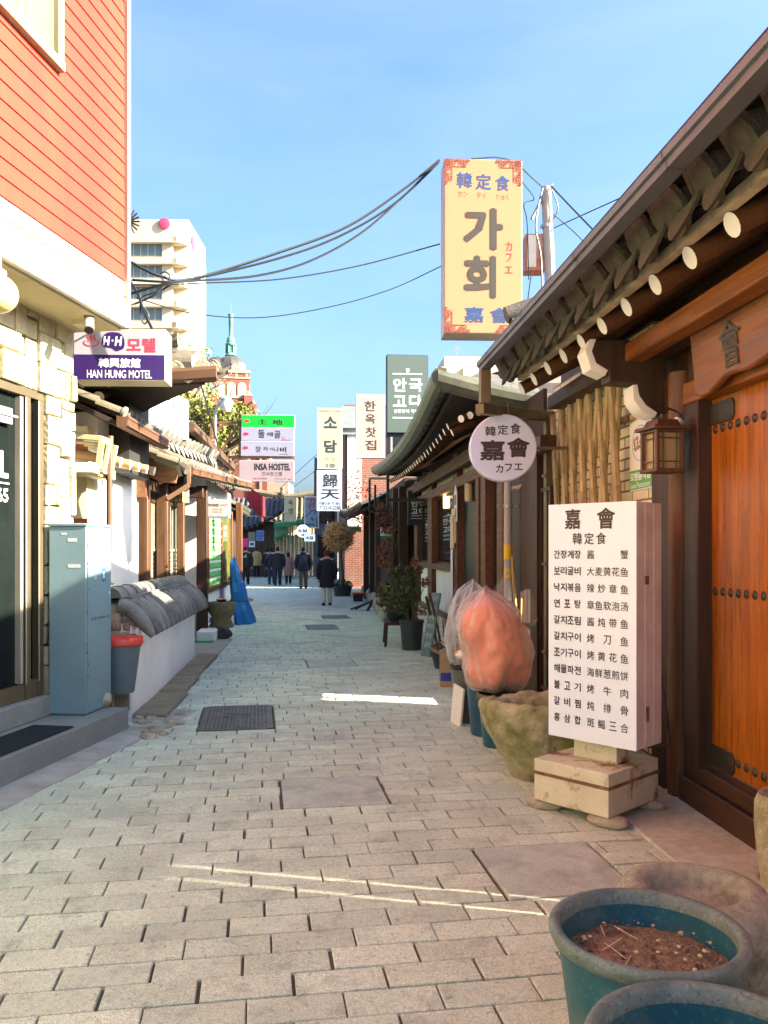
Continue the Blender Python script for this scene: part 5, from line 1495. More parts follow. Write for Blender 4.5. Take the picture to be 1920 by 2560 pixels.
for k in range(42): y = rs.uniform(0.0, .03); z = rs.uniform(.25, 1.5); s = rs.uniform(.004, .016); b.box(.0062, y, z, .0068, y + s, z + s * rs.uniform(1, 2))
for k in range(14): y = .08 + k * .027; b.box(.0062, y, .795 + .003 * (k % 3), .0068, y + rs.uniform(.008, .02), .82)
b.build('chipped_paint', mat('chip_dark', (.07, .08, .085), bump=0), cbn)
b = MB(); b.tube([(-.36, .28, .17), (-.36, .28, 1.85)], .03, 10); b.build('conduit', mat('old_conduit', (.26, .21, .13), var=.5, sc=8, bump=.4, bsc=30), cbn)
m_red = mat('red_plastic', (.60, .055, .03), rough=.4, var=.1, bump=.05)
q = W(298, 1375, 7.80)
wb = empty('waste_bin', (q.x, q.y, .26), 0, 'grey plastic bin with a red lid between the cabinet and the low wall', 'bin')
b = MB(); b.lathe([(.135, 0), (.14, .01), (.195, .43), (.205, .43), (.205, .45), (.18, .45)], n=32, sq=(1, .9)); b.build('body', mat('bin_slate', (.11, .15, .16), rough=.5, var=.15, bump=.05), wb)
b = MB(); b.lathe([(.20, .445), (.218, .45), (.222, .48), (.205, .515), (.17, .53), (.0, .535)], n=32, sq=(1, .9))
for a in range(0, 360, 60): b.box(.19 * math.cos(R(a)) - .03, .17 * math.sin(R(a)) - .015, .50, .19 * math.cos(R(a)) + .03, .17 * math.sin(R(a)) + .015, .535)
b.build('lid', m_red, wb, bevel=.004)
rs = random.Random(18)
for px, py, z0, r3, lab in ((256, 1762, .2, (.085, .08, .075), 'squarish pale stone on the step end beside the cabinet'), (287, 1750, .0, (.095, .13, .24), 'tall pale stone standing under the red lidded bin'), (312, 1735, .0, (.12, .12, .125), 'mossy stone carrying the red lidded bin against the low wall')):
    q = G(px, py, z0 + .02)
    b = MB(); b.blob((0, 0, r3[2] * .9), r3, rs, .22, 12, 8, fr=1.8)
    for p in b.v: p.z = max(p.z, -.01)
    o = b.build('boulder', m_stone, ang=60); o.location = (q.x, q.y, z0); tag(o, lab, 'stone')

# ================================================================== LOW WALL WITH TILE CAP
lw = empty('garden_wall', (-1.95, 8.1, 0), 0, 'low white plastered wall with a cap of curved grey roof tiles', 'wall')
b = mbw(lw); b.box(-2.17, 8.12, -.02, -1.73, 12.25, .90); b.build('plaster', m_plaster, lw, bevel=.02)
m_rub = mat('rubble_masonry', (.32, .27, .18), rough=.95, var=.4, sc=9, bump=1, bsc=26, col2=(.14, .13, .09), sc2=5, amt2=.7)
b = mbw(lw); rs = random.Random(31)
stones(b, lambda u, v_, d: (u, 8.11 - d, v_), -2.16, -1.75, .05, 1.08, rs)
b.build('rubble_end', m_rub, lw, ang=60)
m_captile = mat('cap_tile', (.15, .15, .135), rough=.85, var=.35, sc=9, bump=.6, bsc=45, isl=.28, col2=(.24, .22, .17), sc2=3, amt2=.4)
b = mbw(lw)
# finger like cover tiles down both slopes, flat courses and a half round ridge
for side in (1, -1):
    y = 8.12
    while y < 12.2:
        pts = []; rr = []
        for k in range(7):
            t = k / 6; x = -1.95 + side * (.08 + .33 * t); z = 1.07 - .03 * t - .27 * t * t
            pts.append((x, y + .01 * math.sin(k), z)); rr.append(.078 * (1 - .10 * t) * (.42 if k == 6 else .85 if k == 5 else 1))
        b.tube(pts, rr, 10); y += .285
    tl_ = [(-1.95 + side * .06, 1.0), (-1.95 + side * .25, .91), (-1.95 + side * .25, .86), (-1.95 + side * .05, .95)]
    b.prism(tl_, lambda u, v_, w_: (u, w_, v_), 8.10, 12.22)
for q_, (wd_, z) in enumerate(((.19, 1.07), (.175, 1.095), (.16, 1.12))):
    y = 8.1 + q_ * .1
    while y < 12.1:
        b.box(-1.95 - wd_, y, z, -1.95 + wd_, y + .295, z + .022); y += .30
y = 8.06
while y < 12.15:
    P_ = []
    for yy, r in ((y, .122), (y + .375, .106), (y + .385, .106)):
        P_.append([(-1.95 + r * math.cos(a), yy, 1.143 + r * .85 * math.sin(a)) for a in [math.pi * k / 10 for k in range(11)]])
    vs = [p for r_ in P_ for p in r_]; b.add(vs, [(i * 11 + j, i * 11 + j + 1, (i + 1) * 11 + j + 1, (i + 1) * 11 + j) for i in range(2) for j in range(10)] + [tuple(range(11))])
    y += .38
b.build('tile_cap', m_captile, lw, ang=50)
rg = random.Random(77)
sh = empty('clipped_shrub', (-2.42, 8.85, 0), 0, 'dry brownish clipped shrub behind the low tiled wall', 'shrub')
b = MB(); b.tube([(0, 0, 0), (.02, .1, .6), (0, .2, 1.0)], [.03, .025, .01], 7); b.build('trunk', m_twig, sh)
b = MB(); leaves(b, (0, .15, 1.05), (.36, .60, .34), 1500, .028, rg, clump=.5, shell=.35); b.build('foliage', mat('dry_hedge', (.25, .135, .03), isl=.6, bump=0, hue=.04), sh, flat=True)

# ================================================================== WHITE TILED HOUSE ON THE LEFT
wh = empty('white_tiled_house', (-2.4, 12.0, 0), 0, 'white plastered house with brown posts, lattice doors and a low tiled roof', 'house')
X0 = -2.35
b = mbw(wh); b.box(-6.5, 9.25, -.02, X0, 11.35, 3.1); b.build('plaster_wall', m_plaster, wh)
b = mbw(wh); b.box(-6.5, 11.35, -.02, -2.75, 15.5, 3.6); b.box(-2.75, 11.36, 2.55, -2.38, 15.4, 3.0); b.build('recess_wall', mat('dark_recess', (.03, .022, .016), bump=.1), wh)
b = mbw(wh); b.box(-6.5, 15.5, -.02, -2.02, 20.4, 2.95); b.build('plaster_wall', m_plaster, wh)
b = mbw(wh)
def post(px, t, w_, z1, x=None, m=None):
    p = W(px, 1375, t); b.box(p.x - w_ / 2, p.y - w_ / 2, -.01, p.x + w_ / 2, p.y + w_ / 2, z1)
post(357, 11.45, .17, 2.6)
post(406, 12.6, .16, 2.62); post(452, 13.6, .12, 2.55)
b.build('post', wood('post_wood', (.11, .05, .020), (.06, .027, .011), 'z'), wh, bevel=.012, split=True)
b = mbw(wh); post(506, 14.9, .19, 2.75); b.build('post', m_dkwood, wh, bevel=.012)
b = mbw(wh); post(598, 21.0, .16, 2.8); b.build('post', m_mdwood, wh, bevel=.012)
# lattice doors
m_lat = mat('lattice_pale', (.30, .27, .20), rough=.6, var=.2, bump=.1)
def lattice(pa, ta, pb_, tb):
    a = W(pa, 1375, ta); c = W(pb_, 1375, tb); a.z = c.z = 0
    d = (c - a); L_ = d.length; d.normalize(); nn = Vector((d.y, -d.x, 0))
    f = mbw(wh)
    for u in (0, L_): f.beam(a + d * u + Vector((0, 0, .3)), a + d * u + Vector((0, 0, 2.35)), .05, .05)
    for z in (.32, .95, 2.33): f.beam(a + Vector((0, 0, z)), a + d * L_ + Vector((0, 0, z)), .05, .05)
    o = f.build('door', m_dkwood, wh)
    f = mbw(wh); n = 6
    for k in range(1, n): f.beam(a + d * (L_ * k / n) + Vector((0, 0, 1.6)), a + d * (L_ * k / n) + Vector((0, 0, 2.3)), .022, .02)
    f.beam(a + Vector((0, 0, 1.6)), a + d * L_ + Vector((0, 0, 1.6)), .03, .03); f.beam(a + Vector((0, 0, 1.0)), a + d * L_ + Vector((0, 0, 1.0)), .03, .03)
    for i in range(2):
        for j in range(4):
            c0 = a + d * (L_ * (.27 + .46 * i)) + Vector((0, 0, 1.08 + j * .14)); r = .075
            f.tube([c0 + d * (r * math.cos(t)) + Vector((0, 0, r * math.sin(t))) for t in [math.pi * 2 * k / 12 for k in range(13)]], .009, 5)
            f.beam(c0 - d * .09 - Vector((0, 0, .07)), c0 + d * .09 + Vector((0, 0, .07)), .014, .014); f.beam(c0 + d * .09 - Vector((0, 0, .07)), c0 - d * .09 + Vector((0, 0, .07)), .014, .014)
    f.build('lattice', m_lat, o)
    f = mbw(wh); f.beam(a - nn * .03 + Vector((0, 0, 1.3)), a + d * L_ - nn * .03 + Vector((0, 0, 1.3)), .01, 2.0); f.build('pane', m_dglass, o)
lattice(372, 12.1, 396, 12.9); lattice(420, 13.0, 450, 14.2)
# window with green blind and dark shop window
wy0, wy1 = WX(519, 1375, -1.99).y, WX(578, 1375, -1.99).y
wm_ = wy0 + (wy1 - wy0) * .52
b = mbw(wh)
for y in (wy0, wm_, wy1): b.box(-2.02, y - .05, .82, -1.955, y + .05, 2.52)
for z in (.80, 2.44): b.box(-2.02, wy0, z, -1.96, wy1, z + .09)
wf = b.build('window', m_mdwood, wh, bevel=.006)
m_blind = mat('green_blind', (.14, .46, .12), rough=.6, var=.04, bump=0)
b = mbw(wh); n = 9
for k in range(n):
    z0 = .9 + (2.44 - .9) * k / n; z1 = .9 + (2.44 - .9) * (k + 1) / n - .014
    b.add([(-1.992, wy0 + .05, z0), (-1.992, wm_ - .05, z0), (-2.01, wm_ - .05, z1), (-2.01, wy0 + .05, z1)], [(0, 1, 2, 3)], 0)
    b.add([(-1.990, wy0 + .05, z0 + .10), (-1.990, wm_ - .05, z0 + .10), (-1.995, wm_ - .05, z0 + .155), (-1.995, wy0 + .05, z0 + .155)], [(0, 1, 2, 3)], 1)
b.build('blind', [m_blind, mat('pale_blind', (.60, .74, .50), bump=0)], wf)
b = mbw(wh); b.box(-2.012, wm_ + .05, .89, -2.0, wy1 - .05, 2.44); b.build('pane', mat('olive_glass', (.13, .14, .03), rough=.06, var=.5, sc=1.5, bump=0), wf)
# roof pieces: low front eave
def eave(name_pts, D, ang, sp, inward=-1, lift=None, mtile=None):
    pass
rb = mbw(wh)
RA = R(25)
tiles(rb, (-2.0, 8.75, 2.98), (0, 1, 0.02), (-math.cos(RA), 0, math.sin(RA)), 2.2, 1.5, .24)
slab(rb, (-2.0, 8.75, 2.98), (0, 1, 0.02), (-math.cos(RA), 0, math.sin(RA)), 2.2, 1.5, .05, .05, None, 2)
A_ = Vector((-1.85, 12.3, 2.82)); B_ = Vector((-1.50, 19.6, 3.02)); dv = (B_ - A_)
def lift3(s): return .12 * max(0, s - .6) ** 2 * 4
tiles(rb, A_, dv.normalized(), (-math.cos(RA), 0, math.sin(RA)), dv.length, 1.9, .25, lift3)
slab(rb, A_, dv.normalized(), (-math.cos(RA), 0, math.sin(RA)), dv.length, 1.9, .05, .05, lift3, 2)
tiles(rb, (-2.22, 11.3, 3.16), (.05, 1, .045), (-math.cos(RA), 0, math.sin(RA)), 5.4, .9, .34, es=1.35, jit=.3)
# small cross roof over the doorway running down to the gutter
tiles(rb, (-1.75, 11.0, 2.70), (-.25, 1, 0.04), (-math.cos(R(22)), 0, math.sin(R(22))), 1.5, 1.6, .25)
m_tile_lt = mat('roof_tile_sunny', (.13, .105, .065), rough=.85, var=.28, sc=7, bump=.35, bsc=60, col2=(.085, .075, .055), sc2=3, amt2=.6)  # paler, warmer tile colour for the left and far roofs
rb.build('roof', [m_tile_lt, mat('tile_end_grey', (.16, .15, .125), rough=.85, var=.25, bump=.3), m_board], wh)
m_gutbr = mat('brown_gutter', (.135, .068, .036), rough=.5, var=.12, bump=.05, metal=.2)
def gut(name, P0, P1, e, m, w_=.11, h_=.11):
    b = mbw(e); P0, P1 = Vector(P0), Vector(P1); d = (P1 - P0).normalized(); s = d.cross(Vector((0, 0, 1))).normalized()
    pf = [(0, h_ + .015), (0, h_), (w_ * .85, h_), (w_, h_ + .02), (w_ + .01, h_), (w_ * .9, 0), (.02, 0), (0, .01)]
    vs = [P + s * u + Vector((0, 0, v_)) for P in (P0, P1) for u, v_ in pf]; k = len(pf)
    b.add(vs, [(j, (j + 1) % k, k + (j + 1) % k, k + j) for j in range(k)] + [tuple(range(k)), tuple(range(k, 2 * k))])
    L_ = (P1 - P0).length; u_ = .5
    while u_ < L_:
        c = P0 + d * u_; b.beam(c + s * (w_ + .012) + Vector((0, 0, 0.0)), c + s * (w_ + .016) + Vector((0, 0, h_)), .012, .02, up=d); u_ += 1.1
    for zz_ in (.02, h_ - .01): b.beam(P0 + s * (w_ + .008) + Vector((0, 0, zz_)), P1 + s * (w_ + .008) + Vector((0, 0, zz_)), .012, .014)
    return b.build(name, m, e, ang=20)
gut('gutter', (-2.02, 8.7, 2.86), (-1.98, 10.9, 2.90), wh, m_gutbr)
gut('gutter', A_ + Vector((-.02, 0, -.13)), B_ + Vector((-.02, 0, .02)), wh, m_gutbr)
# big brown gable plank facing the viewer
b = mbw(wh)
pk = [WXY for WXY in (W(336, 1117, 11.3), W(362, 1112, 11.3), W(446, 1170, 11.3), W(438, 1208, 11.3), W(408, 1205, 11.3), (W(398, 1212, 11.3)), W(392, 1200, 11.3), W(338, 1178, 11.3))]
n = len(pk); b.add(pk + [p + Vector((0, .10, 0)) for p in pk], [tuple(range(n))[::-1], tuple(range(n, 2 * n))] + [(i, (i + 1) % n, n + (i + 1) % n, n + i) for i in range(n)])
b.build('gable_plank', wood('gable_wood', (.25, .12, .05), (.15, .07, .03), 'x'), wh, bevel=.01)
b = mbw(wh); b.tube([W(352, 1112, 11.15), W(410, 1135, 11.1), W(470, 1172, 11.05)], .085, 10); b.build('verge_tile', m_tile_lt, wh)
b = mbw(wh); b.box(-2.5, 14.4, 2.5, -1.9, 14.6, 2.68); b.box(-2.4, 11.4, 2.45, -2.3, 15.0, 2.6); b.build('beam', m_dkwood, wh, bevel=.01)
b = mbw(wh); b.beam(W(472, 1213, 12.0), W(416, 1248, 11.9), .07, .07); b.beam(W(472, 1170, 12.05), W(472, 1213, 12.0), .06, .06); b.beam(W(415, 1248, 11.9), W(415, 1420, 11.9), .05, .05)
b.build('downpipe', m_gutbr, wh, bevel=.006)
b = mbw(wh); b.tube([(-2.75, 8.9, 2.66), (-2.02, 8.9, 2.52)], .055, 12, 0, True, 1); rf = b.build('rafter', [mat('pale_log', (.36, .22, .11), bump=.1, var=.2), m_white], wh)
for k in range(1, 5):
    c = rf.copy(); COL.objects.link(c); c.parent = wh; c.location = (0, k * .46, .02 * k)
b = mbw(wh); b.box(X0, 9.26, 2.66, X0 + .05, 11.3, 2.74); b.box(X0, 11.2, 2.3, X0 + .12, 11.34, 2.6); b.build('lintel', m_mdwood_y, wh)
# second higher roof behind
b = mbw(wh); tiles(b, (-2.2, 14.9, 3.80), (0, 1, 0), (-math.cos(RA), 0, math.sin(RA)), 7.2, 2.4, .26); slab(b, (-2.2, 14.9, 3.80), (0, 1, 0), (-math.cos(RA), 0, math.sin(RA)), 7.2, 2.4, .05, .06, None, 2)
b.box(-6, 15.2, 2.9, -2.75, 22, 3.9, 3)
b.build('upper_roof', [m_tile_lt, m_tile_end, m_board, mat('salmon_render', (.50, .24, .14), bump=.1)], wh)
gut('gutter', (-2.22, 14.8, 3.68), (-2.18, 22.1, 3.68), wh, m_gutbr, .12, .13)

# shed in the gap between the motel and the white house
sd_ = empty('cream_annexe', (-3.0, 8.75, 0), 0, 'cream painted annexe with red brown stripes in the gap beside the motel', 'annexe')
m_annex = mat('annexe_cream', (.62, .55, .34), rough=.8, var=.08, bump=.1, col2=(.48, .5, .3), sc2=2, amt2=.4)
b = mbw(sd_); b.box(-4.6, 8.9, 0, -2.37, 9.2, 2.45); b.build('wall', m_annex, sd_)
b = mbw(sd_); b.box(-4.6, 8.88, 1.78, -2.36, 8.905, 1.93); b.box(-4.6, 8.88, 2.62, -2.36, 8.905, 2.80); b.build('stripe', mat('redbrown', (.32, .085, .045), bump=.05), sd_)
b = mbw(sd_); b.box(-4.6, 8.35, 2.36, -2.15, 9.22, 2.46); b.build('ledge', mat('ledge_pale', (.60, .56, .40), bump=.1), sd_, bevel=.01)
b = mbw(sd_); b.box(-4.6, 8.92, 2.46, -2.37, 9.2, 2.9); b.build('upper_wall', m_annex, sd_)
b = mbw(sd_); b.tube([W(275, 1090, 8.55), W(273, 1200, 8.55)], .035, 10); b.tube([W(273, 1200, 8.55), W(273, 1380, 8.6)], .03, 10); b.build('downpipe', m_gutbr, sd_)
acb = empty('equipment_bracket', W(195, 1180, 8.35), R(-4), 'weathered beige steel bracket frame on the ledge beside the motel', 'frame')
b = MB(); q = 8.35 / F
def S(x, y): return Vector(((180 + x * .2773 - 195) * q, 0, (1180 - (1040 + y * .2773)) * q))
for (x0, y0), (x1, y1), w_ in (((40, 185), (280, 205), .10), ((45, 235), (270, 250), .06), ((275, 225), (245, 480), .12), ((335, 240), (285, 510), .07), ((75, 475), (260, 495), .08), ((60, 500), (270, 540), .05)):
    for dy in (0, .22): b.beam(S(x0, y0) + Vector((0, dy, 0)), S(x1, y1) + Vector((0, dy, 0)), w_ * .5, w_ * .8, up=Vector((0, 1, 0)))
b.beam(S(280, 205), S(280, 205) + Vector((0, .22, 0)), .04, .04); b.beam(S(250, 495), S(250, 495) + Vector((0, .22, 0)), .04, .04)
b.build('frame', mat('bracket_beige', (.42, .36, .20), var=.2, bump=.1), acb, bevel=.004)
# tall dark roof corner with mortared tile ends above
tr_ = empty('corner_roof_house', (-3.2, 10.3, 0), 0, 'dark walled house with an upswept tiled eave corner behind the motel sign', 'house')
b = mbw(tr_); b.box(-6.0, 9.75, 2.5, -2.12, 10.9, 3.9); b.build('wall', mat('dark_wall', (.02, .018, .016), bump=.1), tr_)
def lift4(s): return .26 * max(0, s - .35) ** 2
rb = mbw(tr_)
tiles(rb, (-4.6, 8.95, 3.40), (1, 0, 0), (0, math.cos(R(20)), math.sin(R(20))), 3.55, 1.4, .28, lift4)
slab(rb, (-4.6, 8.95, 3.40), (1, 0, 0), (0, math.cos(R(20)), math.sin(R(20))), 3.55, 1.4, .06, .06, lift4, 2)
for zc, r in ((4.05, .11), (3.93, .09)): rb.tube(smooth_path([(-4.6, 10.28, zc), (-2.5, 10.28, zc), (-1.62, 10.2, zc + .07)], 4), r, 10, 0, True, 1)
for k in range(4):
    rb.tube([(-1.32 - .02 * k, 9.2 + k * .28, 3.64 + .085 * k), (-2.4, 9.2 + k * .28, 3.62 + .10 * k)], .085, 10, 0, True, 1)
rb.build('roof', [m_tile_lt, mat('mortar_end', (.55, .47, .32), bump=.4, bsc=30), m_board], tr_)
b = mbw(tr_)
vs = []; n = 14
for i in range(n + 1):
    x = -4.6 + 3.57 * i / n; dz = lift4(i / n) - .26
    for y, z in ((8.93, 3.70), (8.86, 3.70), (8.84, 3.66), (8.86, 3.58), (8.97, 3.56)): vs.append((x, y, z + dz))
b.add(vs, [(i * 5 + j, i * 5 + j + 1, (i + 1) * 5 + j + 1, (i + 1) * 5 + j) for i in range(n) for j in range(4)] + [tuple(n * 5 + j for j in range(5))])
b.build('gutter', m_gutbr, tr_, ang=20)
b = mbw(tr_); b.prism([(-4.6, 8.99), (-1.16, 8.99), (-1.75, 9.9), (-2.1, 10.5), (-4.6, 10.5)], lambda u, v_, w_: (u, v_, w_ + .06 * max(0, u + 2.2)), 3.31, 3.35); b.build('soffit', m_board, tr_)
b = mbw(tr_); b.tube([(-2.3, 9.1, 3.24), (-2.3, 9.8, 3.5)], .06, 12, 0, True, 1); rf = b.build('rafter', [m_board, m_white], tr_)
for k in range(1, 3):
    c = rf.copy(); COL.objects.link(c); c.parent = tr_; c.location = (-.28 * k, 0, -.02 * k)
wp_ = empty('blank_signboard', (-2.42, 11.3, 3.28), 0, 'large blank white signboard standing above the tiled eave, with a small lamp', 'signboard')
dv = Vector((.42, 2.15, 0)); 
b = MB()
P4 = [Vector((0, 0, 0)), dv + Vector((0, 0, .08)), dv + Vector((0, 0, .70)), Vector((0, 0, .68))]
nn = Vector((dv.y, -dv.x, 0)).normalized() * -.10
b.add(P4 + [p + nn for p in P4], [(0, 1, 2, 3), (7, 6, 5, 4)] + [(i, (i + 1) % 4, 4 + (i + 1) % 4, 4 + i) for i in range(4)])
b.build('panel', m_plaster, wp_, bevel=.008)
b = MB(); c = dv * .58 + Vector((.10, 0, .44)); b.lathe([(.035, 0), (.0, .13)], c, 10); b.tube([c + Vector((0, 0, .1)), c + Vector((-.1, 0, .12))], .01, 6); b.build('lamp', m_olive, wp_)

# small signs and things along the left
mini = board('box_sign', 'small white lightbox sign with black brush lettering above the green window', 'sign', W(513, 1295, 15.0), 60 / F * 15.0, 45 / F * 15.0, .14, R(-3), mat('warm_white', (.46, .41, .36), bump=0, var=.02), m_wface,
      fr((513, 1250, 573, 1295), [('여자만', 519, 1259, 547, 1267, INK, .02), ('(汝自灣)', 549, 1260, 568, 1266, redb, .0), ('꼬막정식 전문', 530, 1271, 556, 1276, INK, .0), ('02-723-1238', 532, 1278, 554, 1282, INK, .0)]))
b = MB(); pts = [(0, .03)] + [(60 / F * 15.0 * k / 16, .045 + .028 * noise.noise(Vector((k * .9, 3, 0)))) for k in range(17)] + [(60 / F * 15.0, .03)]
b.add([(x, -.002, z) for x, z in [(0.01, .012)] + [(max(.012, min(.42, x)), z) for x, z in pts[1:-1]] + [(.42, .012)]], [tuple(range(19))]); b.build('hill_print', mat('hill_grey', (.25, .25, .27), bump=0), mini, flat=True)
ln = empty('lattice_lantern', W(449, 1257, 13.4), R(-20), 'square cream lantern with fretwork hanging in the doorway of the white house', 'lantern')
b = MB(); b.box(-.11, -.11, 0, .11, .11, .27); b.build('shade', mat('lantern_cream', (.62, .50, .24), bump=.05), ln, bevel=.004)
b = MB()
for f in range(2):
    for k in range(4):
        u = -.11 + .0733 * k
        for a_, c_, d_, e_ in ((u, 0, u, .27), (-.11, .27 * k / 3, .11, .27 * k / 3), (-.05, .07 + .04 * k, .05, .07 + .04 * k)):
            if f == 0: b.box(a_ - .005, -.116, c_ - .005 if a_ != d_ or True else c_, d_ + .005, -.1105, e_ + .005)
            else: b.box(.1105, a_ - .005, c_ - .005, .116, d_ + .005, e_ + .005)
b.build('fretwork', m_dkwood, ln)
b = MB(); b.tube([(0, 0, .27), (0, 0, .55)], .006, 6); b.build('hanger', m_black, ln)

# plinth, stone bowl, rocks, mats
pl2 = empty('plinth', (-1.87, 17.0, 0), 0, 'low white plastered plinth along the foot of the green window house', 'plinth')
b = mbw(pl2); b.box(-2.02, 14.45, -.02, -1.70, 20.3, .20); b.build('plaster', m_plaster, pl2, bevel=.02)
q = W(551, 1375, 15.1)
sb = empty('stone_basin', (q.x + .02, q.y, .20), 0, 'round olive brown stone basin on a waisted foot standing on the white plinth', 'stone basin')
b = MB(); b.lathe([(.21, -.01), (.22, .02), (.17, .14), (.19, .20), (.25, .30), (.265, .40), (.25, .455), (.215, .46), (.20, .42), (0, .38)], n=32); b.build('basin', mat('basin_stone', (.20, .165, .08), rough=.95, var=.35, sc=12, bump=.6, bsc=50, col2=(.1, .09, .04), sc2=5, amt2=.6), sb, ang=60)
bw = empty('dark_bowl', (q.x + .02, q.y, .60), 0, 'small dark bowl holding something red set on the stone basin', 'bowl')
b = MB(); b.lathe([(.05, .0), (.055, .02), (.10, .10), (.09, .10), (.05, .05), (0, .05)], n=20); b.build('bowl', m_black, bw)
b = MB(); rs = random.Random(1); b.blob((0, 0, .085), (.07, .06, .03), rs, .5, 8, 6); b.build('fruit', m_red, bw)
rs = random.Random(41)
m_rock = mat('dark_rock', (.05, .055, .045), rough=.95, var=.4, sc=14, bump=1, bsc=35)
for px, py, r3, lab in ((558, 1600, (.15, .13, .14), 'dark pitted rock at the foot of the white plinth, nearer the alley'), (528, 1580, (.13, .14, .17), 'dark upright rock beside the brown post')):
    q = G(px, py); b = MB(); b.blob((0, 0, r3[2] * .75), r3, rs, .45, 14, 10)
    for p in b.v: p.z = max(p.z, -.01)
    o = b.build('garden_rock', m_rock, ang=60); o.location = (q.x, q.y, 0); tag(o, lab, 'rock')
q = G(514, 1606)
gm = empty('green_mat', (q.x, q.y, .028), R(-5), 'small bright green plastic mat on the stone doorstep', 'mat')
b = MB()
for k in range(9): b.box(-.17, -.30 + k * .07, 0, .17, -.26 + k * .07, .015)
b.box(-.17, -.31, 0, -.15, .31, .012); b.box(.15, -.31, 0, .17, .31, .012); b.build('slats', mat('mat_green', (.02, .33, .13), rough=.5, bump=0), gm)
b = MB(); b.box(-2.0, 12.3, -.03, -1.45, 14.9, .026); tag(b.build('doorstep', mat('doorstep_stone', (.33, .31, .24), rough=.9, var=.2, bump=.3), bevel=.02), kind='structure')
tp_ = empty('tarp_cart', (-1.56, 18.4, 0), 0, 'goods covered with a shiny blue tarpaulin tied with a cord', 'tarpaulin')
b = MB(); vs = []; fs = []; n = 28; hs2 = [0, .1, .3, .5, .7, .9, 1.1, 1.3, 1.42, 1.46]
for i, z in enumerate(hs2):
    for j in range(n):
        a = 2 * math.pi * j / n; k = (.33 if z < 1.35 else .2 if z < 1.44 else .02) * (1.12 - .1 * z)
        if abs(z - .5) < .15: k *= .86
        f = 1 + .13 * noise.noise(Vector((math.cos(a) * 2.5, math.sin(a) * 2.5, z * 2))) + .10 * math.sin(a * 6 + z * 1.5) + .06 * noise.noise(Vector((a * 3, z * 4, 2)))
        vs.append((math.cos(a) * k * .62 * f * (1.15 - .5 * z) - .13 * z, math.sin(a) * k * 1.4 * f, z - (.22 * max(0, math.cos(a)) if 1.0 < z else 0)))
for i in range(len(hs2) - 1):
    for j in range(n): fs.append((i * n + j, i * n + (j + 1) % n, (i + 1) * n + (j + 1) % n, (i + 1) * n + j))
b.add(vs, fs); b.build('tarpaulin', mat('blue_tarp', (.014, .17, .44), rough=.35, var=.15, sc=4, bump=.4, bsc=9), tp_, ang=25)
b = MB(); b.tube([(math.cos(a) * .25 - .03, math.sin(a) * .48, .5) for a in [2 * math.pi * k / 24 for k in range(25)]], .012, 6); b.build('cord', m_black, tp_)
# ================================================================== FURTHER UP THE ALLEY, RIGHT
m_redbrick = brickmat('red_brick', (.21, .058, .036), (.17, .047, .028), (.22, .16, .12), .24, .08, .012)
bb = empty('brick_building', (3.0, 35.0, 0), 0, 'red brick building with a whitewashed pilaster behind the vertical signs', 'building')
b = mbw(bb); b.box(1.30, 35.0, -.02, 8.0, 44, 7.75); b.build('wall', m_redbrick, bb)
b = mbw(bb); b.box(1.40, 34.78, 2.6, 1.86, 34.998, 7.0); b.build('pilaster', brickmat('white_brick', (.62, .58, .50), (.54, .50, .43), (.40, .36, .30), .24, .08, .01), bb)
b = mbw(bb); b.box(1.10, 34.6, 6.7, 2.0, 36, 7.6); b.box(1.2, 34.7, 6.45, 1.95, 35, 6.7); b.build('water_tank', mat('tank_grey', (.22, .25, .25), bump=.1), bb)
b = mbw(bb); b.tube([(1.93, 34.9, 2.4), (1.93, 34.9, 7.6)], .05, 8); b.build('downpipe', m_white, bb)
b = mbw(bb)
for z in (5.4, 2.8): b.box(3.25, 34.93, z, 4.05, 35.05, z + 1.3)
wf = b.build('window', m_white, bb)
b = mbw(bb)
for z in (5.4, 2.8): b.box(3.33, 34.915, z + .08, 3.97, 34.93, z + 1.22)
b.build('pane', m_dglass, wf)
gb_ = empty('slate_building', (.8, 46.0, 0), 0, 'narrow slate blue building behind the yellow vertical sign', 'building')
b = mbw(gb_); b.box(.02, 44.5, -.02, 1.25, 52, 6.55); b.build('wall', mat('slate_wall', (.10, .125, .15), rough=.5, bump=.05), gb_)
b = mbw(gb_)
for z in (1.2, 3.0, 4.7): b.box(-.0, 44.9, z, .018, 47, z + 1.2); b.box(.2, 44.48, z, 1.1, 44.498, z + 1.2)
b.build('window', m_dglass, gb_)
ts = empty('timber_shop', (1.9, 24, 0), 0, 'dark timber shop with a tiled eave beyond the restaurant', 'house')
b = mbw(ts); b.box(2.0, 18.25, -.02, 6, 33.5, 3.2); b.build('wall', m_board, ts)
b = mbw(ts)
for px, t, w_ in ((915, 27, .16), (930, 25.2, .14), (990, 18.9, .16), (1008, 18.3, .2), (945, 22.5, .12)):
    p = W(px, 1375, t); b.box(p.x - w_ / 2, p.y - w_ / 2, 0, p.x + w_ / 2, p.y + w_ / 2, 3.0)
b.build('post', m_dkwood, ts, split=True)
rb = mbw(ts)
def lift5(s): return .25 * max(0, s - .5) ** 2 * 4
tiles(rb, (1.30, 22.5, 2.80), (-.03, 1, 0), (math.cos(R(25)), 0, math.sin(R(25))), 9.2, 2.2, .28, lift5)
slab(rb, (1.32, 22.5, 2.80), (-.03, 1, 0), (math.cos(R(25)), 0, math.sin(R(25))), 9.2, 2.2, .05, .06, lift5, 2)
rb.build('roof', [m_tile, m_tile_end, m_board], ts)
b = mbw(ts); b.tube([(1.42, 23, 2.72), (2.1, 23, 3.02)], .04, 8, 0, True, 1); rf = b.build('rafter', [m_mdwood_y, m_white], ts)
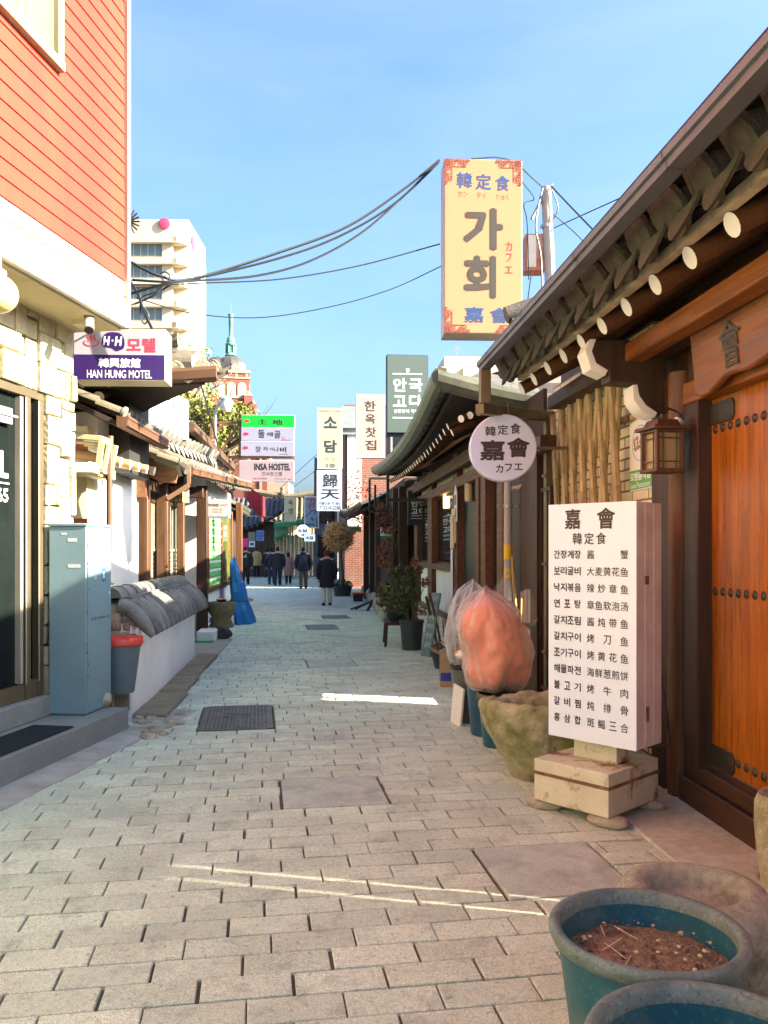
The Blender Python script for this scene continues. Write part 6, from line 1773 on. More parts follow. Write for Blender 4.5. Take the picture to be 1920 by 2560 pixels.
for k in range(1, 26):
    c = rf.copy(); COL.objects.link(c); c.parent = ts; c.location = (-.01 * k, k * .32, 0)
sf = empty('steel_rack', W(924, 1278, 18.2), R(4), 'empty black rectangular steel frame projecting above the timber shop', 'frame')
b = MB(); q = 18.2 / F
for a_, c_ in (((0, 0), (46, 0)), ((0, 82), (46, 82)), ((0, 0), (0, 82)), ((46, 0), (46, 82)), ((14, 10), (14, 66))): b.beam((a_[0] * q, 0, a_[1] * q), (c_[0] * q, 0, c_[1] * q), .045, .045)
b.build('frame', m_black, sf)
rg = random.Random(5)
vn = empty('autumn_vine', W(978, 1480, 18.7), 0, 'reddish brown autumn vine hanging round the red lettered banner', 'vine')
b = MB()
m_vine = mat('leaf_autumn', (.20, .055, .022), isl=.6, bump=0, hue=.04)
for cx, cz, rx, rz_, n_ in ((-.05, 1.55, .30, .22, 260), (-.05, .80, .28, .38, 420), (-.15, 1.85, .25, .2, 160), (.10, 1.2, .2, .3, 200)): leaves(b, (cx, .25, cz), (rx, .25, rz_), n_, .045, rg, clump=.6)
b.build('foliage', m_vine, vn, flat=True)
b = MB(); stems(b, rg, 10, 1.9, .3, .012, 0, .1, .08); b.build('stem', m_twig, vn)
fv = empty('climbing_vine', W(930, 1300, 24), 0, 'pinkish red creeper on the brick wall left of the timber shop', 'vine')
b = MB(); leaves(b, (-.35, 0, .65), (.45, .2, .9), 300, .05, rg, clump=1.2); b.build('foliage', m_vine, fv, flat=True)
pt = W(856, 1375, 28.8)
gt = empty('golden_tree', (pt.x, pt.y, 0), 0, 'small tree clipped to a golden round crown above a dark planter', 'tree')
b = MB(); b.tube([(0.04, 0, 0), (0, .03, .8), (-.06, 0, 1.5), (-.1, 0, 2.0)], [.06, .05, .045, .02], 8); stems(b, rg, 14, .7, .45, .014, 0, 1.6, .04); b.build('trunk', m_twig, gt)
b = MB(); leaves(b, (-.14, 0, 2.05), (.50, .48, .52), 1500, .055, rg, clump=.9, shell=.3); b.build('crown', mat('leaf_golden', (.62, .38, .12), isl=.55, bump=0, hue=.03), gt, flat=True)
b = MB()
for k in range(230):
    d = Vector((rg.gauss(0, 1), rg.gauss(0, 1), rg.gauss(0, 1))).normalized(); t_ = d.cross(Vector((rg.gauss(0, 1), rg.gauss(0, 1), rg.gauss(0, 1)))).normalized()
    c_ = Vector((-.14, 0, 2.05)); p_ = c_ + d * .40
    b.tube([p_, p_ + d * .10 + t_ * .05, p_ + d * rg.uniform(.12, .22) + t_ * rg.uniform(.1, .25)], [.012, .010, .006], 4)
b.build('twigs', mat('twig_golden', (.58, .38, .14), bump=0, isl=.4), gt)
b = MB(); b.lathe([(.28, -.005), (.33, .30), (.36, .32), (.36, .36), (.30, .36), (0, .30)], n=20); b.build('planter', m_potd, gt)
b = MB(); leaves(b, (0, 0, .42), (.36, .34, .14), 260, .05, rg); b.build('underplanting', m_leafg, gt, flat=True)
q = G(895, 1503)
ot = empty('tub', (q.x, q.y, 0), 0, 'black tub with a bright orange red lid beside the golden tree', 'tub')
b = MB(); b.box(-.14, -.12, 0, .14, .12, .22, top=1.12); b.build('body', m_black, ot, bevel=.01); b = MB(); b.box(-.19, -.16, .221, .19, .16, .28); b.build('lid', m_red, ot, bevel=.012)
rs = random.Random(61)
m_edge = mat('edging_stone', (.38, .34, .26), rough=.9, var=.3, bump=.6, bsc=30, isl=.1)
k = 0
for px, py, h in ((962, 1552, .34), (952, 1538, .40), (944, 1528, .38), (937, 1519, .42), (930, 1511, .36), (924, 1503, .40), (918, 1497, .5), (912, 1491, .42)):
    q = G(px, py); b = MB(); b.blob((0, 0, h * .45), (.13, .16, h * .55), rs, .18, 10, 8)
    for p in b.v: p.z = max(p.z, -.01)
    o = b.build('edging_stone', m_edge, ang=60); o.location = (q.x, q.y, 0)
    tag(o, 'upright pale rounded stone in the edging row before the timber shop', 'stone', 'edging stones before the timber shop'); k += 1
q = G(912, 1527)
tr2 = empty('folded_trestle', (q.x - .1, q.y, 0), R(-30), 'dark folded trestle lying on the paving by the edging stones', 'trestle')
b = MB(); b.beam((-.3, 0, .03), (.25, .1, .25), .05, .05); b.beam((-.25, .15, .03), (.3, .15, .28), .05, .05); b.beam((.2, -.05, 0), (.27, .2, .28), .05, .05); b.build('frame', m_black, tr2)
wb_ = empty('cream_building', (12, 62, 0), 0, 'pale cream concrete building with a stepped roof far behind the restaurant', 'building')
b = mbw(wb_); x = W(1083, 900, 60).x; b.box(x, 58, -.02, x + 9, 70, W(1100, 930, 60).z); b.box(x + .7, 58.6, 0, x + 9, 69, W(1100, 897, 60).z)
for k in range(4): b.box(x + .3 + k * 1.6, 57.7, 0, x + .7 + k * 1.6, 58, W(1100, 930, 60).z)
b.build('wall', mat('pale_concrete', (.66, .58, .42), bump=.1, var=.06), wb_)
an = empty('tv_antenna', W(1142, 900, 60), 0, 'thin aerial mast on the cream building roof', 'aerial')
b = MB(); b.tube([(0, 0, 0), (0, 0, 1.2)], .02, 5)
for z in (.7, .85, 1.0): b.tube([(-.25, 0, z), (.25, 0, z)], .012, 4)
b.build('mast', m_steel, an)

# ================================================================== FURTHER UP THE ALLEY, LEFT AND END
lh = empty('far_shop_row', (-2.6, 30, 0), 0, 'row of dark low shopfronts along the left side behind the blue tarpaulin', 'building')
b = mbw(lh); b.box(-7, 21.2, -.02, -2.38, 26.5, 3.1); b.build('wall', m_board, lh)
rb = mbw(lh); tiles(rb, (-2.05, 22, 2.75), (0, 1, 0), (-math.cos(RA), 0, math.sin(RA)), 4.6, 2, .3); slab(rb, (-2.05, 22, 2.75), (0, 1, 0), (-math.cos(RA), 0, math.sin(RA)), 4.6, 2, .05, .06, None, 2); rb.build('roof', [m_tile_lt, m_tile_end, m_board], lh)
ra = empty('red_awning', W(617, 1290, 27), 0, 'dark red fabric awning beyond the tiled eave on the left', 'awning')
q = 27 / F; b = MB()
pts = [(0, 0, 75 * q), (40 * q, -.2, 50 * q), (40 * q, -.2, 2 * q), (28 * q, 0, 0), (0, 0, 40 * q)]
b.add(pts + [(x, y + 1.4, z) for x, y, z in pts], [(0, 1, 2, 3, 4), (5, 6, 7, 8, 9)[::-1]] + [(i, (i + 1) % 5, 5 + (i + 1) % 5, 5 + i) for i in range(5)]); b.build('canopy', mat('awning_red', (.38, .012, .022), rough=.6, bump=.1), ra)
b = MB(); b.beam((40 * q, -.22, 48 * q), (40 * q, -.22, -14 * q), .05, .05); b.build('frame', mat('frame_red', (.42, .06, .05), bump=0), ra)
# dark house closing the left half
dh = empty('dark_house', (-4, 52, 0), 0, 'dark brown house with a sagging slate roof at the left end of the alley', 'house')
b = mbw(dh); x0, x1 = W(560, 1375, 50).x, W(688, 1375, 50).x; b.box(x0, 50, -.02, x1, 58, 3.3); b.build('wall', mat('umber_wall', (.10, .06, .035), var=.4, bump=.2), dh)
rb = mbw(dh)
def lift6(s): return -.4 + 1.2 * s * s
tiles(rb, (x0, 49.2, W(640, 1312, 49).z), (1, 0, 0), (0, math.cos(R(32)), math.sin(R(32))), x1 - x0 + .5, 3.2, .3, lift6)
slab(rb, (x0, 49.2, W(640, 1312, 49).z), (1, 0, 0), (0, math.cos(R(32)), math.sin(R(32))), x1 - x0 + .5, 3.2, .06, .06, lift6, 2)
rb.build('roof', [mat('roof_slate_blue', (.065, .072, .085), bump=.3, var=.3), m_tile_end, m_board], dh)
# pale board fence and green awning
fe = empty('board_fence', W(690, 1450, 47), 0, 'pale weathered wooden board fence closing the end of the alley', 'fence')
q = 47 / F; wdt = (790 - 690) * q; b = MB(); rs = random.Random(12); x = 0
fe.location.z = 0
while x < wdt:
    w_ = rs.uniform(.18, .26); b.box(x + .004, rs.uniform(-.01, .01), -.01, x + w_ - .004, .05, 2.45 + rs.uniform(-.04, .04)); x += w_
b.build('boards', mat('pale_boards', (.50, .42, .26), rough=.85, isl=.25, var=.2, bump=.2), fe)
b = MB()
for k in range(9): b.box(.05 + k * .28, .10, 2.3, .12 + k * .28, .16, 3.5)
b.box(0, .08, 3.0, wdt, .18, 3.2); b.build('upper_screen', mat('screen_tan', (.52, .40, .18), var=.3, bump=.1), fe)
b = MB(); leaves(b, (.35, -.05, 1.7), (.35, .1, .6), 120, .05, rg, clump=1); b.build('climbing_stems', mat('leaf_pale', (.42, .40, .25), isl=.4, bump=0), fe, flat=True)
ga = empty('green_awning', W(685, 1350, 46), 0, 'bright green lean-to awning above the board fence', 'awning')
q = 46 / F; b = MB()
b.add([(0, 0, 40 * q), (75 * q, 0, 52 * q), (75 * q, 0, 44 * q), (45 * q, 0, 36 * q), (0, 0, 30 * q)] + [(0, 1.5, 46 * q), (75 * q, 1.5, 56 * q), (75 * q, 1.5, 50 * q), (45 * q, 1.5, 40 * q), (0, 1.5, 36 * q)], [(0, 1, 2, 3, 4), (9, 8, 7, 6, 5)] + [(i, (i + 1) % 5, 5 + (i + 1) % 5, 5 + i) for i in range(5)])
b.prism([(0, 0), (38 * q, 20 * q), (34 * q, 24 * q), (0, 5 * q)], lambda u, v_, w_: (u, w_, v_), -.1, 1.2)
b.build('canopy', mat('awning_green', (.03, .32, .12), rough=.5, bump=.05), ga)
b = MB(); b.beam((2 * q, .3, -.2), (2 * q, .3, 42 * q), .05, .05); b.beam((40 * q, .3, -.2), (40 * q, .3, 36 * q), .1, .1); b.add([(2 * q, .5, 5 * q), (36 * q, .5, 24 * q), (36 * q, .5, 36 * q), (2 * q, .5, 36 * q)], [(0, 1, 2, 3)]); b.build('side_panel', mat('pale_green', (.30, .52, .36), bump=0), ga)
fh = empty('far_tiled_house', (-1.5, 60, 0), 0, 'distant tiled roof house with an ornamented gable beyond the green awning', 'house')
b = mbw(fh); x0, x1 = W(640, 1375, 56).x, W(800, 1375, 56).x; b.box(x0, 57, -.02, x1, 64, 4.2); b.build('wall', mat('tan_wall', (.36, .26, .15), bump=.1, var=.2), fh)
rb = mbw(fh); z0 = W(700, 1305, 56).z
tiles(rb, (x0 - .3, 56, z0), (1, 0, 0), (0, math.cos(R(33)), math.sin(R(33))), x1 - x0 + .6, 3.4, .34, lambda s: .5 * (2 * s - 1) ** 2)
rb.tube(smooth_path([(x0 - .3, 58.7, z0 + 2.2), ((x0 + x1) / 2, 58.7, z0 + 1.9), (x1 + .3, 58.7, z0 + 2.2)], 5), .2, 8)
px_ = W(703, 1218, 56); rb.lathe([(.18, 0), (.2, .2), (.14, .3), (.16, .5), (0, .7)], (px_.x, 58.6, z0 + 1.95), 10)
rb.build('roof', [m_tile_lt, m_tile_end], fh)
for px0, px1, py0, py1, t, m_, nm, lab, tx in ((641, 660, 1326, 1352, 45, mat('notice_blue', (.20, .30, .62), bump=0), 'notice_board', 'small blue notice board with dark lettering on the dark house wall', '전통 찻집'), (622, 637, 1353, 1368, 40, m_wface, 'poster', 'small white poster with a black rectangle above the crowd', None), (605, 619, 1346, 1372, 38, mat('poster_pink', (.62, .03, .22), bump=0), 'poster', 'magenta poster beside the timber post on the left', None), (620, 638, 1330, 1352, 42, mat('notice_grey', (.24, .23, .18), bump=0), 'notice_board', 'grey notice board above the white poster', None)):
    P = W(px0, py1, t); e = board(nm, lab, 'sign', P, (px1 - px0) / F * t, (py1 - py0) / F * t, .08, 0, m_, m_)
    wd, ht = (px1 - px0) / F * t, (py1 - py0) / F * t
    if tx: letters(e, wd, ht, [('다리', .2, .15, .8, .35, INK, .03), (tx, .15, .45, .85, .65, INK, .03), ('오세요', .25, .72, .75, .86, INK, .03)])
    if lab.startswith('small white'): b = MB(); b.box(wd * .2, -.004, ht * .35, wd * .8, -.001, ht * .7); b.build('print', m_black, e)
    b = MB(); b.tube([(wd * .5, .05, -.05), (wd * .5, .05, -P.z if False else -.6)], .02, 5); b.build('bracket', m_black, e)
# potted flower heads by the fence
wc = empty('wire_sculpture', W(782, 1447, 32.5), 0, 'loops of white wire standing at the foot of the slate building', 'sculpture')
b = MB(); wc.location.z = .0
for k in range(5):
    c = Vector((-.12 + .06 * k, .02 * k, .36)); b.tube([c + Vector((.05 * math.cos(a), 0, .17 * math.sin(a))) for a in [2 * math.pi * j / 14 for j in range(15)]], .012, 5)
b.tube([(0, 0, 0), (0, 0, .25)], .015, 5); b.build('wire', m_white, wc)

# ================================================================== DIRECTION SIGNS AND STREET LAMP
def z6(*r): return [480 + r[0] * .1808, 980 + r[1] * .1808, 480 + r[2] * .1808, 980 + r[3] * .1808]
T = 20.0; q = T / F
arrow_red = mat('arrow_red', (.72, .01, .05), bump=0, var=0)
m_lil = mat('lilac_white', (.25, .25, .33), rough=.35, bump=0, var=.02)
m_brnst = mat('brown_steel', (.16, .07, .045), rough=.5, var=.2, bump=.05)
df = empty('steel_truss', W(525, 1145, T), R(-2.2), 'brown steel truss bracket carrying the four direction signs', 'frame')
b = MB(); L0 = lambda x, y: Vector(((480 + x * .1808 - 525) * q, .10, (1145 - 980 - y * .1808) * q))
for a_, c_ in (((250, 412), (690, 412)), ((660, 412), (660, 900)), ((400, 800), (640, 430)), ((258, 412), (258, 670)), ((340, 525), (430, 430)), ((480, 893), (1410, 893))): b.beam(L0(*a_), L0(*c_), .06, .06)
b.build('truss', m_brnst, df)
panels = [('bright green direction sign with black brush characters and a red arrow', (604, 1037, 736, 1068), mat('lime_sign', (.004, .42, .03), rough=.35, bump=0, var=.02), [('土', *z6(898, 368, 1045, 445), INK, .03), ('地', *z6(1105, 375, 1255, 452), INK, .03)], (718, 398)),
          ('white direction sign with three brush syllables and a pink seal under the green one', (603, 1068.6, 735.5, 1102), m_lil, [('둘', *z6(915, 520, 1005, 632), INK, .015), ('레', *z6(1035, 553, 1118, 610), INK, .02), ('골', *z6(1135, 533, 1222, 636), INK, .015), ('02-720-9582', *z6(1235, 655, 1360, 670), INK, 0)], (703, 578)),
          ('white direction sign with five thin syllables, lowest of the three in the steel frame', (602, 1102.6, 735, 1139), m_lil, [('장', *z6(875, 750, 952, 832), INK, .01), ('자', *z6(982, 755, 1052, 810), INK, .01), ('의', *z6(1070, 765, 1118, 808), INK, 0), ('나', *z6(1130, 758, 1200, 822), INK, .01), ('비', *z6(1215, 758, 1302, 832), INK, .03), ('02-732-0055', *z6(1208, 850, 1325, 866), INK, 0)], (697, 770)),
          ('pinkish white hostel sign with bold black letters hanging below the direction signs', (598.5, 1151, 734.5, 1203), mat('pink_white', (.28, .22, .245), rough=.35, bump=0, var=.03), [('INSA HOSTEL', *z6(860, 985, 1358, 1082), INK, .04), ('인사호스텔', *z6(965, 1100, 1240, 1158), INK, .0), ('+82-2-734-9648', *z6(838, 1184, 1032, 1206), redb, .01), ('여기서 70m 직진', *z6(1145, 1186, 1302, 1210), redb, .0)], (1320, 1205))]
for lab, rc_, fm, its, ar in panels:
    e = psign('direction_sign', lab, rc_, T, .09, fm, m_wface, its, rz=R(-2.2), rim=.006)
    wd, ht = (rc_[2] - rc_[0]) * q, (rc_[3] - rc_[1]) * q
    ax = (480 + ar[0] * .1808 - rc_[0]) * q; az = (rc_[3] - 980 - ar[1] * .1808) * q
    b = MB(); s = .022 * (T / 20) * 1.1
    if 'hostel' in lab: pl_ = [(0, 0), (2 * s, 1 * s), (1.4 * s, .25 * s), (4.6 * s, .25 * s), (4.6 * s, -.25 * s), (1.4 * s, -.25 * s), (2 * s, -1 * s)]
    else: pl_ = [(0, 0), (2.8 * s, 2.2 * s), (2.8 * s, 1.2 * s), (5.6 * s, 1.2 * s), (5.6 * s, -1.2 * s), (2.8 * s, -1.2 * s), (2.8 * s, -2.2 * s)]
    b.add([(ax + x, -.004, az + z) for x, z in pl_], [(0, 1, 2), (0, 2, 5), (0, 5, 6), (2, 3, 4, 5)] if True else [])
    b.build('arrow', arrow_red, e, flat=True)
    if 'pink seal' in lab: b = MB(); x0, y0, x1, y1 = z6(1255, 610, 1297, 650); b.box((x0 - rc_[0]) * q, -.004, (rc_[3] - y1) * q, (x1 - rc_[0]) * q, -.002, (rc_[3] - y0) * q); b.build('seal', mat('seal_pink', (.70, .18, .28), bump=0), e)
T = 19.0
sl = empty('street_lamp', W(538, 1200, T), 0, 'curved grey street lamp with a frosted globe in front of the brick tower', 'street lamp')
q = T / F; b = MB(); zl = lambda x, y: Vector(((x - 538) * q, 0, (1200 - y) * q))
b.tube([zl(538, 1200) - Vector((0, 0, W(538, 1200, T).z))] + smooth_path([zl(538, 1200), zl(538, 1080), zl(538, 1045), zl(541, 1022), zl(550, 1002), zl(555, 992)], 4), .035, 8); b.build('pole', mat('lamp_grey', (.38, .36, .28), rough=.5, metal=.3, bump=0), sl)
b = MB(); b.M = Matrix.Translation(zl(566, 1012)) @ Matrix.Rotation(R(25), 4, 'Y'); b.lathe([(.04, .17), (.07, .15), (.115, .12), (.14, .0), (.13, -.08), (.09, -.14), (0, -.17)], n=20); b.build('globe', mat('frosted_globe', (.70, .66, .62), rough=.3, bump=0, var=.05), sl)
b = MB(); b.tube([zl(553, 996), zl(562, 996)], .05, 8); b.build('lamp_head', m_steel, sl)

# ================================================================== UTILITY POLE, BOX, CABLES
T = 14.0
top = W(1365, 468, T); bot = W(1376, 735, T); bot = bot + (bot - top) * (bot.z / max(.1, (top.z - bot.z)))
up = empty('utility_pole', (bot.x, bot.y, 0), 0, 'grey steel utility pole hung with tangled cables behind the tiled roofs', 'pole')
b = MB(); b.tube([Vector((0, 0, 0)), top - Vector((bot.x, bot.y, 0))], [.10, .082], 14); b.build('shaft', mat('pole_grey', (.44, .40, .35), rough=.6, var=.15, bump=.05, col2=(.36, .26, .12), amt2=.5), up)
b = MB(); t0 = top - Vector((bot.x, bot.y, 0)); b.tube([t0 + Vector((-.25, 0, -.55)), t0 + Vector((.05, 0, .02)), t0 + Vector((.12, 0, .06))], .03, 6)
for dz in (-2.2, -.7): b.lathe([(.095, dz), (.10, dz + .02), (.095, dz + .06)], t0, 14)
b.build('bracket', m_steel, up)
tb_ = empty('transformer_box', W(1313, 676, T), R(-6), 'rusty orange metal box strapped to the utility pole', 'box')
q = T / F; b = MB(); b.box(0, 0, 0, 50 * q, .30, 92 * q); b.build('housing', mat('orange_box', (.42, .13, .06), rough=.6, var=.2, bump=.1, col2=(.68, .55, .42), sc2=1.5, amt2=.7), tb_, bevel=.01)
b = MB(); b.box(5 * q, -.012, 8 * q, 27 * q, -.001, 88 * q); b.build('cover', mat('box_pale', (.70, .62, .50), bump=.05), tb_, bevel=.003)
cb2 = mat('cable_black', (.012, .016, .022), rough=.5, bump=0, var=.1)
def cable(label, pts, r=.011, group=None, nm='overhead_cable'):
    w_ = [W(*p) for p in pts]
    b = MB(); b.tube(smooth_path(w_, 8), r, 5)
    o = b.build(nm, cb2)
    return tag(o, label, 'cable', group)
Z8 = 7.9
cable('topmost of the thick cables from the motel corner up to the tall cream sign', [(326, 655, Z8), (400, 690, Z8), (480, 697, 8.1), (694, 632, 8.6), (868, 566, 9.0), (1007, 474, 9.3), (1098, 400, 9.45)], .015)
cable('second thick cable from the motel corner sagging just under the topmost one', [(330, 700, Z8), (420, 705, Z8), (480, 699, 8.1), (700, 645, 8.6), (850, 590, 9.0), (985, 510, 9.3), (1098, 402, 9.45)], .013)
cable('deepest sagging cable of the bundle between motel corner and tall cream sign', [(325, 735, Z8), (420, 708, Z8), (490, 702, 8.1), (640, 690, 8.5), (770, 655, 8.8), (900, 585, 9.1), (1010, 490, 9.35), (1099, 404, 9.45)], .013)
cable('thin cable running from the motel corner to the middle of the tall cream sign', [(330, 712, Z8), (420, 712, Z8), (500, 708, 8.1), (700, 698, 8.6), (900, 664, 9.1), (1100, 610, 9.5)], .008)
cable('lowest thin wire hanging in the sky between motel sign and tall cream sign', [(340, 745, Z8), (480, 783, 8.2), (650, 794, 8.6), (830, 766, 9.0), (980, 722, 9.3), (1102, 666, 9.5)], .006)
cable('wire arching over the top of the tall cream sign to the utility pole', [(1180, 397, 9.6), (1245, 394, 10), (1290, 408, 11), (1325, 440, 12.5), (1356, 468, 13.9)], .012)
cable('thick wire dropping right from the utility pole top behind the gutter', [(1376, 463, 14), (1430, 520, 13), (1500, 592, 12), (1580, 672, 11)], .014)
cable('straight wire rising right from the utility pole to beyond the gutter', [(1385, 570, 14), (1500, 518, 13), (1640, 455, 12)], .010)
cable('thin wire sloping right from the utility pole, under the straight rising one', [(1382, 535, 14), (1440, 585, 13), (1530, 680, 12)], .008)
cable('wire hanging in a loop left of the utility pole', [(1306, 455, 12), (1335, 497, 13.5), (1310, 510, 13.5), (1318, 560, 13.7), (1322, 700, 13.9)], .009)
cable('twisted wire running down the left side of the utility pole', [(1357, 470, 13.9), (1345, 520, 13.85), (1340, 575, 13.8), (1352, 640, 13.8), (1356, 740, 13.8)], .016)
cable('wire running down the right side of the utility pole', [(1378, 470, 13.9), (1395, 520, 13.9), (1380, 560, 13.9), (1384, 620, 13.9), (1388, 740, 13.9)], .012)
cable('wire dropping below the orange box on the utility pole', [(1330, 675, 13.9), (1322, 730, 13.9), (1315, 790, 13.9)], .010)
cable('dark tangle of wires hanging down from the motel corner beside the motel sign', [(326, 655, Z8), (318, 690, Z8), (345, 735, Z8), (358, 775, Z8), (380, 822, Z8)], .016)
cable('looped slack wire by the motel corner', [(420, 710, Z8), (425, 690, Z8), (412, 680, Z8), (400, 690, Z8), (410, 706, Z8), (390, 730, Z8), (355, 745, Z8), (352, 790, Z8), (362, 810, Z8), (372, 790, Z8), (360, 768, Z8)], .008)
cable('slack wire strung along the motel soffit edge', [(210, 745, 7.3), (260, 755, 7.5), (300, 762, 7.7), (335, 760, Z8), (390, 735, Z8), (430, 708, 8.0)], .010)
cable('wire falling from the upswept eave to the gutter, left of the street lamp', [(498, 950, 10.5), (525, 1040, 14), (552, 1143, 18), (566, 1185, 19)], .016)
cable('thin wire falling beside it from the upswept eave', [(496, 960, 10.5), (505, 1040, 13), (528, 1130, 17), (560, 1180, 19)], .008)
cable('distant wire crossing the sky right of the hostel sign', [(700, 1222, 40), (760, 1165, 36), (800, 1130, 33)], .012)
cable('distant wire crossing below it towards the calligraphy sign', [(700, 1245, 44), (760, 1198, 40), (830, 1145, 36)], .012)
cable('pale cable strung across the far end of the alley below the cream sign', [(626, 1290, 30), (680, 1292, 36), (720, 1282, 42)], .014)

# ================================================================== SKYLINE: TOWER, HOTEL, TREES
TD = 130.0; q = TD / F
c = W(577, 1375, TD)
tw = empty('brick_tower', (c.x, c.y, 0), -YAW + R(12), 'red brick tower with a grey dome and green copper lantern spire on the skyline', 'tower')
zt = lambda y: CH + (HOR - y) * q
m_tbrick = mat('tower_brick', (.19, .058, .040), rough=.85, var=.1, sc=1.5, bump=.1)
m_tstone = mat('tower_stone', (.30, .24, .17), bump=.05, var=.06)
m_cop = mat('green_copper', (.075, .24, .20), rough=.6, var=.3, sc=2, bump=.05, col2=(.17, .28, .14), sc2=1.5, amt2=.6)
b = MB(); r = 2.75
b.box(-r, -r, 0, r, r, zt(936)); b.build('shaft', m_tbrick, tw)
b = MB()
for y0, y1, k in ((941, 934, .14), (955, 951, .10), (1003, 997, .12)): b.box(-r - k, -r - k, zt(y0), r + k, r + k, zt(y1))
for k in range(4): b.box(-r + .25 + k * 1.55, -r - .05, zt(951), -r + .65 + k * 1.55, -r + .1, zt(941)); b.box(r - .1, -r + .25 + k * 1.55, zt(951), r + .05, -r + .65 + k * 1.55, zt(941))
b.build('cornice', m_tstone, tw)
for f in (0, 1):
    for k in range(3):
        b = MB(); cx = -1.62 + k * 1.62
        arc = [(-.68, zt(1000)), (.68, zt(1000)), (.68, zt(975))] + [(.68 * math.cos(a), zt(975) + .75 * math.sin(a)) for a in [R(20 * j) for j in range(1, 9)]] + [(-.68, zt(975))]
        fn = (lambda u, v_, w_: (cx + u, -r - w_, v_)) if f == 0 else (lambda u, v_, w_: (r + w_, cx + u, v_))
        b.prism(arc, fn, -.05, .09); o = b.build('window', m_tstone, tw)
        b = MB(); arc2 = [(u * .6, v_ if v_ < zt(976) else zt(975) + (v_ - zt(975)) * .55) for u, v_ in arc]; b.prism(arc2, fn, .092, .11); b.build('pane', mat('tower_glass', (.22, .30, .32), rough=.2, bump=0), o)
b = MB()
for sx in (-1, 1):
    for sy in (-1, 1): b.box(sx * 2.55 - .62, sy * 2.55 - .62, 0, sx * 2.55 + .62, sy * 2.55 + .62, zt(996)); b.box(sx * 3.3 - .5, sy * 3.3 - .5, 0, sx * 3.3 + .5, sy * 3.3 + .5, zt(1018))
b.build('buttress', m_tbrick, tw, split=True)
b = MB()
for sx in (-1, 1):
    for sy in (-1, 1):
        b.box(sx * 2.55 - .68, sy * 2.55 - .68, zt(997), sx * 2.55 + .68, sy * 2.55 + .68, zt(993)); b.blob((sx * 2.55, sy * 2.55, zt(989)), (.36, .36, .4), rs, 0, 10, 8)
        b.blob((sx * 3.3, sy * 3.3, zt(1014)), (.3, .3, .34), rs, 0, 10, 8)
b.build('finial', m_tstone, tw, split=True)
b = MB(); b.lathe([(2.72, zt(935))] + [(2.68 * math.cos(R(a)), zt(930) + 2.55 * math.sin(R(a))) for a in range(0, 86, 9)] + [(.0, zt(887))], n=12); b.build('dome', mat('dome_lead', (.055, .05, .046), rough=.5, var=.15, bump=.05), tw, ang=15)
b = MB(); b.lathe([(.95, zt(890)), (.72, zt(884)), (.62, zt(882)), (.60, zt(866)), (.85, zt(864)), (.86, zt(860)), (.66, zt(858)), (.68, zt(852)), (.55, zt(845)), (.30, zt(840)), (.30, zt(813)), (.36, zt(811)), (.34, zt(795)), (.40, zt(791)), (.44, zt(786)), (.0, zt(786))], n=14)
for k in range(6): a = k * math.pi / 3; b.tube([(.72 * math.cos(a), .72 * math.sin(a), zt(883)), (.72 * math.cos(a), .72 * math.sin(a), zt(865))], .12, 6)
b.tube([(0, 0, zt(786)), (0, 0, zt(758))], .03, 4)
b.build('lantern_spire', m_cop, tw, ang=30)
tl2 = empty('tower_wing', W(640, 1375, 118), -YAW, 'lower brick and pale stone wing beside the tower, with a tall arched window', 'building')
tl2.location.z = 0; zt2 = lambda y: CH + (HOR - y) * 118 / F
b = MB(); b.box(-7.5, 0, 0, 1.6, 8, zt2(1140)); b.box(-7.5, .3, 0, -1.4, 8, zt2(1055)); b.build('wall', m_tbrick, tl2)
b = MB(); b.box(-7.6, -.1, zt2(1145), 1.7, 8, zt2(1139)); b.box(-1.2, -.12, 0, -.8, 0, zt2(1140)); b.box(.5, -.12, 0, .8, 0, zt2(1140)); b.box(1.61, 1, 0, 4.5, 8, zt2(1205)); b.build('trim', m_tstone, tl2)
b = MB(); arc = [(-1.3, zt2(1150)), (1.3, zt2(1150)), (1.3, zt2(1090))] + [(1.3 * math.cos(R(a)), zt2(1090) + 1.3 * math.sin(R(a))) for a in range(15, 180, 15)] + [(-1.3, zt2(1090))]
b.prism(arc, lambda u, v_, w_: (u - 4.0, .3 - w_, v_), 0, .1); o = b.build('window', m_tstone, tl2)
b = MB(); b.prism([(u * .8, v_ * .985 + .2) for u, v_ in arc], lambda u, v_, w_: (u - 4.0, .3 - w_, v_), .101, .13); b.build('pane', mat('tower_glass', (.22, .30, .32)), o)
HD = 140.0; q = HD / F
c = W(470, 1375, HD)
ho = empty('white_hotel', (c.x, c.y, 0), -YAW, 'tall white hotel tower with ribbon windows and a round pink emblem', 'building')
zt = lambda y: CH + (HOR - y) * q
m_hot = mat('hotel_white', (.52, .45, .33), rough=.8, var=.04, bump=.03)
b = MB(); b.box(-18, .0, 0, -2.6, 14, zt(598)); b.box(-18, .6, zt(598), -.1, 14, zt(545)); b.box(-2.6, 1.2, 0, 0, 14, zt(598)); b.build('tower_block', m_hot, ho)
b = MB(); y = 600
while y < 1300:
    b.box(-18, -.9, zt(y + 10), -1.7, 0, zt(y - 6)); b.box(-2.6, -.2, zt(y + 10), -.6, 1.2, zt(y - 6)); b.prism([(-1.7, -.9), (-.3, .8), (-.3, 1.2), (-2.6, 1.2), (-2.6, -.9)], lambda u, v_, w_: (u, v_, w_), zt(y + 9), zt(y - 5)); b.box(-4.3, -.3, zt(y + 50), -2.6, .0, zt(y)); y += 53.3
b.build('spandrel', m_hot, ho)
y = 612
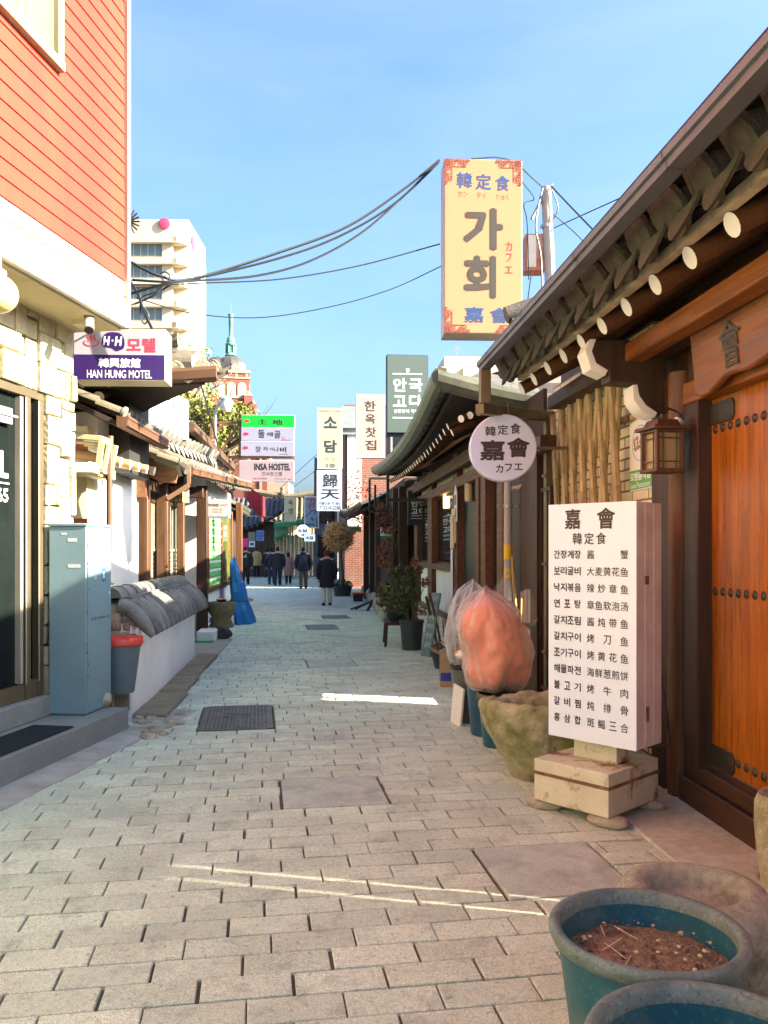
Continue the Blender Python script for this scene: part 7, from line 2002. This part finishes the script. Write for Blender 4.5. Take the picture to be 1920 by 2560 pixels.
while y < 1000:
    b = MB(); b.box(-18, -.06, zt(y + 28), -4.32, -.005, zt(y - 1)); o = b.build('window', mat('hotel_glass', (.12, .17, .18), rough=.15, bump=0, var=.2, sc=.6), ho)
    b = MB()
    for k in range(12): b.box(-17.6 + k * 1.2, -.10, zt(y + 28), -17.52 + k * 1.2, -.061, zt(y - 1))
    b.build('mullion', m_hot, o); y += 53.3
b = MB(); b.M = Matrix.Translation((-4.1, .58, zt(556))) @ Matrix.Rotation(R(90), 4, 'X'); b.lathe([(0, 0), (.95, 0), (.95, .25), (.8, .3), (0, .3)], n=28); b.build('emblem', mat('emblem_pink', (.62, .05, .13), bump=0, var=0), ho)
b = MB(); b.M = Matrix.Translation((-.08, 3.5, zt(590))) @ Matrix.Rotation(R(90), 4, 'Y'); b.lathe([(0, 0), (1.2, 0), (1.2, .2), (0, .2)], n=24); b.build('side_emblem', mat('emblem_pink', (.62, .05, .13)), ho)
b = MB()
for k in range(4): b.box(-.05, 5, zt(625 + k * 12), .15, 6.5, zt(617 + k * 12))
b.build('side_letters', mat('emblem_green', (.10, .42, .20), bump=0), ho)
b = MB()
for k in range(9): b.tube([(-12.0 + k * 1.2, -.3, zt(598)), (-12.0 + k * 1.2, -.3, zt(585))], .06, 4)
b.tube([(-14, -.3, zt(585)), (-2.8, -.3, zt(585))], .06, 4); b.tube([(-14, -.3, zt(591)), (-2.8, -.3, zt(591))], .04, 4); b.build('railing', m_steel, ho)
b = MB()
for k in range(7): a = R(20 + k * 20); b.tube([(-10.0, -.2, zt(555)), (-10.0 + 1.9 * math.cos(a - 1.4), -.2, zt(555) + 2.2 * math.sin(a - 1.4))], .16, 5)
b.build('stair_spokes', m_black, ho)

def tree(label, px, py, t, rad, n, size, m, seed, name='tree', cl=.9):
    p = W(px, py, t); rg = random.Random(seed)
    e = empty(name, (p.x, p.y, 0), 0, label, 'tree')
    b = MB(); zc = p.z
    b.tube(smooth_path([(0, 0, 0), (.1, .05, zc * .4), (-.05, 0, zc * .75), (.1, 0, zc + rad[2] * .6)], 4), [.26 * (1 - i / 16) for i in range(13)], 8)
    for k in range(16):
        a = rg.uniform(0, 6.28); z0 = zc * rg.uniform(.45, .95); d = Vector((math.cos(a) * rad[0], math.sin(a) * rad[1], rad[2] * rg.uniform(.1, .9))) * rg.uniform(.6, .95)
        pp = smooth_path([(0, 0, z0), (d.x * .5, d.y * .5, z0 + d.z * .35), (d.x, d.y, z0 + d.z)], 3); b.tube(pp, [.09 * (1 - .8 * i / (len(pp) - 1)) for i in range(len(pp))], 5)
        for j in range(5):
            s = pp[rg.randrange(2, len(pp))]; v = Vector((rg.gauss(0, .5), rg.gauss(0, .5), rg.uniform(.1, .8))); b.tube([s, s + v * .7, s + v * 1.3 + Vector((0, 0, .15))], [.03, .018, .006], 4)
    b.build('trunk', m_twig, e)
    if n:
        b = MB()
        for k in range(13):
            d = Vector((rg.uniform(-1, 1), rg.uniform(-1, 1), rg.uniform(-.8, 1))) * .72
            leaves(b, (d.x * rad[0], d.y * rad[1], zc + d.z * rad[2]), (rad[0] * .42, rad[1] * .42, rad[2] * .36), n // 13, size, rg, clump=cl)
        b.build('crown', m, e, flat=True)
    return e
m_ylw = mat('leaf_yellowgreen', (.17, .175, .025), isl=.45, bump=0, hue=.035)
tree('yellow green tree behind the direction signs, nearest the street lamp', 575, 1075, 42, (1.75, 1.7, 1.7), 6000, .11, m_ylw, 3)
tree('yellow green tree behind the blank white signboard', 500, 1080, 40, (1.5, 1.5, 1.9), 6000, .11, m_ylw, 8)
tree('tall pale green tree with a thin airy crown below the hotel', 480, 960, 44, (1.6, 1.5, 2.2), 3000, .085, mat('leaf_pale_green', (.30, .32, .06), isl=.45, bump=0, hue=.03), 15, cl=1.3)
tree('nearly bare tree with fine twigs between the hotel and the dome', 522, 950, 60, (1.9, 1.6, 2.4), 350, .06, mat('leaf_pale_green', (.30, .32, .06)), 23, cl=1.4)
tree('low bare tree on the skyline beyond the far tiled house', 745, 1245, 95, (3.5, 2.0, 1.6), 0, .06, None, 31)

# ================================================================== PEOPLE
def person(label, px, py, H, coat, hem, pants, shoes, hair, wide=1.0, hat=None, stride=.10, hood=None, extra=None, face=0.0, longhair=False, hands_in=False):
    p = G(px, py); h = H
    e = empty('person', (p.x, p.y, 0), R(face), label, 'person')
    sw = .112 * h * wide
    skin = mat('skin', (.52, .30, .20), rough=.6, bump=0, var=.05)
    # body: one skinned surface from the pelvis
    V = [(0, 0, .53), (0, .005, .66), (0, .01, .78), (0, .0, .835), (0, .005, .87), (0, .012, .905), (0, .004, .955), (0, .035, .925)]
    Rr = [.075, .07, .078, .05, .034, .052, .045, .012]
    E_ = [(0, 1), (1, 2), (2, 3), (3, 4), (4, 5), (5, 6), (5, 7)]
    for s in (-1, 1):
        st_ = stride * s
        k = len(V)
        V += [(s * .052, 0, .49), (s * .055, st_ * .35, .28), (s * .055, st_ * (1.0 if s > 0 else .9), .045), (s * .058, st_ + .075, .022)]
        Rr += [.052, .036, .026, .022]; E_ += [(0, k), (k, k + 1), (k + 1, k + 2), (k + 2, k + 3)]
        k = len(V); swg = -st_ * .5
        V += [(s * sw / h, 0, .805), (s * (sw / h + .035), swg * .4 - .015, .65), (s * (sw / h + .03), swg + .035, .50), (s * (sw / h + .026), swg + .045, .465)]
        Rr += [.036, .027, .02, .018]; E_ += [(3, k), (k, k + 1), (k + 1, k + 2), (k + 2, k + 3)]
        b0 = k + 3
        for f in range(5):
            k = len(V); dx = (f - 1.5) * .008
            L_ = (.034, .040, .038, .032, .024)[f]
            V += [(V[b0][0] + (dx if f < 4 else -s * .014), V[b0][1] + (.008 if f == 4 else 0) + dx * .3, V[b0][2] - .022 + (.012 if f == 4 else 0)), (V[b0][0] + dx * 1.1 - (s * .018 if f == 4 else 0), V[b0][1] + .012, V[b0][2] - .022 - L_)]
            Rr += [.0058, .0045]; E_ += [(b0, k), (k, k + 1)]
    me = bpy.data.meshes.new('body'); me.from_pydata([(x * h, y * h, z * h) for x, y, z in V], E_, [])
    o = bpy.data.objects.new('body', me); COL.objects.link(o); o.parent = e; me.materials.append(skin)
    sk = o.modifiers.new('skin', 'SKIN'); sk.use_smooth_shade = True
    lay = me.skin_vertices[0].data if me.skin_vertices else None
    if lay is None:
        me.attributes.new('skin_vertices', 'FLOAT_VECTOR', 'POINT')
    for i, r in enumerate(Rr):
        me.skin_vertices[0].data[i].radius = (r * h, r * h)
    me.skin_vertices[0].data[0].use_root = True
    sd = o.modifiers.new('sub', 'SUBSURF'); sd.levels = 1; sd.render_levels = 1
    # trousers
    b = MB()
    for s in (-1, 1):
        st_ = stride * s
        pts = smooth_path([(s * .040 * h, 0, .52 * h), (s * .055 * h, st_ * .1 * h, .42 * h), (s * .057 * h, st_ * .35 * h, .28 * h), (s * .056 * h, st_ * .95 * h, .055 * h)], 4)
        b.tube(pts, [(.068 - .028 * i / (len(pts) - 1)) * h * (.9 + .1 * wide) for i in range(len(pts))], 12)
    b.build('trousers', pants, e, ang=60)
    b = MB()
    for s in (-1, 1):
        st_ = stride * s * h
        b.blob((s * .058 * h, st_ + .04 * h, .028 * h), (.032 * h, .078 * h, .034 * h), random.Random(1), .0, 12, 8, flat=-.027 * h)
    b.build('shoes', shoes, e, ang=60)
    # coat: rings down the torso, sleeves as part of the same garment
    b = MB(); rings = [(.845, .30, .5), (.835, .62, .8), (.815, .95, 1.0), (.74, 1.06, 1.12), (.64, 1.02, 1.1), (.55, 1.05, 1.12)]
    z = .50
    while z > hem: rings.append((z, 1.06 + (.55 - z) * .35, 1.12)); z -= .06
    rings.append((hem, 1.06 + (.55 - hem) * .4, 1.1)); rings.append((hem + .01, .8, .8))
    n = 20; vs = []; fs = []; rg = random.Random(int(px))
    for z, kx, ky in rings:
        for j in range(n):
            a = 2 * math.pi * j / n
            f = 1 + .05 * noise.noise(Vector((math.cos(a) * 2 + px, math.sin(a) * 2, z * 9)))
            vs.append((math.cos(a) * sw * kx * f, math.sin(a) * .078 * h * ky * f * (.9 + .1 * wide), z * h))
    for i in range(len(rings) - 1):
        for j in range(n): fs.append((i * n + j, (i + 1) * n + j, (i + 1) * n + (j + 1) % n, i * n + (j + 1) % n))
    b.add(vs, fs)
    for s in (-1, 1):
        swg = -stride * s * .5
        if hands_in: pts = smooth_path([(s * (sw - .02 * h), 0, .81 * h), (s * (sw + .035 * h), -.02 * h, .66 * h), (s * (sw + .0 * h), .05 * h, .53 * h)], 4)
        else: pts = smooth_path([(s * (sw - .02 * h), 0, .81 * h), (s * (sw + .037 * h), (swg * .4 - .015) * h, .65 * h), (s * (sw + .030 * h), (swg + .035) * h, .485 * h)], 4)
        b.tube(pts, [(.047 - .013 * i / (len(pts) - 1)) * h * (.85 + .15 * wide) for i in range(len(pts))], 10)
    b.build('coat', coat, e, ang=60)
    # hair or hat
    b = MB(); vs = []; c0 = Vector((0, .004 * h, .925 * h))
    b.blob(c0 + Vector((0, -.004 * h, .012 * h)), (.054 * h, .060 * h, .066 * h), rg, .05, 14, 10)
    for p_ in b.v:
        if p_.y > .030 * h and p_.z < .955 * h: p_.y = .030 * h
        if p_.z < .893 * h and not longhair: p_.z = .893 * h
    if longhair: b.blob((0, -.022 * h, .885 * h), (.055 * h, .04 * h, .075 * h), rg, .06, 12, 8)
    b.build('hair' if not hat else 'knit_hat', hat or hair, e, ang=60)
    b = MB()
    for s in (-1, 1): b.blob((s * .051 * h, .0, .918 * h), (.008 * h, .012 * h, .018 * h), rg, 0, 8, 6)
    if not hat and not longhair: b.build('ears', skin, e)
    if hood:
        b = MB(); b.blob((0, -.045 * h, .835 * h), (.075 * h, .05 * h, .05 * h), rg, .08, 12, 8); b.build('hood', hood, e, ang=60)
    if extra: extra(e, h, sw)
    return e
fab = lambda n, c, r=.9: mat(n, c, rough=r, var=.2, sc=9, bump=.2, bsc=60)
blk, nav, cha = fab('cloth_black', (.014, .014, .017)), fab('cloth_navy', (.014, .020, .034)), fab('cloth_charcoal', (.03, .032, .036))
jean, khaki, cream = fab('cloth_denim', (.03, .05, .09)), fab('cloth_khaki', (.09, .075, .035)), fab('cloth_cream', (.55, .52, .38))
yel, pink, crim = fab('cloth_mustard', (.55, .36, .13)), fab('cloth_pink', (.36, .19, .16)), fab('knit_crimson', (.16, .008, .02))
tan, hairb, hairn = fab('boot_tan', (.40, .22, .06)), fab('hair_black', (.012, .010, .009)), fab('hair_brown', (.04, .022, .012))
def backpack(e, h, sw):
    b = MB(); b.blob((0, -.115 * h, .68 * h), (.085 * h, .06 * h, .125 * h), random.Random(3), .05, 14, 10); b.build('backpack', fab('pack_grey', (.03, .035, .032)), e, ang=60)
    b = MB()
    for s in (-1, 1): b.tube([(s * .05 * h, -.08 * h, .80 * h), (s * .06 * h, .0, .855 * h), (s * .07 * h, .085 * h, .76 * h)], .012 * h, 6)
    b.build('shoulder_strap', fab('pack_grey', (.03, .035, .032)), e)
def jprint(e, h, sw):
    b = MB(); b.M = Matrix.Translation((0, -.094 * h, .745 * h)); rr = random.Random(2)
    for k in range(9):
        a = rr.uniform(0, 3.1); d = Vector((math.cos(a), 0, math.sin(a))) * rr.uniform(.015, .035) * h; c = Vector((rr.uniform(-.04, .04) * h, -.004, rr.uniform(-.03, .03) * h)); b.beam(c - d, c + d, .012 * h, .004, up=Vector((0, 1, 0)))
    b.build('jacket_print', m_white, e)
def redstrap(e, h, sw):
    b = MB(); b.tube([(-sw * .9, -.07 * h, .80 * h), (-sw * 1.05, -.08 * h, .70 * h)], .014 * h, 6); b.build('bag_strap', fab('strap_red', (.45, .02, .03)), e)
def collar(e, h, sw):
    b = MB(); b.lathe([(.06 * h, .835 * h), (.075 * h, .85 * h), (.07 * h, .865 * h)], n=16, sq=(1.2, 1)); b.build('collar', m_white, e)
person('woman in a crimson knit hat, long black coat and cream trousers, nearest the camera', 817, 1514, 1.60, blk, .325, cream, blk, hairb, 1.05, hat=crim, stride=.05)
person('broad person in navy jacket and khaki trousers carrying a dark backpack', 758.5, 1472, 1.73, nav, .43, khaki, blk, hairb, 1.25, stride=.09, hood=blk, extra=backpack, hat=blk)
person('woman in a pink padded coat with dark bobbed hair and tan boots', 721, 1461, 1.50, pink, .28, blk, tan, hairn, 1.05, longhair=True, stride=.03)
person('man in a loose black coat and dark trousers left of the pink coat', 694, 1464, 1.74, blk, .42, nav, blk, hairb, 1.2, stride=.07)
person('person in jeans and dark jacket with a red strap, half hidden by the black coat', 679, 1461, 1.70, nav, .45, jean, blk, hairb, 1.1, extra=redstrap, stride=.08)
person('man in a mustard coat with tan boots walking away on the left', 641, 1444, 1.76, yel, .40, nav, tan, hairn, 1.05, hands_in=True, stride=.12)
person('person in a dark coat with a pale collar beyond the black coated man', 668, 1443, 1.68, cha, .38, khaki, blk, hairb, 1.15, extra=collar, stride=.10)
person('man in a black jacket with a white back print beside the blue tarpaulin', 614, 1462, 1.78, blk, .44, blk, blk, hairb, 1.15, extra=jprint, stride=.08)
person('dark clad person just behind the mustard coat, partly hidden', 631, 1441, 1.72, cha, .42, blk, blk, hairb, 1.0)
# ================================================================== GROUPS OF REPEATED THINGS
GROUPS = {'overhead_cable': 'cables strung over the alley', 'person': 'people walking up the alley', 'direction_sign': 'direction signs on the steel truss',
          'projecting_sign': 'signs projecting over the alley', 'prop_stone': 'stones under the menu sign base', 'plant_tub': 'plastic plant tubs',
          'paving_slab': 'slabs let into the paving', 'manhole_cover': 'iron covers in the paving', 'waste_bin': 'plastic waste bins', 'rubbish_bag': 'rubbish bags on the bins',
          'pendant_lamp': 'pendant lamps by the restaurant', 'boulder': 'stones by the motel step', 'garden_rock': 'dark rocks by the plinth', 'tree': 'trees behind the roofs',
          'poster': 'posters at the end of the alley', 'notice_board': 'notice boards at the end of the alley', 'round_sign': 'round lightbox signs'}
for o in list(COL.objects):
    if o.parent is None and 'category' in o and 'group' not in o:
        g = GROUPS.get(o.name.split('.')[0])
        if g: o['group'] = g
